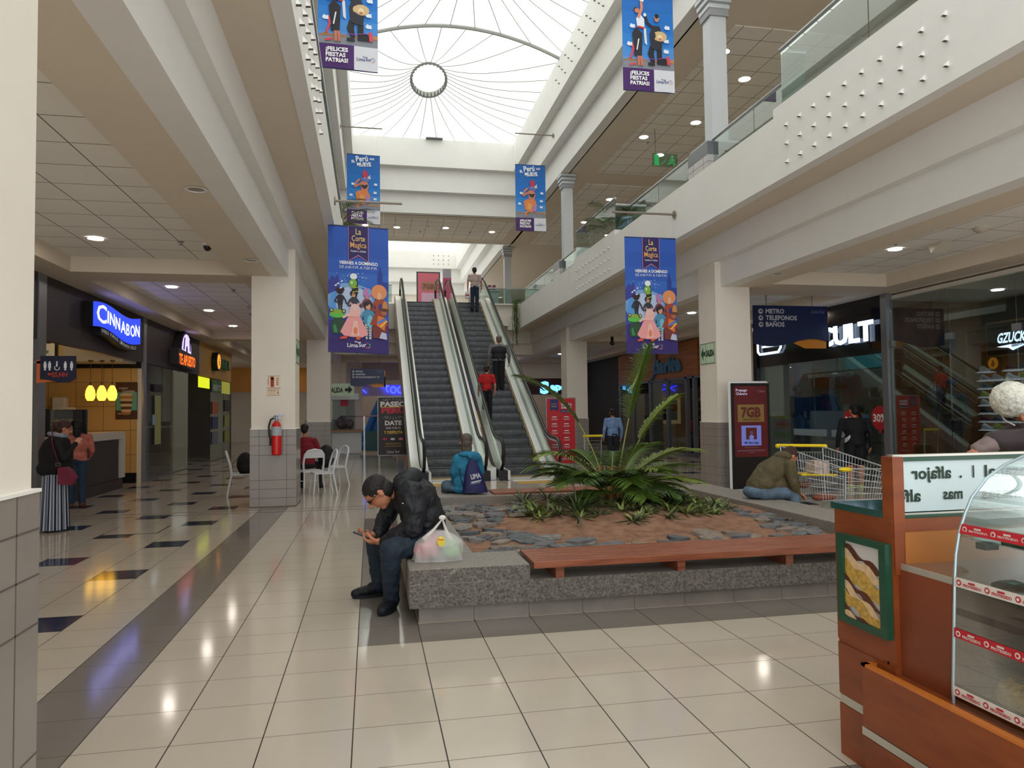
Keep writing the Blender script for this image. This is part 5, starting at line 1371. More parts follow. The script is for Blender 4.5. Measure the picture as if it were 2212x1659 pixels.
sub(o, 'lower_panel', MB().box(-.2, 1.0, 29.4, 29.42, .15, .95), mat('panel_teal', '34605E', .4))
o = thing('claw_machine', 'white arcade prize machine with glass top behind the left columns', 'arcade machine', None, (-1.0, 29.0, 0))
sub(o, 'cabinet', MB().box(-1.6, -.35, 28.6, 29.6, .12, .95).box(-1.55, -.4, 28.7, 29.5, 0, .12), mat('machine_white', 'C9CDD0', .35))
sub(o, 'counter_edge', MB().box(-1.65, -.3, 28.5, 29.6, .95, 1.03), mat('machine_wood', '9A7A58', .5))
sub(o, 'glass_box', MB().box(-1.45, -.6, 28.75, 29.4, 1.03, 2.2), glass('case_glass', 'D5E2E4', refl=.3))
sub(o, 'machine_roof', MB().box(-1.6, -.45, 28.65, 29.5, 2.2, 2.45), mat('machine_white', 'C9CDD0', .35))
sub(o, 'red_square', MB().box(-1.15, -.85, 28.72, 28.74, 1.95, 2.2), mat('ink_magenta', 'B02048', .5))
sub(o, 'toy_pile', MB().ell((-1.1, 29.1, 1.3), (.25, .2, .25), 12, 8).ell((-.8, 29.0, 1.25), (.16, .14, .2), 12, 8), mat('toys_pink', '9A7A88', .8, var=.5, vs=9))
o = thing('mannequin', 'pink-dressed dummy on a stand between the left columns', 'mannequin', None, (-2.0, 27.5, 0))
sub(o, 'torso', MB().ell((-2.1, 27.5, 1.75), (.22, .16, .32), 14, 10).ell((-2.1, 27.5, 2.1), (.12, .1, .12), 12, 8), mat('dress_pink', 'B0707A', .7, var=.4, vs=8), smooth=True)
sub(o, 'head', MB().ell((-2.05, 27.5, 2.28), (.09, .1, .13), 12, 8).cyl((-2.08, 27.5, 2.1), (-2.06, 27.5, 2.22), .04, 8), mat('mannequin_skin', 'D8B08A', .5), smooth=True)
sub(o, 'stand', MB().box(-2.35, -1.8, 27.3, 27.7, 1.3, 1.42).cyl((-2.1, 27.5, 0), (-2.1, 27.5, 1.3), .12, 12), mat('stand_grey', '7A7274', .5))
# lit shop beyond: shelves, clothes, neon
struct('wall_far_shop', MB().box(.4, 5.2, 38.2, 38.3, 0, 2.55, 0), [mat('far_shop_wood', 'C9A272', .6, var=.3, vs=2)])
random.seed(12)
for i in range(14):
    x = .7 + (i % 7) * .33; z = 1.3 + .62 * (i // 7)
    put('hanging_garment', MB().pr([(x, z), (x + .07, z + .33), (x + .11, z + .38), (x + .19, z + .38), (x + .25, z + .33), (x + .3, z)], 'y', 38.0 - .01 * i, 38.1 - .01 * i), mat('top_%d' % (i % 5), ('D8C8B0', '7A9070', 'C07A5A', 'E8E0D0', '5A5048')[i % 5], .8), label='small garment hanging in the far warm-lit shop', cat='clothing', group='garments in the far shop')
o = thing('neon_sign', 'blue neon lowercase lettering cut off by the left escalator', 'neon sign', None, (1.2, 37.2, 2.8))
sub(o, 'neon_tube', MB().tube([(.55, 37.3, 3.0), (.95, 37.3, 3.05)], .03, 6).tube([(.85, 37.3, 3.3), (.8, 37.3, 2.85), (.9, 37.3, 2.72)], .03, 6).tube([(1.15 + .14 * cos(a), 37.3, 2.85 + .16 * sin(a)) for a in [i * pi / 8 for i in range(16)]], .03, 6, closed=True).tube([(1.5 + .13 * cos(a), 37.3, 2.85 + .16 * sin(a)) for a in [i * pi / 8 for i in range(16)]], .03, 6, closed=True).tube([(1.63, 37.3, 3.0), (1.63, 37.3, 2.45)], .03, 6), neonb)
o = thing('neon_sign', 'crossed blue neon lines on the far wall right of the escalators', 'neon sign', None, (6.6, 37.2, 2.8))
for a, b in (((5.5, 3.0), (7.0, 2.6)), ((5.6, 2.7), (6.3, 3.1)), ((6.6, 2.2), (6.95, 3.2)), ((-.9, 3.3), (-.2, 2.7))): sub(o, 'neon_tube', MB().tube([(a[0], 37.3, a[1]), (b[0], 37.3, b[1])], .02, 6), neonb)
o = thing('wall_sign', 'lit blue-white lettering on a dark red fascia at the far right', 'shop sign', None, (9.3, 35.8, 3))
sub(o, 'sign_box', MB().box(7.6, 11, 35.75, 35.9, 2.55, 3.35), mat('fascia_wine', '3A1620', .5))
sub(o, 'lettering', MB().text('S', (8.5, 35.72, 2.6), .8, (1, 0, 0), NY, 0, w=.5, bold=.06).text('apo', (9.05, 35.72, 2.75), .5, (1, 0, 0), NY, 0, w=.9, bold=.06), mat('lit_sky', '8FD0FF', .5, emit=2.5, ecol='60B8FF'))
o = thing('wall_poster', 'cream poster with portraits seen through the right escalator side', 'poster', None, (6.2, 37.0, 1.5))
sub(o, 'sheet', MB().box(5.4, 7.4, 37.1, 37.15, .9, 2.35, 0).box(5.6, 6.6, 37.08, 37.1, 1.1, 2.2, 1), [mat('sheet_cream', 'D8B888', .5, emit=.3), mat('photo_grey', '9A9A98', .5)])
sub(o, 'portraits', MB().ell((5.8, 37.06, 1.8), (.2, .02, .22), 12, 8, 0).ell((6.3, 37.06, 1.7), (.1, .02, .13), 12, 8, 1).box(6.15, 6.45, 37.05, 37.08, 1.15, 1.58, 1), [mat('portrait_red', 'B05A40', .6), mat('portrait_dark', '2A2A2E', .6)])
# hanging directory signs
def directory(x0, x1, y, z0, z1, lines, label, rods, sz):
    o = thing('hanging_sign', label, 'sign', 'hanging signs', ((x0 + x1) / 2, y, z1))
    w, h = x1 - x0, z1 - z0
    wv = [(x0 + w * t, z0 + h * (.18 + .09 * sin(t * 5.6 + 3.4) - .05)) for t in [i / 16 for i in range(17)]]
    sub(o, 'sign_panel', MB().pr([(x0, z1), (x1, z1)] + wv[::-1], 'y', y - .03, y + .03), mat('sign_navy_gloss', '0E1C48', .35))
    sub(o, 'orange_panel', MB().pr([(x1 - w * .45, z0 + h * .12), (x1 + w * .03, z0 + h * .6), (x1 + w * .03, z0), (x1 - w * .3, z0 + .0)], 'y', y + .03, y + .05).box(x1 - .01, x1 + w * .03, y + .03, y + .05, z0, z1 - h * .12), mat('sign_amber', 'D88A28', .4))
    k = MB()
    for i, t in enumerate(lines):
        zc = z1 - h * (.14 + .155 * i)
        k.cyl((x0 + w * .09, y - .031, zc), (x0 + w * .09, y - .036, zc), h * .06, 18, 0)
        k.text('<', (x0 + w * .07, y - .04, zc - h * .04), h * .13, (1, 0, 0), NY, 1, bold=.03)
        k.box(x0 + w * .075, x0 + w * .115, y - .04, y - .037, zc - .006, zc + .006, 1)
        k.text(t, (x0 + w * .155, y - .035, zc - h * .045), sz, (1, 0, 0), NY, 0, bold=.03)
    k.text('Lima Sur', (x1 - w * .22, y - .035, z1 - h * .17), sz * .8, (1, 0, 0), NY, 2, w=w * .18)
    sub(o, 'lettering', k, [mat('sign_silver', 'C3C6CC', .4), mat('sign_ink', '10183A', .5), mat('sign_dim', '7A82A0', .5)])
    for x in rods: sub(o, 'hanger_rod', MB().tube([(x, y, z1), (x, y, 4.42)], .014, 6), steel)
directory(8.62, 10.5, 15.0, 3.05, 4.03, ('METRO', 'TELEFONOS', 'BAÑOS'), 'navy and orange hanging direction sign beside the exit-sign column', (8.95, 10.12), .145)
directory(-.67, .47, 25.0, 2.55, 3.18, ('METRO', 'MAESTRO', 'ESTACIONAMIENTO "A"'), 'small dark hanging direction sign left of the escalators', (-.45, .3), .075)
# stand signs by the escalators
def stand(x0, x1, y, z0, z1, col, fr, label):
    o = thing('sign_stand', label, 'sign stand', None, ((x0 + x1) / 2, y, 0))
    sub(o, 'frame', MB().box(x0, x1, y, y + .05, z0, z1, 0).box(x0 + .03, x1 - .03, y - .006, y, z0 + .03, z1 - .03, 1), [mat('stand_frame', fr, .4, metal=.4), mat('stand_' + col, col, .5)])
    for x in (x0 + .05, x1 - .05): sub(o, 'leg', MB().box(x - .025, x + .025, y, y + .05, 0, z0).box(x - .03, x + .03, y - .2, y + .25, 0, .03), mat('stand_frame', fr, .4, metal=.4))
    return o
o = stand(.2, 1.14, 21.9, .38, 2.16, '322C30', '8A8A8A', 'dark chalkboard-style stand reading PASEO PERU left of the escalators')
k = MB(); X_ = (1, 0, 0); y = 21.885
k.text('PASEO', (.67, y, 1.86), .2, X_, NY, 0, 'c', w=.76, bold=.05).text('PERÚ', (.67, y, 1.66), .22, X_, NY, 2, 'c', w=.7, bold=.05).box(.3, 1.04, y, y + .003, 1.83, 1.85, 1)
k.text('DATE', (.67, y, 1.3), .18, X_, NY, 0, 'c', w=.5, bold=.05).text('UNA VUELTA', (.67, y, 1.18), .09, X_, NY, 0, 'c', w=.45, bold=.01).text('Y DISFRUTA', (.67, y, 1.04), .12, X_, NY, 1, 'c', w=.56, bold=.04)
k.text('ENCUÉNTRANOS', (.67, y, .72), .06, X_, NY, 1, 'c', w=.44).text('AL LADO DE CINNABON', (.67, y, .65), .05, X_, NY, 1, 'c', w=.5)
for x, c in ((.42, 2), (.65, 0), (.89, 3)): k.ell((x, y, .88), (.07, .003, .035), 12, 6, c)
k.text('Lima Sur', (.67, y, .46), .12, X_, NY, 0, 'c', w=.38)
for i in range(7):
    a = .5 + i * .36
    k.tube([(.67 + .22 * cos(a), y, 2.0 + .06 * sin(a)), (.67 + .34 * cos(a), y, 2.02 + .09 * sin(a))], .005, 4, 0)
    k.tube([(.67 + .2 * cos(a), y, 1.6 - .06 * sin(a)), (.67 + .32 * cos(a), y, 1.58 - .12 * sin(a))], .005, 4, 0)
sub(o, 'lettering', k, [mat('chalk_white', 'D8D2CC', .6), mat('chalk_gold', 'D8B048', .6), mat('chalk_red', 'C8384A', .6), mat('chalk_pink', 'E08A8A', .6)])
o = stand(4.95, 5.85, 20.1, .12, 2.05, 'C01C28', '77706C', 'red schedule stand with white text right of the escalators')
k = MB(); y = 20.085
k.pr([(5.08, 2.0), (5.32, 2.0), (5.32, 1.66), (5.2, 1.72), (5.08, 1.66)], 'y', y, y + .003, 1).text('La Corte', (5.2, y - .003, 1.85), .06, X_, NY, 2, 'c', w=.16).text('Magica', (5.2, y - .003, 1.78), .06, X_, NY, 2, 'c', w=.16)
k.text('VIERNES A', (5.56, y, 1.82), .09, X_, NY, 0, 'c', w=.34, bold=.04).text('DOMINGO', (5.56, y, 1.73), .09, X_, NY, 0, 'c', w=.3, bold=.04).box(5.38, 5.74, y, y + .003, 1.62, 1.69, 1).text('6 P.M. A 7 P.M.', (5.56, y - .003, 1.635), .045, X_, NY, 0, 'c', w=.3)
for c in range(2):
    for r in range(6):
        x, z = 5.2 + c * .36, 1.48 - r * .2
        k.box(x - .07, x + .07, y, y + .002, z, z + .025, 0).box(x - .1, x + .1, y, y + .002, z - .05, z - .042, 0).box(x - .08, x + .08, y, y + .002, z - .075, z - .068, 0)
k.text('Lima Sur', (5.55, y, .25), .1, X_, NY, 0, 'c', w=.28)
sub(o, 'lettering', k, [mat('sign_white', 'E4E6EC', .5), mat('ribbon_navy', '24306A', .5), mat('ink_gold', 'D8B878', .5)])
# advertising totem by the right column
o = thing('advertising_totem', 'tall black advertising screen with white edge before the right column', 'screen', None, (7.3, 12.95, 0))
tx0, tx1, ty = 6.86, 7.74, 12.9
sub(o, 'housing', MB().box(tx0, tx1, ty, ty + .1, .06, 2.2, 0), [mat('totem_white', 'D8DADC', .3)]).modifiers.new('b', 'BEVEL').width = .05
sub(o, 'black_front', MB().box(tx0 + .03, tx1 - .03, ty - .012, ty, .1, 2.16), mat('totem_black', '070709', .12))
sub(o, 'base_plate', MB().box(tx0 - .3, tx1 + .2, ty - .35, ty + .42, 0, .05), mat('totem_white', 'D8DADC', .3))
sc = MB(); y = ty - .016
sc.box(tx0 + .09, tx1 - .09, y, y + .004, .72, 2.1, 0)
sub(o, 'screen', sc, mat('screen_red', '4A0E16', .2, emit=.16, ecol='6A0A16', var=.3, vs=2))
k = MB(); y -= .004
cx = (tx0 + tx1) / 2
k.text('Prepago', (tx0 + .13, y, 2.0), .07, X_, NY, 0, bold=.02, w=.24).text('Chévere', (tx0 + .13, y, 1.93), .07, X_, NY, 0, bold=.02, w=.24).text('Claro', (tx1 - .28, y, 1.98), .07, X_, NY, 3, w=.15)
k.box(cx - .28, cx + .28, y, y + .003, 1.40, 1.74, 1).text('7GB', (cx, y - .004, 1.5), .26, X_, NY, 2, 'c', w=.42, bold=.05).text('ADICIONALES', (cx, y - .004, 1.43), .055, X_, NY, 2, 'c', w=.36, bold=.02)
k.box(cx - .21, cx + .21, y, y + .003, .94, 1.33, 4).box(cx - .115, cx + .115, y - .003, y, 1.06, 1.29, 2).ell((cx, y - .006, 1.1), (.05, .002, .05), 12, 8, 4).tube([(cx + .022 * cos(a), y - .006, 1.19 + .022 * sin(a)) for a in [i * pi / 6 for i in range(12)]], .005, 4, 4, closed=True)
k.text('Mi Claro-App', (cx, y - .004, .975), .065, X_, NY, 5, 'c', w=.3, bold=.03)
for z, w in ((.9, .3), (.85, .6), (.83, .6), (.8, .12)): k.box(cx - w / 2, cx + w / 2, y, y + .002, z, z + .006, 3)
sub(o, 'screen_graphics', k, [mat('scr_white', 'B8B0D0', .4, emit=.35), mat('scr_gold', '7A6430', .4, emit=.1), mat('scr_red', '5A1814', .4, emit=.05), mat('scr_grey', '7A6A80', .4, emit=.1), mat('scr_lilac', '6E78C8', .4, emit=.25), mat('scr_navy', '141A50', .4)])
# column signs
def csign(x, y0, y1, z0, z1, flip, label):
    """green-on-cream exit sign on an x-facing column side"""
    o = thing('exit_sign', label, 'sign', None, (x, (y0 + y1) / 2, z0))
    s = -1 if flip < 0 else 1
    a, b = sorted((x, x + s * .008))
    sub(o, 'plate', MB().box(a, b, y0, y1, z0, z1, 0), [mat('sign_pale_green', 'C9DCC0', .4)])
    xx = x + s * .012
    rd = (0, s, 0)
    st = y0 if s > 0 else y1
    w = y1 - y0
    k = MB()
    k.text('SALIDA', (xx, st + s * w * .40, z0 + (z1 - z0) * .36), (z1 - z0) * .42, rd, NY, 0, w=w * .55, bold=.05)
    aw = [(st + s * w * .04, z0 + (z1 - z0) * .5), (st + s * w * .2, z0 + (z1 - z0) * .82), (st + s * w * .2, z0 + (z1 - z0) * .6), (st + s * w * .34, z0 + (z1 - z0) * .6), (st + s * w * .34, z0 + (z1 - z0) * .4), (st + s * w * .2, z0 + (z1 - z0) * .4), (st + s * w * .2, z0 + (z1 - z0) * .18)]
    k.pr(aw, 'x', xx - .001, xx + .001, 1)
    for e in ((y0, y0 + .012), (y1 - .012, y1)): k.box(xx - .001, xx, e[0], e[1], z0, z1, 1)
    k.box(xx - .001, xx, y0, y1, z0, z0 + .01, 1).box(xx - .001, xx, y0, y1, z1 - .01, z1, 1).box(xx - .001, xx, st + s * w * .37 - .004, st + s * w * .37 + .004, z0, z1, 1)
    sub(o, 'lettering', k, [mat('sign_ink_green', '1A2A20', .5), mat('sign_green_dark', '14603A', .5)])
csign(6.88, 13.47, 14.12, 2.6, 3.03, -1, 'pale green exit sign with left arrow on the right column side')
csign(-1.335, 13.55, 14.15, 2.6, 3.03, 1, 'pale exit sign seen edge-on on the fire-extinguisher column')
o = thing('exit_sign', 'pale exit sign with black right arrow beyond the left columns', 'sign', None, (-1.0, 27.4, 2.3))
sub(o, 'plate', MB().box(-1.5, -.6, 27.4, 27.42, 2.32, 2.78), mat('sign_pale_green', 'C9DCC0', .4))
sub(o, 'lettering', MB().text('SALIDA', (-1.5, 27.39, 2.45), .26, X_, NY, 0, w=.5, bold=.03).pr([(-.66, 2.55), (-.8, 2.7), (-.8, 2.6), (-.93, 2.6), (-.93, 2.5), (-.8, 2.5), (-.8, 2.4)], 'y', 27.38, 27.39), mat('sign_ink_green', '1A2A20', .5))
sub(o, 'hanger_rod', MB().tube([(-1.1, 27.41, 2.78), (-1.1, 27.41, 4.16)], .01, 5), steel)
o = thing('exit_sign', 'green running-figure exit sign in the upper gallery', 'sign', None, (8.2, 20, 8.9))
sub(o, 'plate', MB().box(8.3, 9.1, 19.95, 19.97, 8.95, 9.35), glass('sign_clear', 'D8EADF', refl=.1))
k = MB().box(8.35, 8.5, 19.93, 19.94, 8.97, 9.3).ell((8.92, 19.93, 9.25), (.035, .005, .035), 10, 6)
k.tube([(8.92, 19.93, 9.2), (8.9, 19.93, 9.1), (8.98, 19.93, 9.05), (8.98, 19.93, 8.97)], .02, 6).tube([(8.9, 19.93, 9.1), (8.83, 19.93, 9.03), (8.77, 19.93, 9.03)], .02, 6).tube([(8.82, 19.93, 9.12), (8.9, 19.93, 9.19), (9.0, 19.93, 9.12)], .014, 6).tube([(8.55, 19.93, 9.0), (8.62, 19.93, 9.07), (8.67, 19.93, 9.07), (8.72, 19.93, 9.16)], .012, 6)
sub(o, 'running_figure', k, mat('sign_bright_green', '1E9A50', .5, emit=.4))
sub(o, 'hanger_rod', MB().tube([(8.4, 19.96, 9.35), (8.4, 19.96, 10.08)], .01, 5), steel)
o = thing('exit_sign', 'small green hanging exit sign above the palm, right corridor', 'sign', None, (8.6, 21.5, 3.6))
sub(o, 'plate', MB().box(8.3, 8.9, 21.5, 21.52, 3.62, 3.9), mat('sign_pale_green2', '8FC8A0', .4, emit=.1))
sub(o, 'hanger_rod', MB().tube([(8.6, 21.51, 3.9), (8.6, 21.51, 4.42)], .01, 5), steel)
# fire extinguisher and its sign
o = thing('fire_extinguisher', 'red fire extinguisher hanging on the tiled left column', 'fire extinguisher', None, (-1.66, 13.36, .95))
ex, ey = -1.64, 13.34
sub(o, 'tank', MB().lathe((ex, ey, .93), [(.06, 0), (.085, .02), (.085, .5), (.07, .56), (.03, .6), (.02, .62)], 20), mat('ext_red', 'C81818', .3), smooth=True)
sub(o, 'tank_label', MB().lathe((ex, ey, 1.28), [(.0865, 0), (.0865, .16)], 20), mat('ext_label', 'A8B0B4', .5), smooth=True)
sub(o, 'valve', MB().cyl((ex, ey, 1.54), (ex, ey, 1.64), .025, 10).box(ex - .01, ex + .12, ey - .02, ey + .02, 1.63, 1.65).box(ex - .01, ex + .1, ey - .02, ey + .02, 1.58, 1.6).cyl((ex, ey, 1.6), (ex - .05, ey, 1.6), .03, 10), mat('ext_metal', '8A96A0', .3, metal=.6), smooth=True)
sub(o, 'hose', MB().tube([(ex - .04, ey, 1.6), (ex - .1, ey, 1.56), (ex - .13, ey, 1.45), (ex - .125, ey, 1.3), (ex - .1, ey, 1.2)], .016, 8).cyl((ex - .1, ey, 1.22), (ex - .095, ey, 1.1), .022, 8), mat('hose_black', '141416', .5), smooth=True)
sub(o, 'bracket', MB().box(ex - .02, ex + .02, ey + .05, 13.465, 1.5, 1.54), steel)
o = thing('safety_sign', 'cream and red fire extinguisher notice on the left column', 'sign', None, (-1.71, 13.47, 2.0))
sub(o, 'plate', MB().box(-1.82, -1.59, 13.470, 13.476, 2.13, 2.35, 0).box(-1.82, -1.59, 13.470, 13.476, 2.0, 2.11, 0), [mat('notice_cream', 'EADCC0', .5)])
k = MB(); y = 13.466
k.box(-1.76, -1.70, y, y + .003, 2.15, 2.31).cyl((-1.73, y, 2.31), (-1.73, y + .002, 2.31), .03, 10).tube([(-1.74, y, 2.335), (-1.79, y, 2.32), (-1.8, y, 2.25), (-1.79, y, 2.18)], .004, 5)
for i in range(4): k.tube([(-1.66, y, 2.18 + i * .035), (-1.64, y, 2.2 + i * .035), (-1.62, y, 2.2 + i * .035)], .006, 5)
k.text('EXTINTOR', (-1.8, y, 2.07), .03, X_, NY, 0, w=.13, bold=.02).text('CONTRA INCENDIO', (-1.8, y, 2.03), .025, X_, NY, 0, w=.13).pr([(-1.63, 2.02), (-1.645, 2.05), (-1.635, 2.05), (-1.635, 2.09), (-1.625, 2.09), (-1.625, 2.05), (-1.615, 2.05)], 'y', y, y + .002)
for a in ((-1.82, -1.59, 2.13, 2.136), (-1.82, -1.59, 2.344, 2.35), (-1.82, -1.59, 2.0, 2.005), (-1.82, -1.59, 2.105, 2.11)): k.box(a[0], a[1], y + .002, y + .004, a[2], a[3])
sub(o, 'notice_print', k, mat('notice_red', 'A03028', .5))
# ---------------------------------------------------------------- upper floor extras
def potpalm(x, y, z, n, L, label, azs=None, seedn=0):
    o = thing('potted_palm', label, 'palm', None, (x, y, z))
    sub(o, 'pot', MB().lathe((x, y, z), [(.001, 0), (.16, 0), (.22, .35), (.2, .36), (.001, .33)], 18), mat('pot_brown', '6A5648', .6), smooth=True)
    for i in range(n):
        az = azs[i] if azs else i * 2 * pi / n
        frond((x, y, z + .3), az, .75 + .25 * (i % 3), L * (.8 + .2 * (i % 2)), .26, parent=o, col=('5E7A2E', '47622A')[i % 2], droop=.7, seedn=seedn + i, nl=18, start=.3)
potpalm(6.5, 18.4, 6.1, 9, 1.15, 'potted palm leaning over the right balcony rail', seedn=60)
potpalm(-1.05, 20.5, 6.4, 8, 1.5, 'potted palm behind the left balcony, partly over the small banner', azs=(.0, .3, -.4, 1.2, -1.2, 2.4, .9, -.8), seedn=80)
# trailing plant at the bridge corner
tp = thing('trailing_plant', 'green trailing plant hanging over the right balcony corner', 'plant', None, (6.05, 29.4, 6.3))
random.seed(40)
for i in range(12):
    x, y = 6.05 + random.uniform(-.16, .05), 29.35 + random.uniform(-.3, .3)
    L = random.uniform(.8, 2.1)
    m = MB()
    pts = [(6.25, y, 6.32), (x, y, 6.34)] + [(x + .03 * sin(t * 5 + i), y + .03 * cos(t * 4 + i), 6.3 - t) for t in [L * q / 8 for q in range(1, 9)]]
    m.tube(pts, .008, 4, 1)
    for j in range(46):
        t = j / 46 * L
        a = random.random() * 6.28
        blade(m, (x + .03 * sin(t * 5 + i), y + .03 * cos(t * 4 + i), 6.3 - t), (cos(a), sin(a), -.2), .075, .014, .5, 0, 3)
    sub(tp, 'trailing_strand', m, [leafm['5E7A2E'], leafm['47622A']])
struct('trim_6', MB().box(4.6, 6.3, 29.85, 30.15, 6.2, 6.26, 0), wall)
# totem and counter on the upper landing
o = thing('advertising_totem', 'bright red advertising screen standing on the upper landing', 'screen', None, (2.0, 31.5, 6.1))
sub(o, 'housing', MB().box(2.0, 3.04, 31.5, 31.6, 6.15, 7.86), mat('totem_black', '070709', .12))
sub(o, 'screen', MB().box(2.06, 2.98, 31.47, 31.5, 6.3, 7.8), mat('screen_pinkred', 'B8505C', .3, emit=.2, ecol='E07080'))
sub(o, 'screen_graphics', MB().box(2.2, 2.84, 31.465, 31.468, 7.02, 7.42, 2).text('7GB', (2.52, 31.455, 7.1), .3, X_, NY, 0, 'c', w=.5, bold=.04).box(2.22, 2.82, 31.46, 31.465, 6.5, 6.92, 1), [mat('scr_brown', '8A4A3A', .4), mat('scr_pale', 'D8B0C8', .4, emit=.1), mat('scr_buff', 'C0886A', .4)])
o = thing('promo_pillar', 'narrow magenta and clear pillar between the escalator heads', 'display', None, (3.3, 31.2, 6.1))
sub(o, 'pillar_body', MB().box(3.15, 3.5, 31.2, 31.5, 6.1, 7.55), mat('magenta', 'C83070', .4))
sub(o, 'pillar_top', MB().box(3.15, 3.5, 31.2, 31.5, 7.55, 7.95), mat('pillar_grey', 'A8A0A8', .3))
o = thing('promo_counter', 'white promotional counter with red loop logo on the upper landing', 'counter', None, (5.2, 31.3, 6.1))
sub(o, 'counter_body', MB().box(4.85, 5.6, 31.2, 31.8, 6.1, 7.0).box(4.8, 5.66, 31.15, 31.85, 7.0, 7.06), mat('machine_white', 'C9CDD0', .35))
sub(o, 'logo_loop', MB().tube([(5.15 + .13 * cos(a), 31.19, 6.55 + .1 * sin(a)) for a in [i * pi / 8 for i in range(13)]], .022, 6), mat('logo_red', 'A82848', .5))
for x in (4.95, 5.15, 5.35): sub(o, 'leaflet_box', MB().box(x, x + .14, 31.3, 31.4, 7.06, 7.3), mat('leaflet', '7A3048', .5))
# second-floor orchid pots at rail corner
o = thing('orchid_pot', 'white flowers in a pot behind the corner railing glass', 'plant', None, (6.9, 28.6, 6.1))
sub(o, 'pot', MB().lathe((6.85, 28.6, 6.1), [(.12, 0), (.16, .3)], 14), mat('pot_brown', '6A5648', .6))
k = MB()
for i in range(9):
    a = i * .7; k.ell((6.75 + .2 * cos(a), 28.5 + .2 * sin(a), 6.75 + .07 * (i % 4)), (.05, .03, .05), 8, 6, 0)
    k.tube([(6.85, 28.6, 6.4), (6.75 + .2 * cos(a), 28.5 + .2 * sin(a), 6.72 + .07 * (i % 4))], .006, 4, 1)
sub(o, 'flowers', k, [mat('petal_white', 'DCE2F0', .6), leafm['47622A']])
# ---------------------------------------------------------------- wooden sweets kiosk on the right
kw = mat('kiosk_wood', '8A4620', .35, var=.18, vs=3, col2='7A3A1A', vdim=(1, 1, 5))
kwo = mat('kiosk_wood_edge', 'C4702A', .35, var=.12, vs=5)
kwt = mat('kiosk_wood_tan', 'A8662A', .35, var=.12, vs=3)
kg = mat('kiosk_green', '1F4A36', .3, var=.1)
kgt = mat('kiosk_green_top', '1C4A44', .08, spec=.8)
kst = mat('kiosk_steel', 'C2BDB2', .3, metal=.6)
ks = thing('sweets_kiosk', 'reddish wooden sweets kiosk with green trim in the right foreground', 'kiosk', None, (3.0, 2.8, 0))
KX = 2.215
sub(ks, 'carcass', MB().box(KX, 4.6, 2.80, 3.14, 0, 1.165, 0).box(KX, 2.6, 2.75, 2.81, 0, 1.165, 0).box(2.262, 4.6, 2.735, 2.80, .93, 1.11, 1).box(2.30, 4.6, 1.2, 2.75, .06, .5, 0).box(2.26, 2.42, 2.455, 2.74, .5, .95, 0), [kw, kwt])
sub(ks, 'side_panel', MB().box(KX - .006, KX, 2.75, 3.14, .545, 1.165, 0).box(KX - .006, KX, 2.75, 3.14, .287, .528, 0).box(KX - .006, KX, 2.9, 3.14, .0, .24, 0), [kw])
sub(ks, 'steel_band', MB().box(KX - .004, KX, 2.9, 3.135, .243, .283).box(2.148, 2.153, 1.2, 2.9, .197, .232), [kst])
sub(ks, 'low_front', MB().box(2.15, 2.29, 1.2, 2.895, 0, .192, 0).box(2.15, 2.29, 1.2, 2.895, .236, .5, 0).box(2.165, 2.29, 1.2, 2.89, .19, .24, 0), [kw])
sub(ks, 'edge_strip', MB().box(2.148, 2.178, 1.2, 2.897, .5, .512, 0).box(2.148, 2.215, 2.87, 2.897, .5, .512, 0), [kwo])
sub(ks, 'worktop', MB().box(KX - .012, 2.62, 2.81, 3.16, 1.165, 1.195), [kgt])
sub(ks, 'corner_post', MB().box(KX - .002, 2.267, 2.738, 2.808, 0.93, 1.435), [kw, kwt])
sub(ks, 'shelf_plate', MB().box(2.245, 4.6, 1.2, 2.738, .955, .975), [mat('shelf_brown', '7A5A48', .25)])
sub(ks, 'shelf_edge', MB().box(2.238, 2.246, 2.46, 2.745, .95, .978), [kst])
sub(ks, 'inner_panel', MB().box(2.235, 2.26, 2.46, 2.755, .5, .952), [mat('kiosk_wood_red', '7A3C22', .35, var=.12, vs=3)])
# back sign panel seen from behind (mirrored lettering on glass)
bp = thing('counter_sign', 'frosted glass sign with mirrored green lettering on the kiosk back edge', 'sign', None, (3.2, 2.79, 1.2))
sub(bp, 'glass_pane', MB().box(2.268, 4.3, 2.785, 2.79, 1.19, 1.415), mat('frosted_glass', 'B9C8C8', .3, emit=.12, ecol='C8D8D8'))
sub(bp, 'green_frame', MB().box(2.268, 4.3, 2.765, 2.80, 1.125, 1.178, 0).box(2.25, 4.3, 2.775, 2.80, 1.412, 1.432, 0), [kg])
sub(bp, 'steel_cap', MB().box(2.24, 4.3, 2.77, 2.805, 1.432, 1.442).box(2.27, 4.3, 2.778, 2.786, 1.178, 1.185), [kst])
k = MB()
MX = (-1, 0, 0)
def mtext(t, x, z, s, w): k.text(t, (x, 2.780, z), s, MX, NY, 0, 'l', w=w, bold=.025)
mtext('alfajor', 2.545, 1.333, .075, .205); mtext('.', 2.60, 1.333, .075, .012); mtext('l', 2.665, 1.333, .075, .008); mtext('artesanal', 3.06, 1.333, .075, .34)
mtext('alfo', 2.385, 1.235, .075, .125); mtext('mas', 2.60, 1.24, .07, .10); mtext('finas masas', 3.1, 1.235, .075, .4)
sub(bp, 'lettering', k, mat('letter_darkgreen', '16301F', .5))
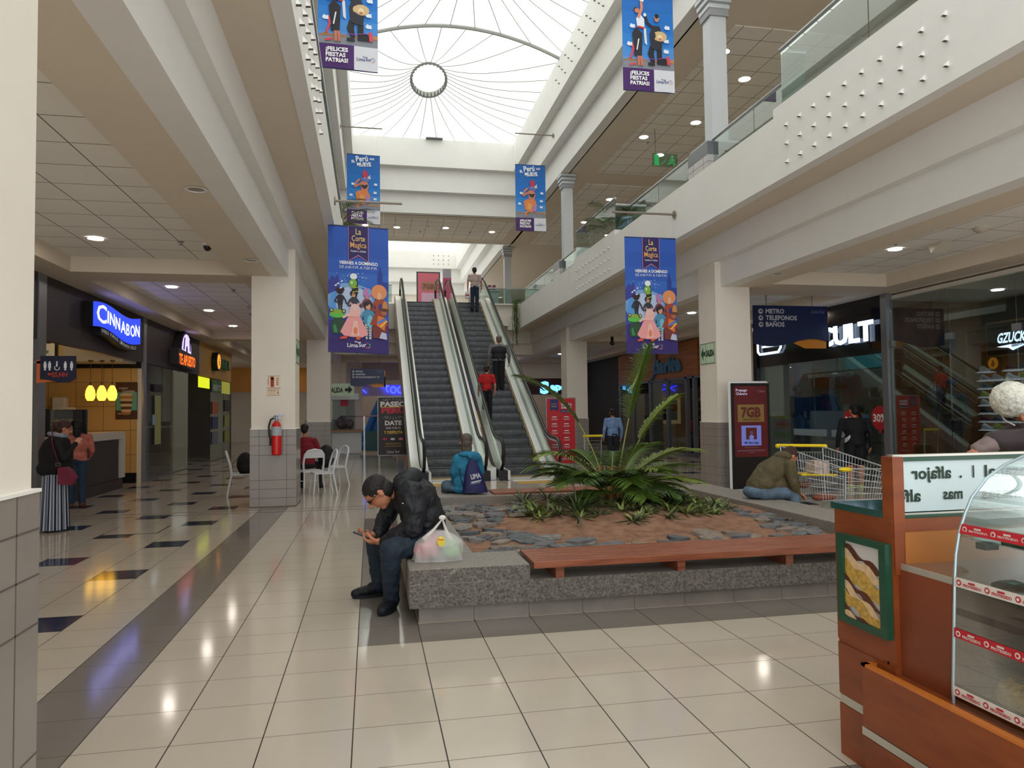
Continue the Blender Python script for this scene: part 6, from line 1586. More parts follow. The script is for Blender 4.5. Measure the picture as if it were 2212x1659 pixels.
# framed picture
fp = thing('framed_picture', 'green framed picture of layered cream biscuits on the kiosk side', 'picture', None, (2.19, 2.92, .85))
fx = KX - .038
y0, y1, z0, z1 = 2.757, 3.088, .648, 1.058
fr = MB()
for a in ((y0, y1, z1 - .028, z1), (y0, y1, z0, z0 + .032), (y0, y0 + .042, z0 + .032, z1 - .028), (y1 - .042, y1, z0 + .032, z1 - .028)): fr.box(fx, KX - .006, *a)
sub(fp, 'picture_frame', fr, kg)
k = MB()
px = KX - .018
k.box(px, px + .003, y0 + .03, y1 - .03, z0 + .02, z1 - .02, 0)
yy = [y1 - .04 - (y1 - y0 - .08) * i / 12 for i in range(13)]
def band(zl, th, sl, c, L, f=0.0):
    up = [(y, min(z1 - .03, max(z0 + .03, zl + th + sl * i / 12 + .012 * sin(i * .9 + f)))) for i, y in enumerate(yy)]
    dn = [(y, min(z1 - .03, max(z0 + .03, zl + sl * i / 12 + .012 * sin(i * 1.1 + f + 1)))) for i, y in enumerate(yy)]
    k.pr(up + dn[::-1], 'x', px - .0015 * L, px - .0015 * L + .001, c)
band(1.02, .03, -.0, 1, 1) if False else None
band(.985, .028, -.09, 2, 2); band(.935, .05, -.09, 3, 3, 1); band(.86, .085, -.10, 4, 4, 2); band(.83, .035, -.11, 2, 5, 1.5)
band(.80, .04, -.12, 3, 6, .5); band(.745, .06, -.10, 4, 7, 3); band(.70, .03, -.09, 2, 8, 2); band(.675, .03, -.06, 3, 9)
sub(fp, 'picture_print', k, [mat('pic_white', 'C9C6C4', .3), mat('pic_white', 'C9C6C4', .3), mat('pic_choc', '5A3020', .3, var=.3, vs=60), mat('pic_cream', 'D8B890', .3, var=.15, vs=40), mat('pic_biscuit', 'C09A48', .4, var=.35, vs=60)])
# curved glass display case
dc = thing('display_case', 'curved glass display case with taped shelves at the right edge', 'display case', None, (2.6, 1.9, .5))
prof = [(2.219, .50), (2.219, .551), (2.233, .799), (2.243, .977), (2.252, 1.07), (2.271, 1.156), (2.3, 1.227), (2.334, 1.29), (2.402, 1.361), (2.491, 1.414), (2.585, 1.448), (2.72, 1.47)]
cg = glass('curved_glass', 'DDE6E4', refl=.3)
def curve(y0, y1, off=0.0, ps=prof): return MB().surf(lambda u, v: (ps[int(round(v * (len(ps) - 1)))][0] + off, y0 + (y1 - y0) * u, ps[int(round(v * (len(ps) - 1)))][1]), 1, len(ps) - 1)
c = sub(dc, 'curved_glass', curve(1.2, 2.45), cg, smooth='all')
sub(dc, 'edge_rim', MB().tube([(x, 2.452, z) for x, z in prof], .006, 6), mat('glass_edge', '9FB0B4', .2, metal=.4), smooth=True)
sub(dc, 'end_glass', MB().add([(x, 2.452, z) for x, z in prof] + [(2.72, 2.452, .5)], [tuple(range(len(prof) + 1))]), cg)
sub(dc, 'base_rail', MB().box(2.222, 2.3, 1.2, 2.46, .44, .52), mat('case_black', '1A1614', .3))
shz = (1.16, .955, .76, .54)
for i, z in enumerate(shz):
    sub(dc, 'glass_shelf', MB().box(2.30, 2.75, 1.2, 2.43, z - .03, z - .024), [glass('shelf_glass', 'C8D8D2', refl=.3)] if i < 3 else [mat('shelf_brown', '7A5A48', .25)])
sub(dc, 'back_panel', MB().box(2.75, 2.77, 1.2, 2.44, .5, .95), mat('case_back', '4A3A34', .5))
def xat(z):
    for (a, b), (c_, d) in zip(prof, prof[1:]):
        if b <= z <= d: return a + (c_ - a) * (z - b) / (d - b)
    return prof[-1][0]
for i, (z, red) in enumerate(((1.172, 1), (.968, 0), (.773, 1), (.552, 0))):
    t = put('tape_strip', MB().pr([(xat(z - .018) - .004, z - .018), (xat(z + .018) - .004, z + .018), (xat(z + .018) - .002, z + .018), (xat(z - .018) - .002, z - .018)], 'y', 1.2, 2.448 - .008 * 0), mat('tape_red', 'B8202E', .4) if red else mat('tape_white', 'D8D0C8', .4), parent=dc)
    t.matrix_parent_inverse = Matrix.Translation(-Vector(dc.location))
    k = MB()
    X = xat(z) - .006
    for n in range(7):
        y = 2.425 - n * .13
        k.cyl((X, y, z), (X - .001, y, z), .011, 14, 0).cyl((X - .001, y, z), (X - .0016, y, z), .006, 12, 1)
        k.box(X - .001, X, y - .075, y - .045, z + .004, z + .011, 0).text('PROTEGIDO', (X - .001, y - .02, z - .010), .015, (0, -1, 0), NY, 0, 'l', w=.085, bold=.03)
    sub(dc, 'tape_print', k, [mat('tape_white', 'D8D0C8', .4), mat('tape_red', 'B8202E', .4)] if red else [mat('tape_red', 'B8202E', .4), mat('tape_white', 'D8D0C8', .4)])
# trays and baked goods
clear = glass('clear_wrap', 'F2F2EE', refl=.35)
def tray(x0, x1, y0, y1, z, label, h=.035, white=False):
    o = thing('tray', label, 'tray', None, ((x0 + x1) / 2, (y0 + y1) / 2, z))
    sub(o, 'tray_body', MB().box(x0, x1, y0, y1, z, z + .006).box(x0, x0 + .005, y0, y1, z, z + h).box(x1 - .005, x1, y0, y1, z, z + h).box(x0, x1, y0, y0 + .005, z, z + h).box(x0, x1, y1 - .005, y1, z, z + h), mat('tray_green', '1E6A34', .35))
    if white: sub(o, 'tray_lid', MB().box(x0 - .004, x1 + .004, y0 - .004, y1 + .004, z + h, z + h + .008), mat('lid_white', 'DADAD4', .3))
    return o
tray(2.29, 2.45, 2.09, 2.28, 1.137, 'green tray with white lid on the top shelf of the curved case', .05, True)
tray(2.27, 2.44, 2.19, 2.42, .932, 'green tray holding a wrapped dark cake, second shelf, left', .03)
tray(2.27, 2.44, 1.93, 2.17, .932, 'green tray holding a wrapped dark cake, second shelf, right', .03)
def cake(x, y, z, r, h, col, label, cat='cake', wrap=True, cut=None):
    o = thing('wrapped_cake', label, cat, None, (x, y, z))
    sub(o, 'cake_body', MB().lathe((x, y, z), [(.001, 0), (r * .95, 0), (r, h * .3), (r * .92, h * .75), (r * .6, h), (.001, h)], 22), mat('cake_' + col, col, .6, var=.35, vs=40), smooth=True)
    if wrap:
        random.seed(int(x * 1000))
        sub(o, 'plastic_wrap', MB().surf(lambda u, v: (x + (r * 1.12 * (1 - v ** 3 * .95)) * cos(2 * pi * u) * (1 + .05 * sin(11 * u * 2 * pi)), y + (r * 1.12 * (1 - v ** 3 * .95)) * sin(2 * pi * u) * (1 + .05 * cos(9 * u * 2 * pi)), z + h * 1.25 * v), 40, 8, 0, wrap=True), clear, smooth=True)
    sub(o, 'price_label', MB().box(x - r * .35, x + r * .1, y - r * .4, y + r * .1, z + h * 1.0, z + h * 1.02), mat('label_mint', '7AB0A0', .5))
cake(2.355, 2.30, .94, .075, .05, '4A342A', 'dark round wrapped cake in the left green tray')
cake(2.355, 2.04, .94, .08, .055, '4A342A', 'dark round wrapped cake in the right green tray')
cake(2.40, 2.27, .54, .12, .09, 'B88A48', 'golden round wrapped sponge cake on the lowest shelf of the curved case')
cake(2.38, 1.97, .54, .1, .07, 'A87C40', 'second wrapped sponge cake at the lower right photo edge')
o = thing('cheese_loaf', 'pale yellow wrapped loaf on the white-lidded tray', 'food', None, (2.4, 2.13, 1.2))
sub(o, 'loaf', MB().pr([(2.06, 1.2), (2.2, 1.2), (2.17, 1.25), (2.14, 1.27), (2.07, 1.26)], 'x', 2.34, 2.46), mat('loaf_yellow', 'D8D078', .6, var=.2, vs=20))
sub(o, 'wrap', MB().ell((2.40, 2.13, 1.235), (.085, .1, .045), 14, 8), clear, smooth=True)
o = thing('sealed_bag', 'crumpled clear bag standing on the second shelf of the curved case', 'bag', None, (2.4, 2.07, 1.05))
sub(o, 'bag_film', MB().surf(lambda u, v: (2.46 + .06 * cos(2 * pi * u) * (1 - .5 * v), 2.02 + .08 * sin(2 * pi * u) * (1 - .3 * v) + .01 * sin(20 * u), 1.0 + .13 * v), 24, 6, 0, wrap=True), mat('film_white', 'C8C4BE', .4, alpha=.7), smooth=True)
o = thing('card_stand', 'small dark card clip hanging under the top shelf of the curved case', 'clip', None, (2.3, 2.37, 1.12))
sub(o, 'clip', MB().box(2.28, 2.34, 2.34, 2.385, 1.105, 1.13), mat('clip_grey', '4A5450', .4))
# ---------------------------------------------------------------- shopping trolley (child seat end to the left)
tr = thing('shopping_trolley', 'wire shopping trolley with yellow handle beside the crouching person', 'trolley', None, (6.3, 9.0, 0))
wire = mat('trolley_wire', 'C4C9CC', .3, metal=.7)
ty = mat('trolley_yellow', 'E8C818', .4)
gx0, gx1 = 5.70, 6.95
def wcage(m, P, r=.004, n=4): m.tube(P, r, n, 0)
# trolley frame in local axes: a = along push direction (towards -y/+x), modelled directly in world
H0, H1 = Vector((5.62, 9.15, 1.13)), Vector((6.28, 9.15, 1.11))   # handle ends
F0, F1 = Vector((6.05, 8.35, .86)), Vector((6.72, 8.35, .84))     # front (nose) top corners
B0, B1 = Vector((5.68, 9.08, .36)), Vector((6.25, 9.08, .36))
N0, N1 = Vector((6.08, 8.42, .44)), Vector((6.66, 8.42, .44))
fm = MB()
for a, b in ((H0, F0), (H1, F1), (B0, N0), (B1, N1), (B0, B1), (N0, N1), (F0, F1)): fm.tube([a, b], .009, 8)
for a, b in ((H0, B0), (H1, B1), (F0, N0), (F1, N1)): fm.tube([a, b], .009, 8)
sub(tr, 'basket_frame', fm, wire, smooth=True)
sub(tr, 'handle', MB().tube([H0 - Vector((.04, 0, -.01)), H1 + Vector((.04, 0, .01))], .021, 12).ell(H0 - Vector((.04, 0, 0)), .032, 10, 8).ell(H1 + Vector((.04, 0, 0)), .032, 10, 8), ty, smooth=True)
for p in (F0, F1): sub(tr, 'corner_bumper', MB().ell(p + Vector((0, -.0, -.01)), (.09, .06, .032), 12, 8), ty, smooth=True)
g = MB()
def panel(g, a, b, c, d, nu, nv):
    for i in range(nu + 1): g.tube([a.lerp(b, i / nu), d.lerp(c, i / nu)], .0026, 4)
    for j in range(nv + 1): g.tube([a.lerp(d, j / nv), b.lerp(c, j / nv)], .0032, 4)
panel(g, H0, F0, N0, B0, 22, 6); sub(tr, 'side_mesh', g, wire)
g = MB(); panel(g, H1, F1, N1, B1, 22, 6); sub(tr, 'side_mesh', g, wire)
g = MB(); panel(g, F0, F1, N1, N0, 16, 5); sub(tr, 'front_mesh', g, wire)
g = MB(); panel(g, B0, B1, N1, N0, 12, 10); sub(tr, 'floor_mesh', g, wire)
g = MB(); panel(g, H0 + Vector((0, .0, -.08)), H1 + Vector((0, 0, -.08)), B1, B0, 16, 6); sub(tr, 'rear_mesh', g, wire)
g = MB()
s0, s1 = H0 + Vector((.12, -.3, -.18)), H1 + Vector((0, -.3, -.18))
t0, t1 = H0 + Vector((.12, -.3, -.5)), H1 + Vector((0, -.3, -.5))
panel(g, s0, s1, t1, t0, 8, 3); sub(tr, 'child_seat_mesh', g, wire)
sub(tr, 'child_seat', MB().add([tuple(p) for p in (H0 + Vector((.12, -.05, -.36)), H1 + Vector((0, -.05, -.36)), H1 + Vector((0, -.3, -.38)), H0 + Vector((.12, -.3, -.38)))], [(0, 1, 2, 3)]).tube([H0 + Vector((.12, -.3, -.38)), H1 + Vector((0, -.3, -.38))], .014, 8), ty)
cz = .13
g = MB()
for a, x in ((B0, -.0), (B1, .0)):
    g.tube([a, (a.x, 9.25, cz), (a.x + (.0), 8.45, cz)], .012, 8)
g.tube([(B0.x, 9.25, cz), (B1.x, 9.25, cz)], .012, 8).tube([(B0.x, 8.45, cz), (B1.x, 8.45, cz)], .012, 8)
sub(tr, 'chassis', g, wire, smooth=True)
for x in (B0.x, B1.x):
    for y in (9.22, 8.5):
        sub(tr, 'wheel', MB().cyl((x - .015, y, .06), (x + .015, y, .06), .06, 14), mat('wheel_grey', '4A4C50', .6), smooth=True)
o = thing('parcel', 'pale pink ribbed paper parcel on the trolley child seat', 'parcel', None, (6.02, 8.95, .76))
sub(o, 'parcel_box', MB().box(5.95, 6.17, 8.86, 9.06, .76, .93).box(5.97, 6.15, 8.855, 8.86, .84, .845), mat('parcel_pink', 'C9B0A8', .7, var=.2, vs=20))
o = thing('bread_bag', 'reddish brown rounded bundle lying in the trolley bottom', 'bag', None, (5.98, 8.7, .42))
sub(o, 'bundle', MB().ell((6.0, 8.75, .45), (.17, .1, .055), 16, 10), mat('bundle_brown', '8A4A38', .7, var=.3, vs=14), smooth=True)
o = thing('bread_bag', 'small reddish bundle hanging behind the trolley wires', 'bag', None, (5.85, 9.0, .6))
sub(o, 'bundle', MB().ell((5.85, 8.98, .60), (.1, .06, .05), 16, 10), mat('bundle_brown', '8A4A38', .7, var=.3, vs=14), smooth=True)
# second small trolley by the red stand
o = thing('shopping_trolley', 'small trolley with yellow handle half hidden behind the palm', 'trolley', None, (5.95, 18.6, 0))
sub(o, 'handle', MB().tube([(5.6, 18.6, .98), (6.15, 18.6, .98)], .03, 8), ty, smooth=True)
g = MB(); A, B_, C_, D_ = Vector((5.62, 18.62, .95)), Vector((6.13, 18.62, .95)), Vector((6.1, 18.9, .45)), Vector((5.68, 18.9, .45)); panel(g, A, B_, C_, D_, 9, 5)
sub(o, 'basket_mesh', g, wire)
sub(o, 'chassis', MB().tube([(5.64, 18.6, .95), (5.66, 18.65, .1), (5.66, 19.3, .12)], .015, 6).tube([(6.12, 18.6, .95), (6.1, 18.65, .1), (6.1, 19.3, .12)], .015, 6).tube([(5.66, 18.65, .1), (6.1, 18.65, .1)], .015, 6), wire)
sub(o, 'dark_crate', MB().box(5.75, 6.05, 18.75, 19.1, .25, .5), mat('crate_dark', '241E1C', .6))
# ---------------------------------------------------------------- white bistro chairs
def pchair(x, y, rz, label):
    o = thing('plastic_chair', label, 'chair', 'white chairs behind the left column', (x, y, 0), rz)
    wm = mat('chair_white', 'D8DADC', .35)
    def Q(name, mb, smooth=False):
        c = put(name, mb, wm, parent=o, smooth=smooth)
        return c
    # local: faces -y
    c = Q('seat', MB().pr([(-.21, -.2), (.21, -.2), (.2, .2), (-.2, .2)], 'z', .43, .46)); b_ = c.modifiers.new('b', 'BEVEL'); b_.width = .012; b_.segments = 2
    for s in (-1, 1):
        Q('leg', MB().tube([(s * .19, -.18, .44), (s * .22, -.22, 0)], [.02, .016], 8), True)
        Q('leg', MB().tube([(s * .19, .18, .44), (s * .22, .26, 0)], [.02, .016], 8), True)
    arch = [(.2, .17, .44), (.215, .2, .62), (.2, .25, .8), (.14, .275, .88), (0, .285, .91), (-.14, .275, .88), (-.2, .25, .8), (-.215, .2, .62), (-.2, .17, .44)]
    Q('back_frame', MB().tube(arch, .022, 8), True)
    Q('backrest', MB().surf(lambda u, v: ((u - .5) * .38, .25 + .035 * v, .73 + (.16 - .06 * abs(2 * u - 1) ** 2) * v), 12, 3), True)
    Q('crossbar', MB().tube([(-.2, -.19, .22), (.2, -.19, .22)], .01, 6))
    return o
pchair(-2.62, 15.6, radians(100), 'white plastic chair left of the tiled column with a black bag on it')
pchair(-1.25, 15.9, radians(200), 'white plastic chair under the seated person in dark red')
pchair(-.98, 15.35, radians(-75), 'nearest white plastic chair, right of the tiled column')
pchair(-.82, 17.0, radians(-60), 'white plastic chair holding the black backpack')
pchair(-1.75, 16.7, radians(150), 'white plastic chair mostly hidden behind the tiled column')
def backpack(x, y, z, r, label, rz=0):
    o = thing('backpack', label, 'bag', None, (x, y, z))
    bm = mat('bag_black', '131315', .7, var=.3, vs=14)
    sub(o, 'bag_body', MB().ell((x, y, z + r * .8), (r * .7, r * .55, r), 14, 10), bm, smooth=True)
    sub(o, 'bag_pocket', MB().ell((x + r * .1, y - r * .4, z + r * .5), (r * .5, r * .25, r * .45), 12, 8), bm, smooth=True)
    sub(o, 'strap', MB().tube([(x - r * .5, y - .02, z + r * 1.4), (x - r * .95, y - .04, z + r * .9), (x - r * 1.05, y - .04, z + r * .3), (x - r * .6, y - .02, z + .02)], .014, 6, flat=.3), bm, smooth=True)
backpack(-2.52, 15.5, .46, .24, 'black backpack with dangling strap hanging on the leftmost white chair')
backpack(-.98, 16.6, .5, .26, 'black backpack resting on the far white chair')
# ---------------------------------------------------------------- people
SK = mat('skin', 'B8795A', .5, var=.08, vs=10)
SKL = mat('skin_light', 'C08A70', .5, var=.08, vs=10)
def org(name, mb, m, parent, vox=.012, sm=6, label=None, fold=0.0, fs=.12):
    """grow one continuous surface over overlapping volumes"""
    me = bpy.data.meshes.new(name)
    me.from_pydata(mb.v, [], mb.f)
    me.materials.append(m)
    o = bpy.data.objects.new(name, me)
    COL.objects.link(o)
    r = o.modifiers.new('r', 'REMESH'); r.mode = 'VOXEL'; r.voxel_size = vox; r.use_smooth_shade = True
    s = o.modifiers.new('s', 'SMOOTH'); s.iterations = sm; s.factor = .5
    if fold:
        tx = bpy.data.textures.new(name, 'CLOUDS'); tx.noise_scale = fs; tx.noise_depth = 2
        d = o.modifiers.new('d', 'DISPLACE'); d.texture = tx; d.strength = fold; d.mid_level = .5; d.texture_coords = 'GLOBAL'
    if parent:
        o.parent = parent; o.matrix_parent_inverse = Matrix.Translation(-Vector(parent.location))
    return tag(o, label)
V = Vector
def sock(mb, c, axis, r): pass
def head(P, c, r, face, up=(0, 0, 1), skin=SK, hair='1E1814', vox=.006, long=0, hairm=True, ear=True):
    """head with nose, brow, chin, ears; face = direction it looks along, c centre, r half height"""
    c, f = V(c), V(face).normalized()
    u = V(up); u = (u - f * u.dot(f)).normalized(); s = f.cross(u)
    def L(a, b, d): return c + s * a * r + f * b * r + u * d * r
    R = Matrix((s, f, u)).transposed()
    m = MB()
    m.ell(L(0, -.06, .2), (r * .70, r * .84, r * .78), 16, 12, 0, R).ell(L(0, .12, -.3), (r * .55, r * .62, r * .66), 16, 12, 0, R)
    m.ell(L(0, .40, -.78), (r * .28, r * .24, r * .2), 12, 8, 0, R)
    m.caps(L(0, .72, .12), r * .08, L(0, .9, -.22), r * .13, 8)
    m.ell(L(0, .66, -.48), (r * .22, r * .13, r * .07), 10, 8, 0, R)
    if ear:
        for q in (-1, 1): m.ell(L(q * .72, -.05, -.1), (r * .09, r * .16, r * .26), 10, 8, 0, R)
    o = org('head', m, skin, P, vox, 3)
    e = MB()
    for q in (-1, 1): e.ell(L(q * .27, .70, .05), r * .085, 8, 6)
    put('eyes', e, mat('eye_dark', '1A1412', .2), parent=P).matrix_parent_inverse = Matrix.Translation(-V(P.location))
    if hairm:
        h = MB().ell(L(0, -.14, .34), (r * .78, r * .86, r * .74), 16, 12, 0, R).ell(L(0, -.42, -.15), (r * .66, r * .58, r * .72), 14, 10, 0, R)
        if long: h.ell(L(0, -.38, -.7), (r * .68, r * .45, r * .9), 14, 10, 0, R).ell(L(0, -.3, -1.3 * long), (r * .6, r * .36, r * .7), 14, 10, 0, R)
        org('hair', h, mat('hair_' + hair, hair, .6, var=.4, vs=60, bump=.5, bs=140), P, vox, 2, fold=r * .06, fs=.03)
    return L
def hand(P, w, d, palm_n, skin=SK, curl=.6, s=1.0, vox=.0035):
    """hand at wrist w, pointing along d, palm facing palm_n: palm block, four unequal bent fingers and a side thumb"""
    w, d, n = V(w), V(d).normalized(), V(palm_n)
    n = (n - d * n.dot(d)).normalized(); x = d.cross(n)
    m = MB()
    k = .085 * s
    m.chain([(w - d * .02 * s, .024 * s), (w + d * .02 * s, .025 * s)], 10)
    for i in range(4):
        a = (i - 1.5) * .019 * s
        m.caps(w + d * .02 * s + x * a * .7, .016 * s, w + d * k + x * a, .0125 * s, 8)
        L = (.068, .078, .073, .058)[i] * s
        p = w + d * k + x * a; q = curl
        pts = [(p, .0105 * s)]
        for t, f in ((.45, .8), (.32, 1.5), (.23, 2.1)):
            dd = d * cos(q * f) + n * sin(q * f)
            p = p + dd * L * t; pts.append((p, (.0098 - .0012 * f) * s))
        m.chain(pts, 8)
    b = w + d * .03 * s - x * .026 * s
    m.chain([(b, .014 * s), (b + (d * .6 - x * .55 + n * .35) * .04 * s, .012 * s), (b + (d * .85 - x * .35 + n * .75) * .068 * s, .0095 * s)], 8)
    return org('hand', m, skin, P, vox, 2)
def shoef(P, heel, toe, col, sole='1A1A1C', s=1.0, trim=None):
    h, t = V(heel), V(toe)
    d = (t - h); d.z = 0; d.normalize(); x = V((d.y, -d.x, 0)); L = (t - h).length
    m = MB()
    for a, w, z, r in ((.06, 0, .05, .042), (.2, 0, .065, .045), (.38, 0, .055, .045), (.58, 0, .042, .044), (.76, 0, .036, .042), (.9, 0, .03, .034)):
        m.ell(h + d * L * a + V((0, 0, z * s + .012)), (r * s * 1.15, r * s * 1.15, r * s * (1.0 if a < .4 else .75)), 12, 8)
    for a, b in ((.06, .2), (.2, .38), (.38, .58), (.58, .76), (.76, .9)):
        m.caps(h + d * L * a + V((0, 0, .045)), .040 * s, h + d * L * b + V((0, 0, .038)), .038 * s, 10)
    org('shoe_upper', m, mat('shoe_' + col, col, .6, var=.2, vs=30), P, .008, 3)
    pts = []
    for i in range(20):
        a = 2 * pi * i / 20
        w_ = .05 * s * (1 - .12 * cos(a))
        pts.append(h + d * (L * .48 - L * .52 * cos(a)) + x * w_ * sin(a))
    put('shoe_sole', MB().pr([(p.x, p.y) for p in pts], 'z', h.z, h.z + .026), mat('sole_' + sole, sole, .7), parent=P).matrix_parent_inverse = Matrix.Translation(-V(P.location))
    lc = MB()
    for i in range(4):
        c = h + d * L * (.42 + .09 * i) + V((0, 0, (.1 - .012 * i) * s))
        lc.tube([c - x * .025, c + V((0, 0, .006)), c + x * .025], .003, 5)
    put('laces', lc, mat('lace_grey', '3A4450', .7), parent=P).matrix_parent_inverse = Matrix.Translation(-V(P.location))
# ---- the man on the planter corner
man = thing('person', 'person in black hooded jacket and jeans bent over a phone on the planter edge', 'person', None, (.45, 6.35, .43))
jk = mat('jacket_black', '14161D', .6, var=.3, vs=7, bump=.3, bs=30)
jn = mat('jeans_blue', '22303E', .8, var=.35, vs=9, bump=.3, bs=90)
m = MB()
pel, wai, che, nek = V((.47, 6.38, .55)), V((.47, 6.38, .70)), V((.38, 6.38, .90)), V((.24, 6.38, 1.00))
m.chain([(pel, .17), (wai, .185), (che, .19), (V((.31, 6.38, .985)), .14)], 16)
m.ell((.48, 6.38, .57), (.165, .24, .14), 16, 10).ell((.40, 6.38, .90), (.18, .25, .175), 16, 12).ell((.46, 6.38, .74), (.17, .23, .18), 16, 12)
ns, ne, nw = V((.33, 6.185, .965)), V((.345, 6.12, .69)), V((.09, 6.235, .565))
fs_, fe, fw = V((.27, 6.60, .955)), V((.13, 6.68, .70)), V((.035, 6.45, .59))
m.chain([(ns, .115), (V((.365, 6.13, .83)), .098), (ne, .092), (V((.22, 6.17, .62)), .078), (nw + V((.03, 0, 0)), .058)], 12)
m.chain([(fs_, .11), (V((.19, 6.66, .82)), .094), (fe, .085), (fw + V((.025, .02, 0)), .056)], 12)
m.ell((.42, 6.38, .50), (.19, .22, .075), 16, 8)
org('jacket', m, jk, man, .010, 3, fold=.035, fs=.07)
# hood bunched behind the neck and collar
m = MB()
for i in range(13):
    a = pi * i / 12
    m.ell((.26 + .10 * sin(a) , 6.38 - .13 * cos(a), 1.045 + .05 * sin(a)), (.07 + .025 * sin(a), .07, .068 + .012 * sin(a)), 10, 8)
m.ell((.33, 6.38, 1.03), (.09, .13, .07), 14, 10)
org('hood', m, jk, man, .010, 4, fold=.016, fs=.06)
m = MB().chain([(V((.27, 6.38, .97)), .075), (V((.15, 6.38, .965)), .062)], 12)
org('neck', m, SK, man, .008, 2)
Lh = head(man, (.060, 6.36, .965), .142, (-.62, -.12, -.78), up=(-.75, 0, .62), hair='181310', vox=.005)
gl = MB()
for q in (-1, 1):
    gl.tube([Lh(q * .27 + .2 * cos(a), .80, .04 + .15 * sin(a)) for a in [i * pi / 7 for i in range(14)]], .0045, 5, 0, closed=True)
    gl.tube([Lh(q * .48, .8, .06), Lh(q * .7, .5, .05), Lh(q * .76, -.05, .0)], .004, 5, 0)
gl.tube([Lh(-.08, .84, .05), Lh(.08, .84, .05)], .004, 5, 0)
sub(man, 'glasses', gl, mat('glasses_black', '0C0C0E', .3))
nh, nk, na = V((.42, 6.25, .52)), V((.155, 6.03, .53)), V((.165, 6.18, .11))
fh, fk, fa = V((.40, 6.50, .52)), V((.04, 6.62, .49)), V((.075, 6.66, .11))
m = MB()
m.chain([(nh, .11), (V((.29, 6.14, .535)), .10), (nk, .092), (V((.16, 6.07, .40)), .084), (V((.16, 6.13, .24)), .072), (na, .066)], 14)
m.chain([(fh, .11), (V((.22, 6.56, .52)), .10), (fk, .09), (V((.05, 6.64, .37)), .082), (V((.06, 6.65, .22)), .072), (fa, .066)], 14)
m.ell((.45, 6.38, .51), (.13, .19, .09), 14, 10)
org('trousers', m, jn, man, .009, 3, fold=.022, fs=.05)
shoef(man, (.19, 6.26, 0), (.075, 5.995, 0), '10131C', '15151A', 1.2)
shoef(man, (.13, 6.70, 0), (-.165, 6.64, 0), '10131C', '1A1A1E', 1.2)
hand(man, nw + V((-.005, .005, 0)), (-.9, .32, -.05), (.1, .35, .95), curl=.75, s=1.22)
hand(man, fw + V((-.01, 0, .0)), (-.85, -.5, .02), (.1, -.1, 1), curl=.75, s=1.18)
sub(man, 'wristwatch', MB().tube([nw + V((.015 + .002 * sin(a), .036 * cos(a), .036 * sin(a))) for a in [i * pi / 8 for i in range(16)]], .007, 6, closed=True), mat('watch_steel', '8A8A88', .3, metal=.7))
sub(man, 'chest_logo', MB().ell((.26, 6.075, .90), (.008, .004, .004), 8, 6), mat('logo_white', 'D8D8D8', .5))
o = thing('mobile_phone', 'black mobile phone held in the hands of the seated person', 'phone', None, (-.07, 6.33, .6))
M = Matrix.Translation((-.075, 6.32, .612)) @ Matrix.Rotation(radians(22), 4, 'Y') @ Matrix.Rotation(radians(-8), 4, 'Z')
sub(o, 'phone_body', MB().box(-.078, .078, -.037, .037, -.005, .005).xf(M), mat('phone_black', '0A0A0C', .2))
sub(o, 'phone_screen', MB().box(-.072, .072, -.033, .033, .0052, .006).xf(M), mat('phone_screen', '5A6068', .1, emit=.3))
# carrier bag
cb = thing('plastic_bag', 'white translucent carrier bag with red and green contents on the planter corner', 'bag', None, (.56, 6.02, .43))
bagm = mat('bag_film', 'E8E4E2', .35, alpha=.42)
def bagS(u, v):
    a = 2 * pi * u
    w = .205 * (1 - .12 * v) * (1 if v < .55 else 1 - ((v - .55) / .45) ** 1.4 * .82)
    d = .13 * (1 - .05 * v) * (1 if v < .5 else 1 - ((v - .5) / .5) * .72)
    k = 1 + .05 * sin(7 * a + 9 * v) * (1 - v) + .03 * sin(17 * a + 5 * v)
    sq = (abs(cos(a)) ** 3 + abs(sin(a)) ** 3) ** (-1 / 3)
    return (.545 + w * cos(a) * sq * k + .02 * v, 6.03 + d * sin(a) * sq * k, .434 + .24 * v ** .9)
sub(cb, 'bag_film', MB().surf(bagS, 60, 18, 0, wrap=True), bagm, smooth='all')
def loop(dx):
    m = MB()
    m.tube([(.53 + dx * 2.2, 6.03, .60), (.56 + dx, 6.03, .68), (.585, 6.03, .765)], [.05, .026, .012], 10, flat=.5)
    return m
sub(cb, 'handle', loop(-.045), mat('bag_handle', 'E6E2DE', .4, alpha=.85), smooth=True)
sub(cb, 'handle', loop(.05), mat('bag_handle', 'E6E2DE', .4, alpha=.85), smooth=True)
sub(cb, 'knot', MB().ell((.585, 6.03, .775), (.03, .018, .022), 10, 8), mat('bag_handle', 'E6E2DE', .4, alpha=.85), smooth=True)
sub(cb, 'red_contents', MB().ell((.45, 6.03, .51), (.11, .09, .075), 14, 10).ell((.51, 6.05, .58), (.07, .06, .06), 14, 10), mat('contents_red', 'C86A78', .6, var=.3, vs=20), smooth=True)
sub(cb, 'green_contents', MB().ell((.655, 6.03, .49), (.09, .085, .055), 14, 10).ell((.63, 6.05, .55), (.08, .06, .07), 14, 10), mat('contents_green', '7EC07A', .6, var=.3, vs=20), smooth=True)
sub(cb, 'round_sticker', MB().ell((.56, 5.905, .60), (.032, .004, .042), 18, 10, 0).text('Precio', (.56, 5.90, .61), .02, (1, 0, 0), NY, 1, 'c', w=.045, bold=.03), [mat('sticker_yellow', 'E8C83A', .4), mat('ink_red', 'C03028', .5)])
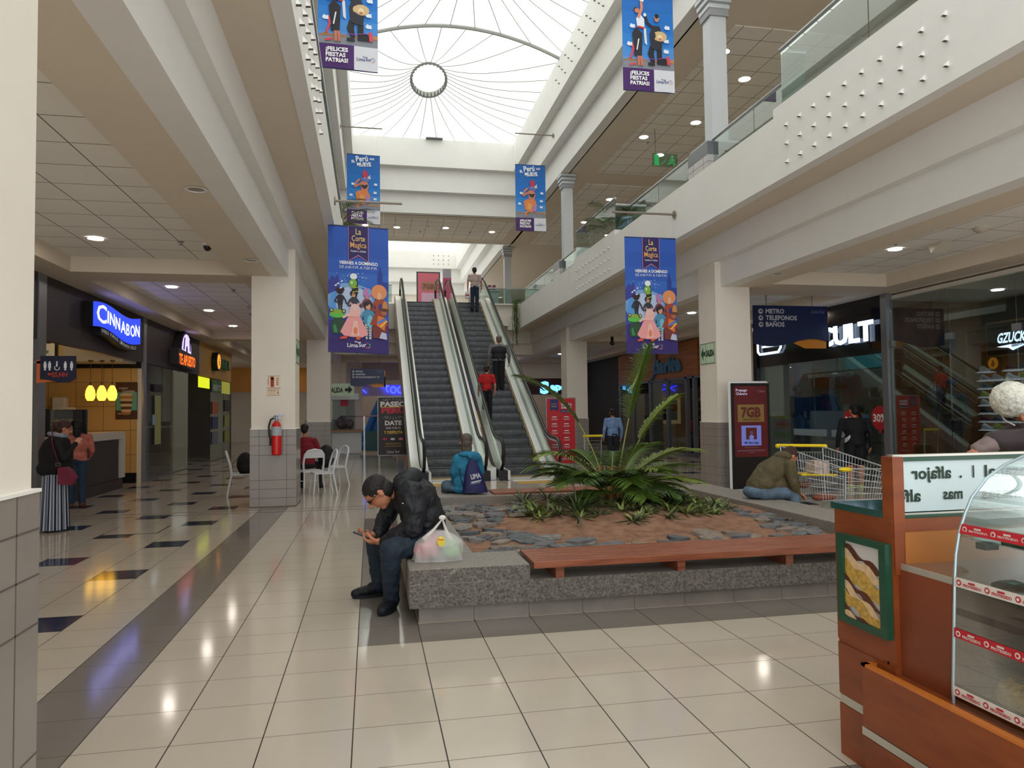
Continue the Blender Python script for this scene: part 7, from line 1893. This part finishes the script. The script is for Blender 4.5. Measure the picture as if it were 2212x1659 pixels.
# ---- woman in blue on the far rim (back view)
bw_ = thing('person', 'grey-haired person in blue hooded sweatshirt sitting on the far planter rim, seen from behind', 'person', None, (1.43, 10.85, .43))
hb = mat('sweatshirt_blue', '2A7CA0', .85, var=.25, vs=8, bump=.3, bs=60)
m = MB()
m.ell((1.44, 10.85, .58), (.225, .15, .17), 16, 10).ell((1.44, 10.85, .80), (.20, .135, .24), 16, 10).ell((1.44, 10.86, .96), (.19, .11, .10), 16, 10)
m.chain([(V((1.29, 10.87, .95)), .075), (V((1.235, 10.9, .75)), .065), (V((1.27, 11.05, .58)), .055)], 12).chain([(V((1.59, 10.87, .95)), .075), (V((1.65, 10.9, .75)), .065), (V((1.6, 11.05, .58)), .055)], 12)
m.ell((1.44, 10.85, .49), (.24, .16, .08), 16, 8)
org('sweatshirt', m, hb, bw_, .012, 5, fold=.02, fs=.1)
org('hood', MB().ell((1.52, 10.77, .98), (.12, .07, .085), 14, 10).ell((1.42, 10.80, 1.02), (.13, .08, .05), 14, 10), hb, bw_, .01, 4, fold=.012, fs=.05)
head(bw_, (1.43, 10.9, 1.20), .125, (.05, 1, -.1), skin=SKL, hair='5A5048', long=.75, vox=.007)
org('trousers', MB().chain([(V((1.35, 10.95, .52)), .1), (V((1.15, 11.2, .52)), .085), (V((1.15, 11.35, .1)), .055)], 12).chain([(V((1.5, 10.95, .52)), .1), (V((1.48, 11.35, .5)), .085), (V((1.48, 11.4, .1)), .055)], 12).ell((1.13, 10.95, .52), (.09, .14, .075), 12, 8).ell((1.3, 10.93, .5), (.2, .15, .07), 12, 8), mat('jeans_mid', '4A6070', .8, var=.3, vs=12), bw_, .012, 4, fold=.01)
hand(bw_, (1.27, 11.1, .58), (.3, .9, -.2), (0, 0, -1), SKL, vox=.006)
hand(bw_, (1.6, 11.1, .58), (-.3, .9, -.2), (0, 0, -1), SKL, vox=.006)
shoef(bw_, (1.15, 11.3, 0), (1.15, 11.56, 0), '3A3E48', '2A2A2C'); shoef(bw_, (1.48, 11.34, 0), (1.5, 11.6, 0), '3A3E48', '2A2A2C')
bk = thing('drawstring_bag', 'navy drawstring backpack with white print on the blue sweatshirt', 'bag', None, (1.53, 10.66, .6))
nv = mat('bag_navy', '1C1C5A', .55, var=.35, vs=9, bump=.4, bs=30)
sub(bk, 'bag_body', MB().surf(lambda u, v: (1.53 + (.17 * (1 - v) ** .6 + .02) * cos(2 * pi * u) * (1 + .05 * sin(14 * pi * u)) - .05 * v, 10.655 + (.06 * (1 - v) + .012) * sin(2 * pi * u), .455 + .5 * v), 30, 12, 0, wrap=True), nv, smooth='all')
for a, b in (((1.48, 10.67, .95), (1.40, 10.78, 1.02)), ((1.37, 10.665, .5), (1.30, 10.70, .82))): sub(bk, 'cord', MB().tube([a, ((a[0] + b[0]) / 2 - .02, (a[1] + b[1]) / 2 - .02, (a[2] + b[2]) / 2), b], .008, 6), mat('cord_black', '15152A', .6))
k = MB().text('LIMA', (1.46, 10.60, .66), .1, (1, 0, .15), (-.2, 0, 1), 0, w=.15, bold=.04).text('CENTRO', (1.45, 10.595, .58), .03, (1, 0, .15), (-.2, 0, 1), 0, w=.15).pr([(1.45, .62), (1.62, .65), (1.6, .63), (1.47, .6)], 'y', 10.595, 10.60)
sub(bk, 'white_print', k, mat('print_white2', 'C9CCD8', .5))
# ---- crouching person by the trolley (on the right rim)
cp = thing('person', 'person in olive green padded coat doubled over beside the trolley', 'person', None, (5.3, 9.0, .43))
ol = mat('coat_olive', '554A30', .75, var=.25, vs=7, bump=.5, bs=22)
m = MB()
m.chain([(V((5.18, 9.0, .60)), .16), (V((5.35, 9.0, .76)), .19), (V((5.52, 9.0, .86)), .17)], 16)
m.ell((5.25, 9.0, .63), (.2, .2, .15), 14, 10).ell((5.45, 9.0, .62), (.2, .19, .17), 14, 10)
m.chain([(V((5.55, 8.82, .88)), .09), (V((5.56, 8.78, .66)), .08), (V((5.66, 8.85, .50)), .06)], 12).chain([(V((5.55, 9.18, .88)), .09), (V((5.6, 9.2, .66)), .08), (V((5.7, 9.1, .5)), .06)], 12)
org('coat', m, ol, cp, .012, 5, fold=.026, fs=.08)
org('hood', MB().ell((5.56, 9.0, 1.0), (.12, .13, .07), 14, 10), ol, cp, .01, 4, fold=.012, fs=.05)
head(cp, (5.68, 9.0, 1.0), .12, (.75, 0, -.65), up=(.6, 0, .75), hair='3A1E18', vox=.008)
org('trousers', MB().ell((5.13, 9.0, .53), (.16, .17, .10), 14, 10).chain([(V((5.2, 8.9, .52)), .1), (V((5.62, 8.86, .52)), .085), (V((5.66, 8.86, .1)), .055)], 12).chain([(V((5.2, 9.1, .52)), .1), (V((5.68, 9.15, .52)), .085), (V((5.72, 9.15, .1)), .055)], 12), mat('jeans_pale', '5A6E80', .8, var=.3, vs=10), cp, .012, 4, fold=.01)
hand(cp, (5.7, 8.86, .5), (.7, .2, -.3), (0, 0, -1), vox=.006); hand(cp, (5.73, 9.08, .5), (.7, -.2, -.3), (0, 0, -1), vox=.006)
shoef(cp, (5.6, 8.86, 0), (5.88, 8.86, 0), '2A2A2E', '1A1A1C'); shoef(cp, (5.66, 9.15, 0), (5.94, 9.15, 0), '2A2A2E', '1A1A1C')
# ---- generic standing figure
def stander(x, y, z, rz, h, label, top='808080', bottom='20242A', skin=SK, hair='1A1512', sleeve='long', armL=None, armR=None, long=0, vest=None, skirt=None, shorts=False, shoes='1A1A1C', lean=0.0, stout=1.0, grp=None, vox=.014, sole='D8D8D8'):
    """rz = direction faced (0 faces +y). heights scale with h"""
    o = thing('person', label, 'person', grp, (x, y, z))
    k = h / 1.7
    Rm = Matrix.Translation((x, y, z)) @ Matrix.Rotation(rz, 4, 'Z')
    def W_(a, b, c): return Rm @ V((a * k, b * k + lean * max(0, c - .9) * k, c * k))
    T_ = mat('cloth_' + top, top, .8, var=.2, vs=9, bump=.2, bs=50)
    B2 = mat('cloth_' + bottom, bottom, .8, var=.2, vs=9, bump=.2, bs=50)
    q = stout * k
    R3 = Rm.to_3x3()
    m = MB()
    m.ell(W_(0, 0, 1.02), (.165 * q, .12 * q, .15 * k), 14, 10, 0, R3).ell(W_(0, 0, 1.22), (.185 * q, .12 * q, .19 * k), 14, 10, 0, R3).ell(W_(0, 0, 1.36), (.20 * q, .095 * q, .085 * k), 14, 10, 0, R3).ell(W_(0, 0, .93), (.17 * q, .125 * q, .09 * k), 14, 10, 0, R3)
    arms = []
    for s, A in ((-1, armL), (1, armR)):
        sh = W_(s * .19 * stout, 0, 1.37)
        el = W_(*(A[0] if A else (s * .25 * stout, -.02, 1.1)))
        wr = W_(*(A[1] if A else (s * .255 * stout, .05, .86)))
        arms.append((sh, el, wr))
        if sleeve == 'long': m.chain([(sh, .062 * k), (el, .052 * k), (wr, .04 * k)], 10)
        else: m.chain([(sh, .062 * k), (sh.lerp(el, .72), .06 * k)], 10)
    org('top', m, T_, o, vox, 4, fold=.012, fs=.08)
    if vest:
        v = MB().ell(W_(0, 0, 1.04), (.178 * q, .135 * q, .17 * k), 14, 10, 0, R3).ell(W_(0, 0, 1.23), (.198 * q, .135 * q, .19 * k), 14, 10, 0, R3)
        org('vest', v, mat('cloth_' + vest, vest, .8, var=.2, vs=9), o, vox, 4, fold=.012, fs=.1)
    if sleeve != 'long':
        for sh, el, wr in arms:
            org('forearm', MB().chain([(sh.lerp(el, .6), .043 * k), (el, .04 * k), (wr, .029 * k)], 10), skin, o, .01, 2)
    for i, (sh, el, wr) in enumerate(arms):
        hand(o, wr, (wr - el), (R3 @ V((1 if i == 0 else -1, .2, 0))), skin, curl=.45, s=k * .98, vox=.006)
    m = MB().ell(W_(0, 0, .93), (.165 * q, .125 * q, .11 * k), 14, 10, 0, R3)
    for s in (-1, 1):
        if shorts: m.chain([(W_(s * .09, 0, .9), .095 * q), (W_(s * .1, 0, .58), .09 * q)], 12)
        elif not skirt: m.chain([(W_(s * .085, 0, .88), .092 * q), (W_(s * .09, .01, .5), .07 * q), (W_(s * .095, 0, .1), .055 * q)], 12)
    if not skirt: org('trousers', m, B2, o, vox, 4, fold=.01, fs=.06)
    if shorts:
        for s in (-1, 1): org('leg', MB().chain([(W_(s * .1, 0, .6), .06 * q), (W_(s * .1, .0, .48), .052 * q), (W_(s * .1, -.01, .32), .05 * q), (W_(s * .1, 0, .08), .034 * q)], 12), skin, o, .01, 2)
    for s in (-1, 1): shoef(o, W_(s * .09, -.07, 0), W_(s * .11, .19, 0), shoes, sole, k)
    org('neck', MB().caps(W_(0, 0, 1.4), .052 * k, W_(0, .01, 1.5), .05 * k, 10), skin, o, .01, 2)
    return o, W_, R3, k
def hd(t, f=(0, 1, 0), dz=0.0, df=0.0, **kw):
    o, W_, R3, k = t
    c = W_(0, .02 + df, 1.585 + dz)
    return head(o, c, .118 * k, R3 @ V(f), vox=.008, **kw)
def zs(y): return 6.1 - round((6.1 - slope(y)) / .2346) * .2346
# escalator riders
t = stander(3.38, 20.95, 1.40, 0, 1.64, 'person in red polo shirt and black trousers riding the right escalator', 'B81E1E', '141418', skin=SKL, hair='1C120E', sleeve='short', shoes='1A1A1C', sole='E8E8E8'); L1 = hd(t, (.35, 1, 0), hair='1C120E')
sub(t[0], 'face_mask', MB().ell(L1(.1, .62, -.4), (.055, .05, .055), 12, 8), mat('mask_white', 'E8E8E8', .6), smooth=True)
t = stander(3.98, 22.25, 2.34, 0, 1.72, 'balding person in dark vest with grey sleeves riding the right escalator', '6E6C72', '16161A', skin=SKL, hair='8A8078', vest='24242A', stout=1.3, shoes='141414', sole='141414'); hd(t, (-.5, 1, .1), hair='6A6058')
t = stander(4.02, 27.7, 5.63, 0, 1.70, 'person in beige T-shirt and jeans near the top of the right escalator', 'B09A90', '1C2A40', skin=SK, sleeve='short', stout=1.05, shoes='1A1A1C', sole='2A2A2A'); hd(t, (0, 1, 0))
o = thing('carried_bag', 'small white paper bag in the left hand of the beige-shirted person', 'bag', None, (3.72, 27.7, 6.2))
sub(o, 'bag_body', MB().box(3.66, 3.8, 27.68, 27.82, 6.12, 6.36).box(3.66, 3.8, 27.675, 27.68, 6.2, 6.26, 1), [mat('paper_white', 'D8D4D0', .6), mat('logo_red', 'A82848', .5)])
t = stander(4.95, 31.9, 6.1, pi / 2, 1.62, 'person with dark hair and teal top on the upper landing', '2A6A70', '1A1C22', hair='16100E', long=.6); hd(t, (0, 1, 0), hair='16100E', long=.6)
t = stander(5.3, 32.2, 5.95, pi, 1.35, 'person leaning behind the promotional counter on the upper landing', '6A3A40', '1A1C22'); hd(t, (0, 1, -.6))
# pale-shirted person behind the right railing
t = stander(6.95, 18.9, 5.75, -.6, 1.6, 'person in pale blue shirt behind the right balcony railing beside the palm', 'A8B8D0', '2A2E38', lean=.25, stout=1.1); hd(t, (0, 1, -.4))
t = stander(7.0, 20.2, 0, 0, 1.72, 'person in light blue shirt and cap half hidden behind the palm', '7A9AC8', '1E222A', stout=1.05); hd(t, (0, 1, 0))
# right corridor: dark sportswear
t = stander(9.62, 12.95, 0, -.3, 1.72, 'person in black sports top and shorts looking into the clothing shop', '0E1018', '0C0C12', skin=SK, shorts=True, shoes='B8C83A', sole='D8D8D8', stout=1.25); hd(t, (-.3, 1, -.1), hair='0C0A0A')
lg = MB()
W_ = t[1]
for i in range(3): lg.tube([W_(-.24, -.14, .95 + .03 * i), W_(-.19, -.16, .99 + .03 * i), W_(-.14, -.155, 1.05 + .02 * i)], .008, 5)
sub(t[0], 'white_emblem', lg, mat('emblem_white', 'DCDCE0', .5))
# left: two women at the bakery
t = stander(-4.52, 11.6, 0, -pi / 2 + .35, 1.62, 'person in black shawl and striped skirt with a magenta shoulder bag', '101012', '20242A', skin=SKL, hair='3A2018', skirt=True, stout=1.25, armR=((.24, .1, 1.1), (.1, .24, 1.32)), shoes='121212', sole='121212', lean=.06); Lq = hd(t, (0, 1, -.35), hair='3A2018', df=.06, dz=-.03)
W_, P_ = t[1], t[0]
org('shawl', MB().ell(W_(0, 0, 1.15), (.22, .22, .3), 16, 12).ell(W_(0, 0, .95), (.24, .23, .14), 16, 12).ell(W_(0, 0, 1.33), (.17, .17, .12), 14, 10), mat('shawl_black', '0E0E10', .85, var=.3, vs=9), P_, .014, 4, fold=.02, fs=.12)
org('scarf', MB().tube([W_(.12 * cos(a), .11 * sin(a), 1.46 - .02 * sin(a)) for a in [i * pi / 6 for i in range(12)]], .035, 8, 0, closed=True), mat('scarf_grey', '8A8E9C', .8, var=.3, vs=20), P_, .01, 3, fold=.012, fs=.04)
org('hair_bun', MB().ell(Lq(0, -1.0, .1), .055, 12, 8), mat('hair_3A2018', '3A2018', .6), P_, .008, 2)
sk = MB()
NS = 84
for r in range(9):
    zt = .98 - .95 * r / 8
    for i in range(NS):
        a = 2 * pi * i / NS
        w = (.19 + .045 * r / 8) * (1 + .05 * sin(14 * a) * (.3 + r / 8))
        sk.v.append(tuple(W_(w * cos(a), w * .85 * sin(a), zt)))
for r in range(8):
    for i in range(NS):
        sk.f.append((r * NS + i, r * NS + (i + 1) % NS, (r + 1) * NS + (i + 1) % NS, (r + 1) * NS + i)); sk.m.append((0, 0, 1, 2, 2, 1)[i % 6])
put('skirt', sk, [mat('stripe_navy', '1E2438', .8), mat('stripe_white', 'B8BCC4', .8), mat('stripe_grey', '5A6478', .8)], parent=P_, smooth='all').matrix_parent_inverse = Matrix.Translation(-V(P_.location))
sub(P_, 'glasses', MB().tube([Lq(q * .5, .85, .08) for q in (-1, 0, 1)], .006, 5), mat('glasses_silver', 'A8B0B8', .3, metal=.5))
o = thing('shoulder_bag', 'magenta shoulder bag with silver buckle on a long strap', 'bag', None, (-4.28, 11.42, .7))
mg = mat('bag_magenta', '6E1430', .6, var=.2, vs=10)
sub(o, 'bag_body', MB().pr([(-4.37, .70), (-4.19, .68), (-4.14, .78), (-4.2, .88), (-4.27, .94), (-4.37, .93)], 'y', 11.30, 11.42), mg)
sub(o, 'strap', MB().tube([(-4.36, 11.35, .93), (-4.4, 11.32, 1.1), (-4.47, 11.36, 1.3), (-4.52, 11.5, 1.46)], .02, 6, flat=.3), mg)
sub(o, 'buckle', MB().tube([(-4.39, 11.29, 1.0), (-4.33, 11.29, 1.0), (-4.33, 11.29, .96), (-4.39, 11.29, .96)], .007, 5, closed=True), steel)
t = stander(-5.25, 14.4, 0, .25, 1.60, 'person in salmon top and jeans leaning on the bakery counter', 'B8685A', '22384E', skin=SKL, hair='0E0C0C', long=.95, stout=1.1, lean=-.18, shoes='5A3420', sole='3A2418', armL=((-.26, .12, 1.12), (-.2, .32, 1.15)), armR=((.26, -.02, 1.1), (.2, .18, .98))); hd(t, (-.6, 1, -.1), hair='0E0C0C', long=.95, df=-.12)
# seated person in dark red behind the column
sp = thing('person', 'person in dark red shirt sitting on a white chair behind the left column', 'person', None, (-1.35, 16.3, .46))
rd = mat('shirt_darkred', '7A1420', .8, var=.2, vs=9)
m = MB().ell((-1.38, 16.35, .62), (.19, .16, .17), 14, 10).ell((-1.38, 16.33, .88), (.19, .13, .24), 14, 10).ell((-1.38, 16.33, 1.08), (.19, .1, .08), 14, 10)
m.chain([(V((-1.2, 16.33, 1.07)), .065), (V((-1.13, 16.33, .88)), .06)], 10).chain([(V((-1.56, 16.33, 1.07)), .065), (V((-1.62, 16.33, .88)), .06)], 10)
org('shirt', m, rd, sp, .012, 4, fold=.014)
for s in (1, -1):
    org('forearm', MB().chain([(V((-1.38 + s * .24, 16.33, .9)), .042), (V((-1.38 + s * .26, 16.4, .78)), .04), (V((-1.38 + s * .2, 16.6, .72)), .03)], 10), SK, sp, .01, 2)
    hand(sp, (-1.38 + s * .2, 16.6, .72), (-s * .2, 1, 0), (0, 0, -1), SK, vox=.006)
head(sp, (-1.42, 16.36, 1.32), .115, (.1, 1, -.25), hair='120E0C', vox=.008)
org('neck', MB().caps((-1.4, 16.34, 1.1), .05, (-1.41, 16.35, 1.22), .048, 10), SK, sp, .01, 2)
org('trousers', MB().ell((-1.38, 16.35, .54), (.18, .17, .09), 14, 8).chain([(V((-1.3, 16.4, .54)), .085), (V((-1.15, 16.75, .52)), .07), (V((-1.12, 16.72, .1)), .05)], 12).chain([(V((-1.46, 16.4, .54)), .085), (V((-1.5, 16.8, .52)), .07), (V((-1.5, 16.75, .1)), .05)], 12), mat('trousers_dark', '16161E', .8), sp, .012, 4, fold=.01)
shoef(sp, (-1.12, 16.66, 0), (-1.08, 16.92, 0), '141416', '141416'); shoef(sp, (-1.5, 16.7, 0), (-1.5, 16.96, 0), '141416', '141416')
# kiosk worker with hair net
kwk = thing('person', 'kiosk worker in white hair net and dark brown jacket bending behind the counter', 'person', None, (4.3, 4.0, 0))
bj = mat('jacket_brown', '33292A', .7, var=.25, vs=6)
m = MB().chain([(V((4.62, 4.25, 1.0)), .2), (V((4.35, 4.1, 1.32)), .17), (V((4.22, 4.05, 1.42)), .12)], 14).ell((4.55, 4.2, 1.1), (.24, .2, .25), 14, 10)
m.chain([(V((4.3, 3.85, 1.42)), .1), (V((4.06, 3.8, 1.43)), .085), (V((3.80, 3.8, 1.43)), .07)], 14).chain([(V((4.4, 4.3, 1.35)), .1), (V((4.1, 4.3, 1.2)), .07), (V((3.9, 4.2, 1.1)), .06)], 12)
org('jacket', m, bj, kwk, .012, 4, fold=.012)
org('cuff', MB().chain([(V((3.80, 3.8, 1.43)), .06), (V((3.68, 3.8, 1.38)), .05)], 12), mat('cuff_taupe', '7A6A66', .8, var=.3, vs=14), kwk, .01, 3, fold=.015, fs=.04)
hand(kwk, (3.66, 3.8, 1.375), (-.8, -.1, -.4), (0, 0, -1), SK, vox=.005); hand(kwk, (3.88, 4.2, 1.09), (-.8, 0, -.5), (0, 0, -1), SK, vox=.005)
Lk = head(kwk, (4.17, 4.0, 1.66), .13, (-.15, -.55, -.75), up=(-.6, -.1, .6), skin=SK, hair='2A1A14', vox=.007)
org('hair_net', MB().ell(Lk(0, -.12, .38), (.125, .125, .12), 18, 12).ell(Lk(0, -.4, .1), (.11, .11, .11), 16, 10), mat('hair_net', 'D4D2C4', .7, var=.25, vs=50, bump=.8, bs=70), kwk, .008, 3, fold=.016, fs=.03)
sub(kwk, 'mask_strap', MB().tube([Lk(.75, .1, .2), Lk(.78, .4, -.3), Lk(.5, .8, -.5)], .005, 5), mat('mask_white', 'E8E8E8', .6))
org('trousers', MB().ell((4.65, 4.25, .92), (.17, .15, .14), 14, 10).chain([(V((4.6, 4.17, .88)), .09), (V((4.6, 4.17, .48)), .07), (V((4.6, 4.17, .1)), .055)], 12).chain([(V((4.7, 4.33, .88)), .09), (V((4.7, 4.33, .48)), .07), (V((4.7, 4.33, .1)), .055)], 12), mat('trousers_dark', '16161E', .8), kwk, .014, 4)
shoef(kwk, (4.68, 4.17, 0), (4.42, 4.15, 0), '141416', '141416'); shoef(kwk, (4.78, 4.33, 0), (4.52, 4.31, 0), '141416', '141416')
# ---- mannequins in the shops
def mannequin(x, y, z, rz, h, label, top, bottom, skin='8A8478', cap=None, vest=None):
    sm = mat('mannequin_' + skin, skin, .5)
    t = stander(x, y, z, rz, h, label, top, bottom, skin=sm, vest=vest, shoes='2A2A2C', sole='5A5A5A', vox=.016)
    t[0].name = 'mannequin'; t[0]['category'] = 'mannequin'
    L = hd(t, (0, 1, 0), skin=sm, hairm=False)
    sub(t[0], 'base_plate', MB().cyl((x, y, z - .02), (x, y, z), .2, 20), mat('plate_steel', 'A8A8A8', .3, metal=.6))
    if cap:
        cm = mat('cap_' + cap, cap, .6)
        sub(t[0], 'cap', MB().ell(L(0, -.05, .45), (.1, .115, .085), 14, 10).ell(L(0, .9, .45), (.08, .09, .012), 12, 6), cm, smooth=True)
    return t
struct('floor_display', MB().box(11.3, 12.6, 14.0, 19.0, 0, .32), mat('display_plinth', '6A7478', .5))
mannequin(11.85, 18.4, .34, 2.6, 1.98, 'dummy in black jacket and white shirt in the clothing shop window', '141416', '5A7A94', '9A9A60')
mannequin(12.2, 15.95, .34, 2.2, 1.88, 'grey-coated dummy standing behind the right sale sticker', '4E4E4E', '2E3034', '8A8068', vest='3E4040')
mannequin(12.2, 15.35, .34, 2.2, 1.85, 'second dummy in dark coat beside the grey mullion', '34342E', '26282C', '9A8E68')
struct('floor_display', MB().box(11.8, 13.3, 12.9, 13.78, 0, .32), mat('display_plinth', '6A7478', .5))
mannequin(12.3, 13.35, .34, 2.0, 1.90, 'dummy with blue cap and silver-sleeved padded jacket in the shoe shop', '6A7080', '3A2A40', '6A5A58', cap='2A4A8A', vest='3A1420')
for x, y, z, c, l in ((12.5, 13.6, 2.85, '3E4248', 'dark grey backpack hanging high in the shoe shop'), (12.2, 13.7, 1.68, '8A8088', 'pale backpack hanging behind the capped dummy')):
    o = thing('backpack', l, 'bag', None, (x, y, z))
    sub(o, 'bag_body', MB().ell((x, y, z + .22), (.2, .12, .26), 16, 12), mat('bag_' + c, c, .6, var=.5, vs=10), smooth=True)
    sub(o, 'bag_pocket', MB().ell((x - .05, y - .08, z + .12), (.13, .07, .12), 14, 10), mat('bag_' + c, c, .6, var=.5, vs=10), smooth=True)
    sub(o, 'wall_hook', MB().tube([(x, y, z + .47), (x, 13.8, z + .5)], .012, 6), steel)
mannequin(12.3, 23.6, .02, 2.0, 2.0, 'yellow-hooded dummy in the surf shop beside the column', 'B08A20', '16161A', '4A4238')
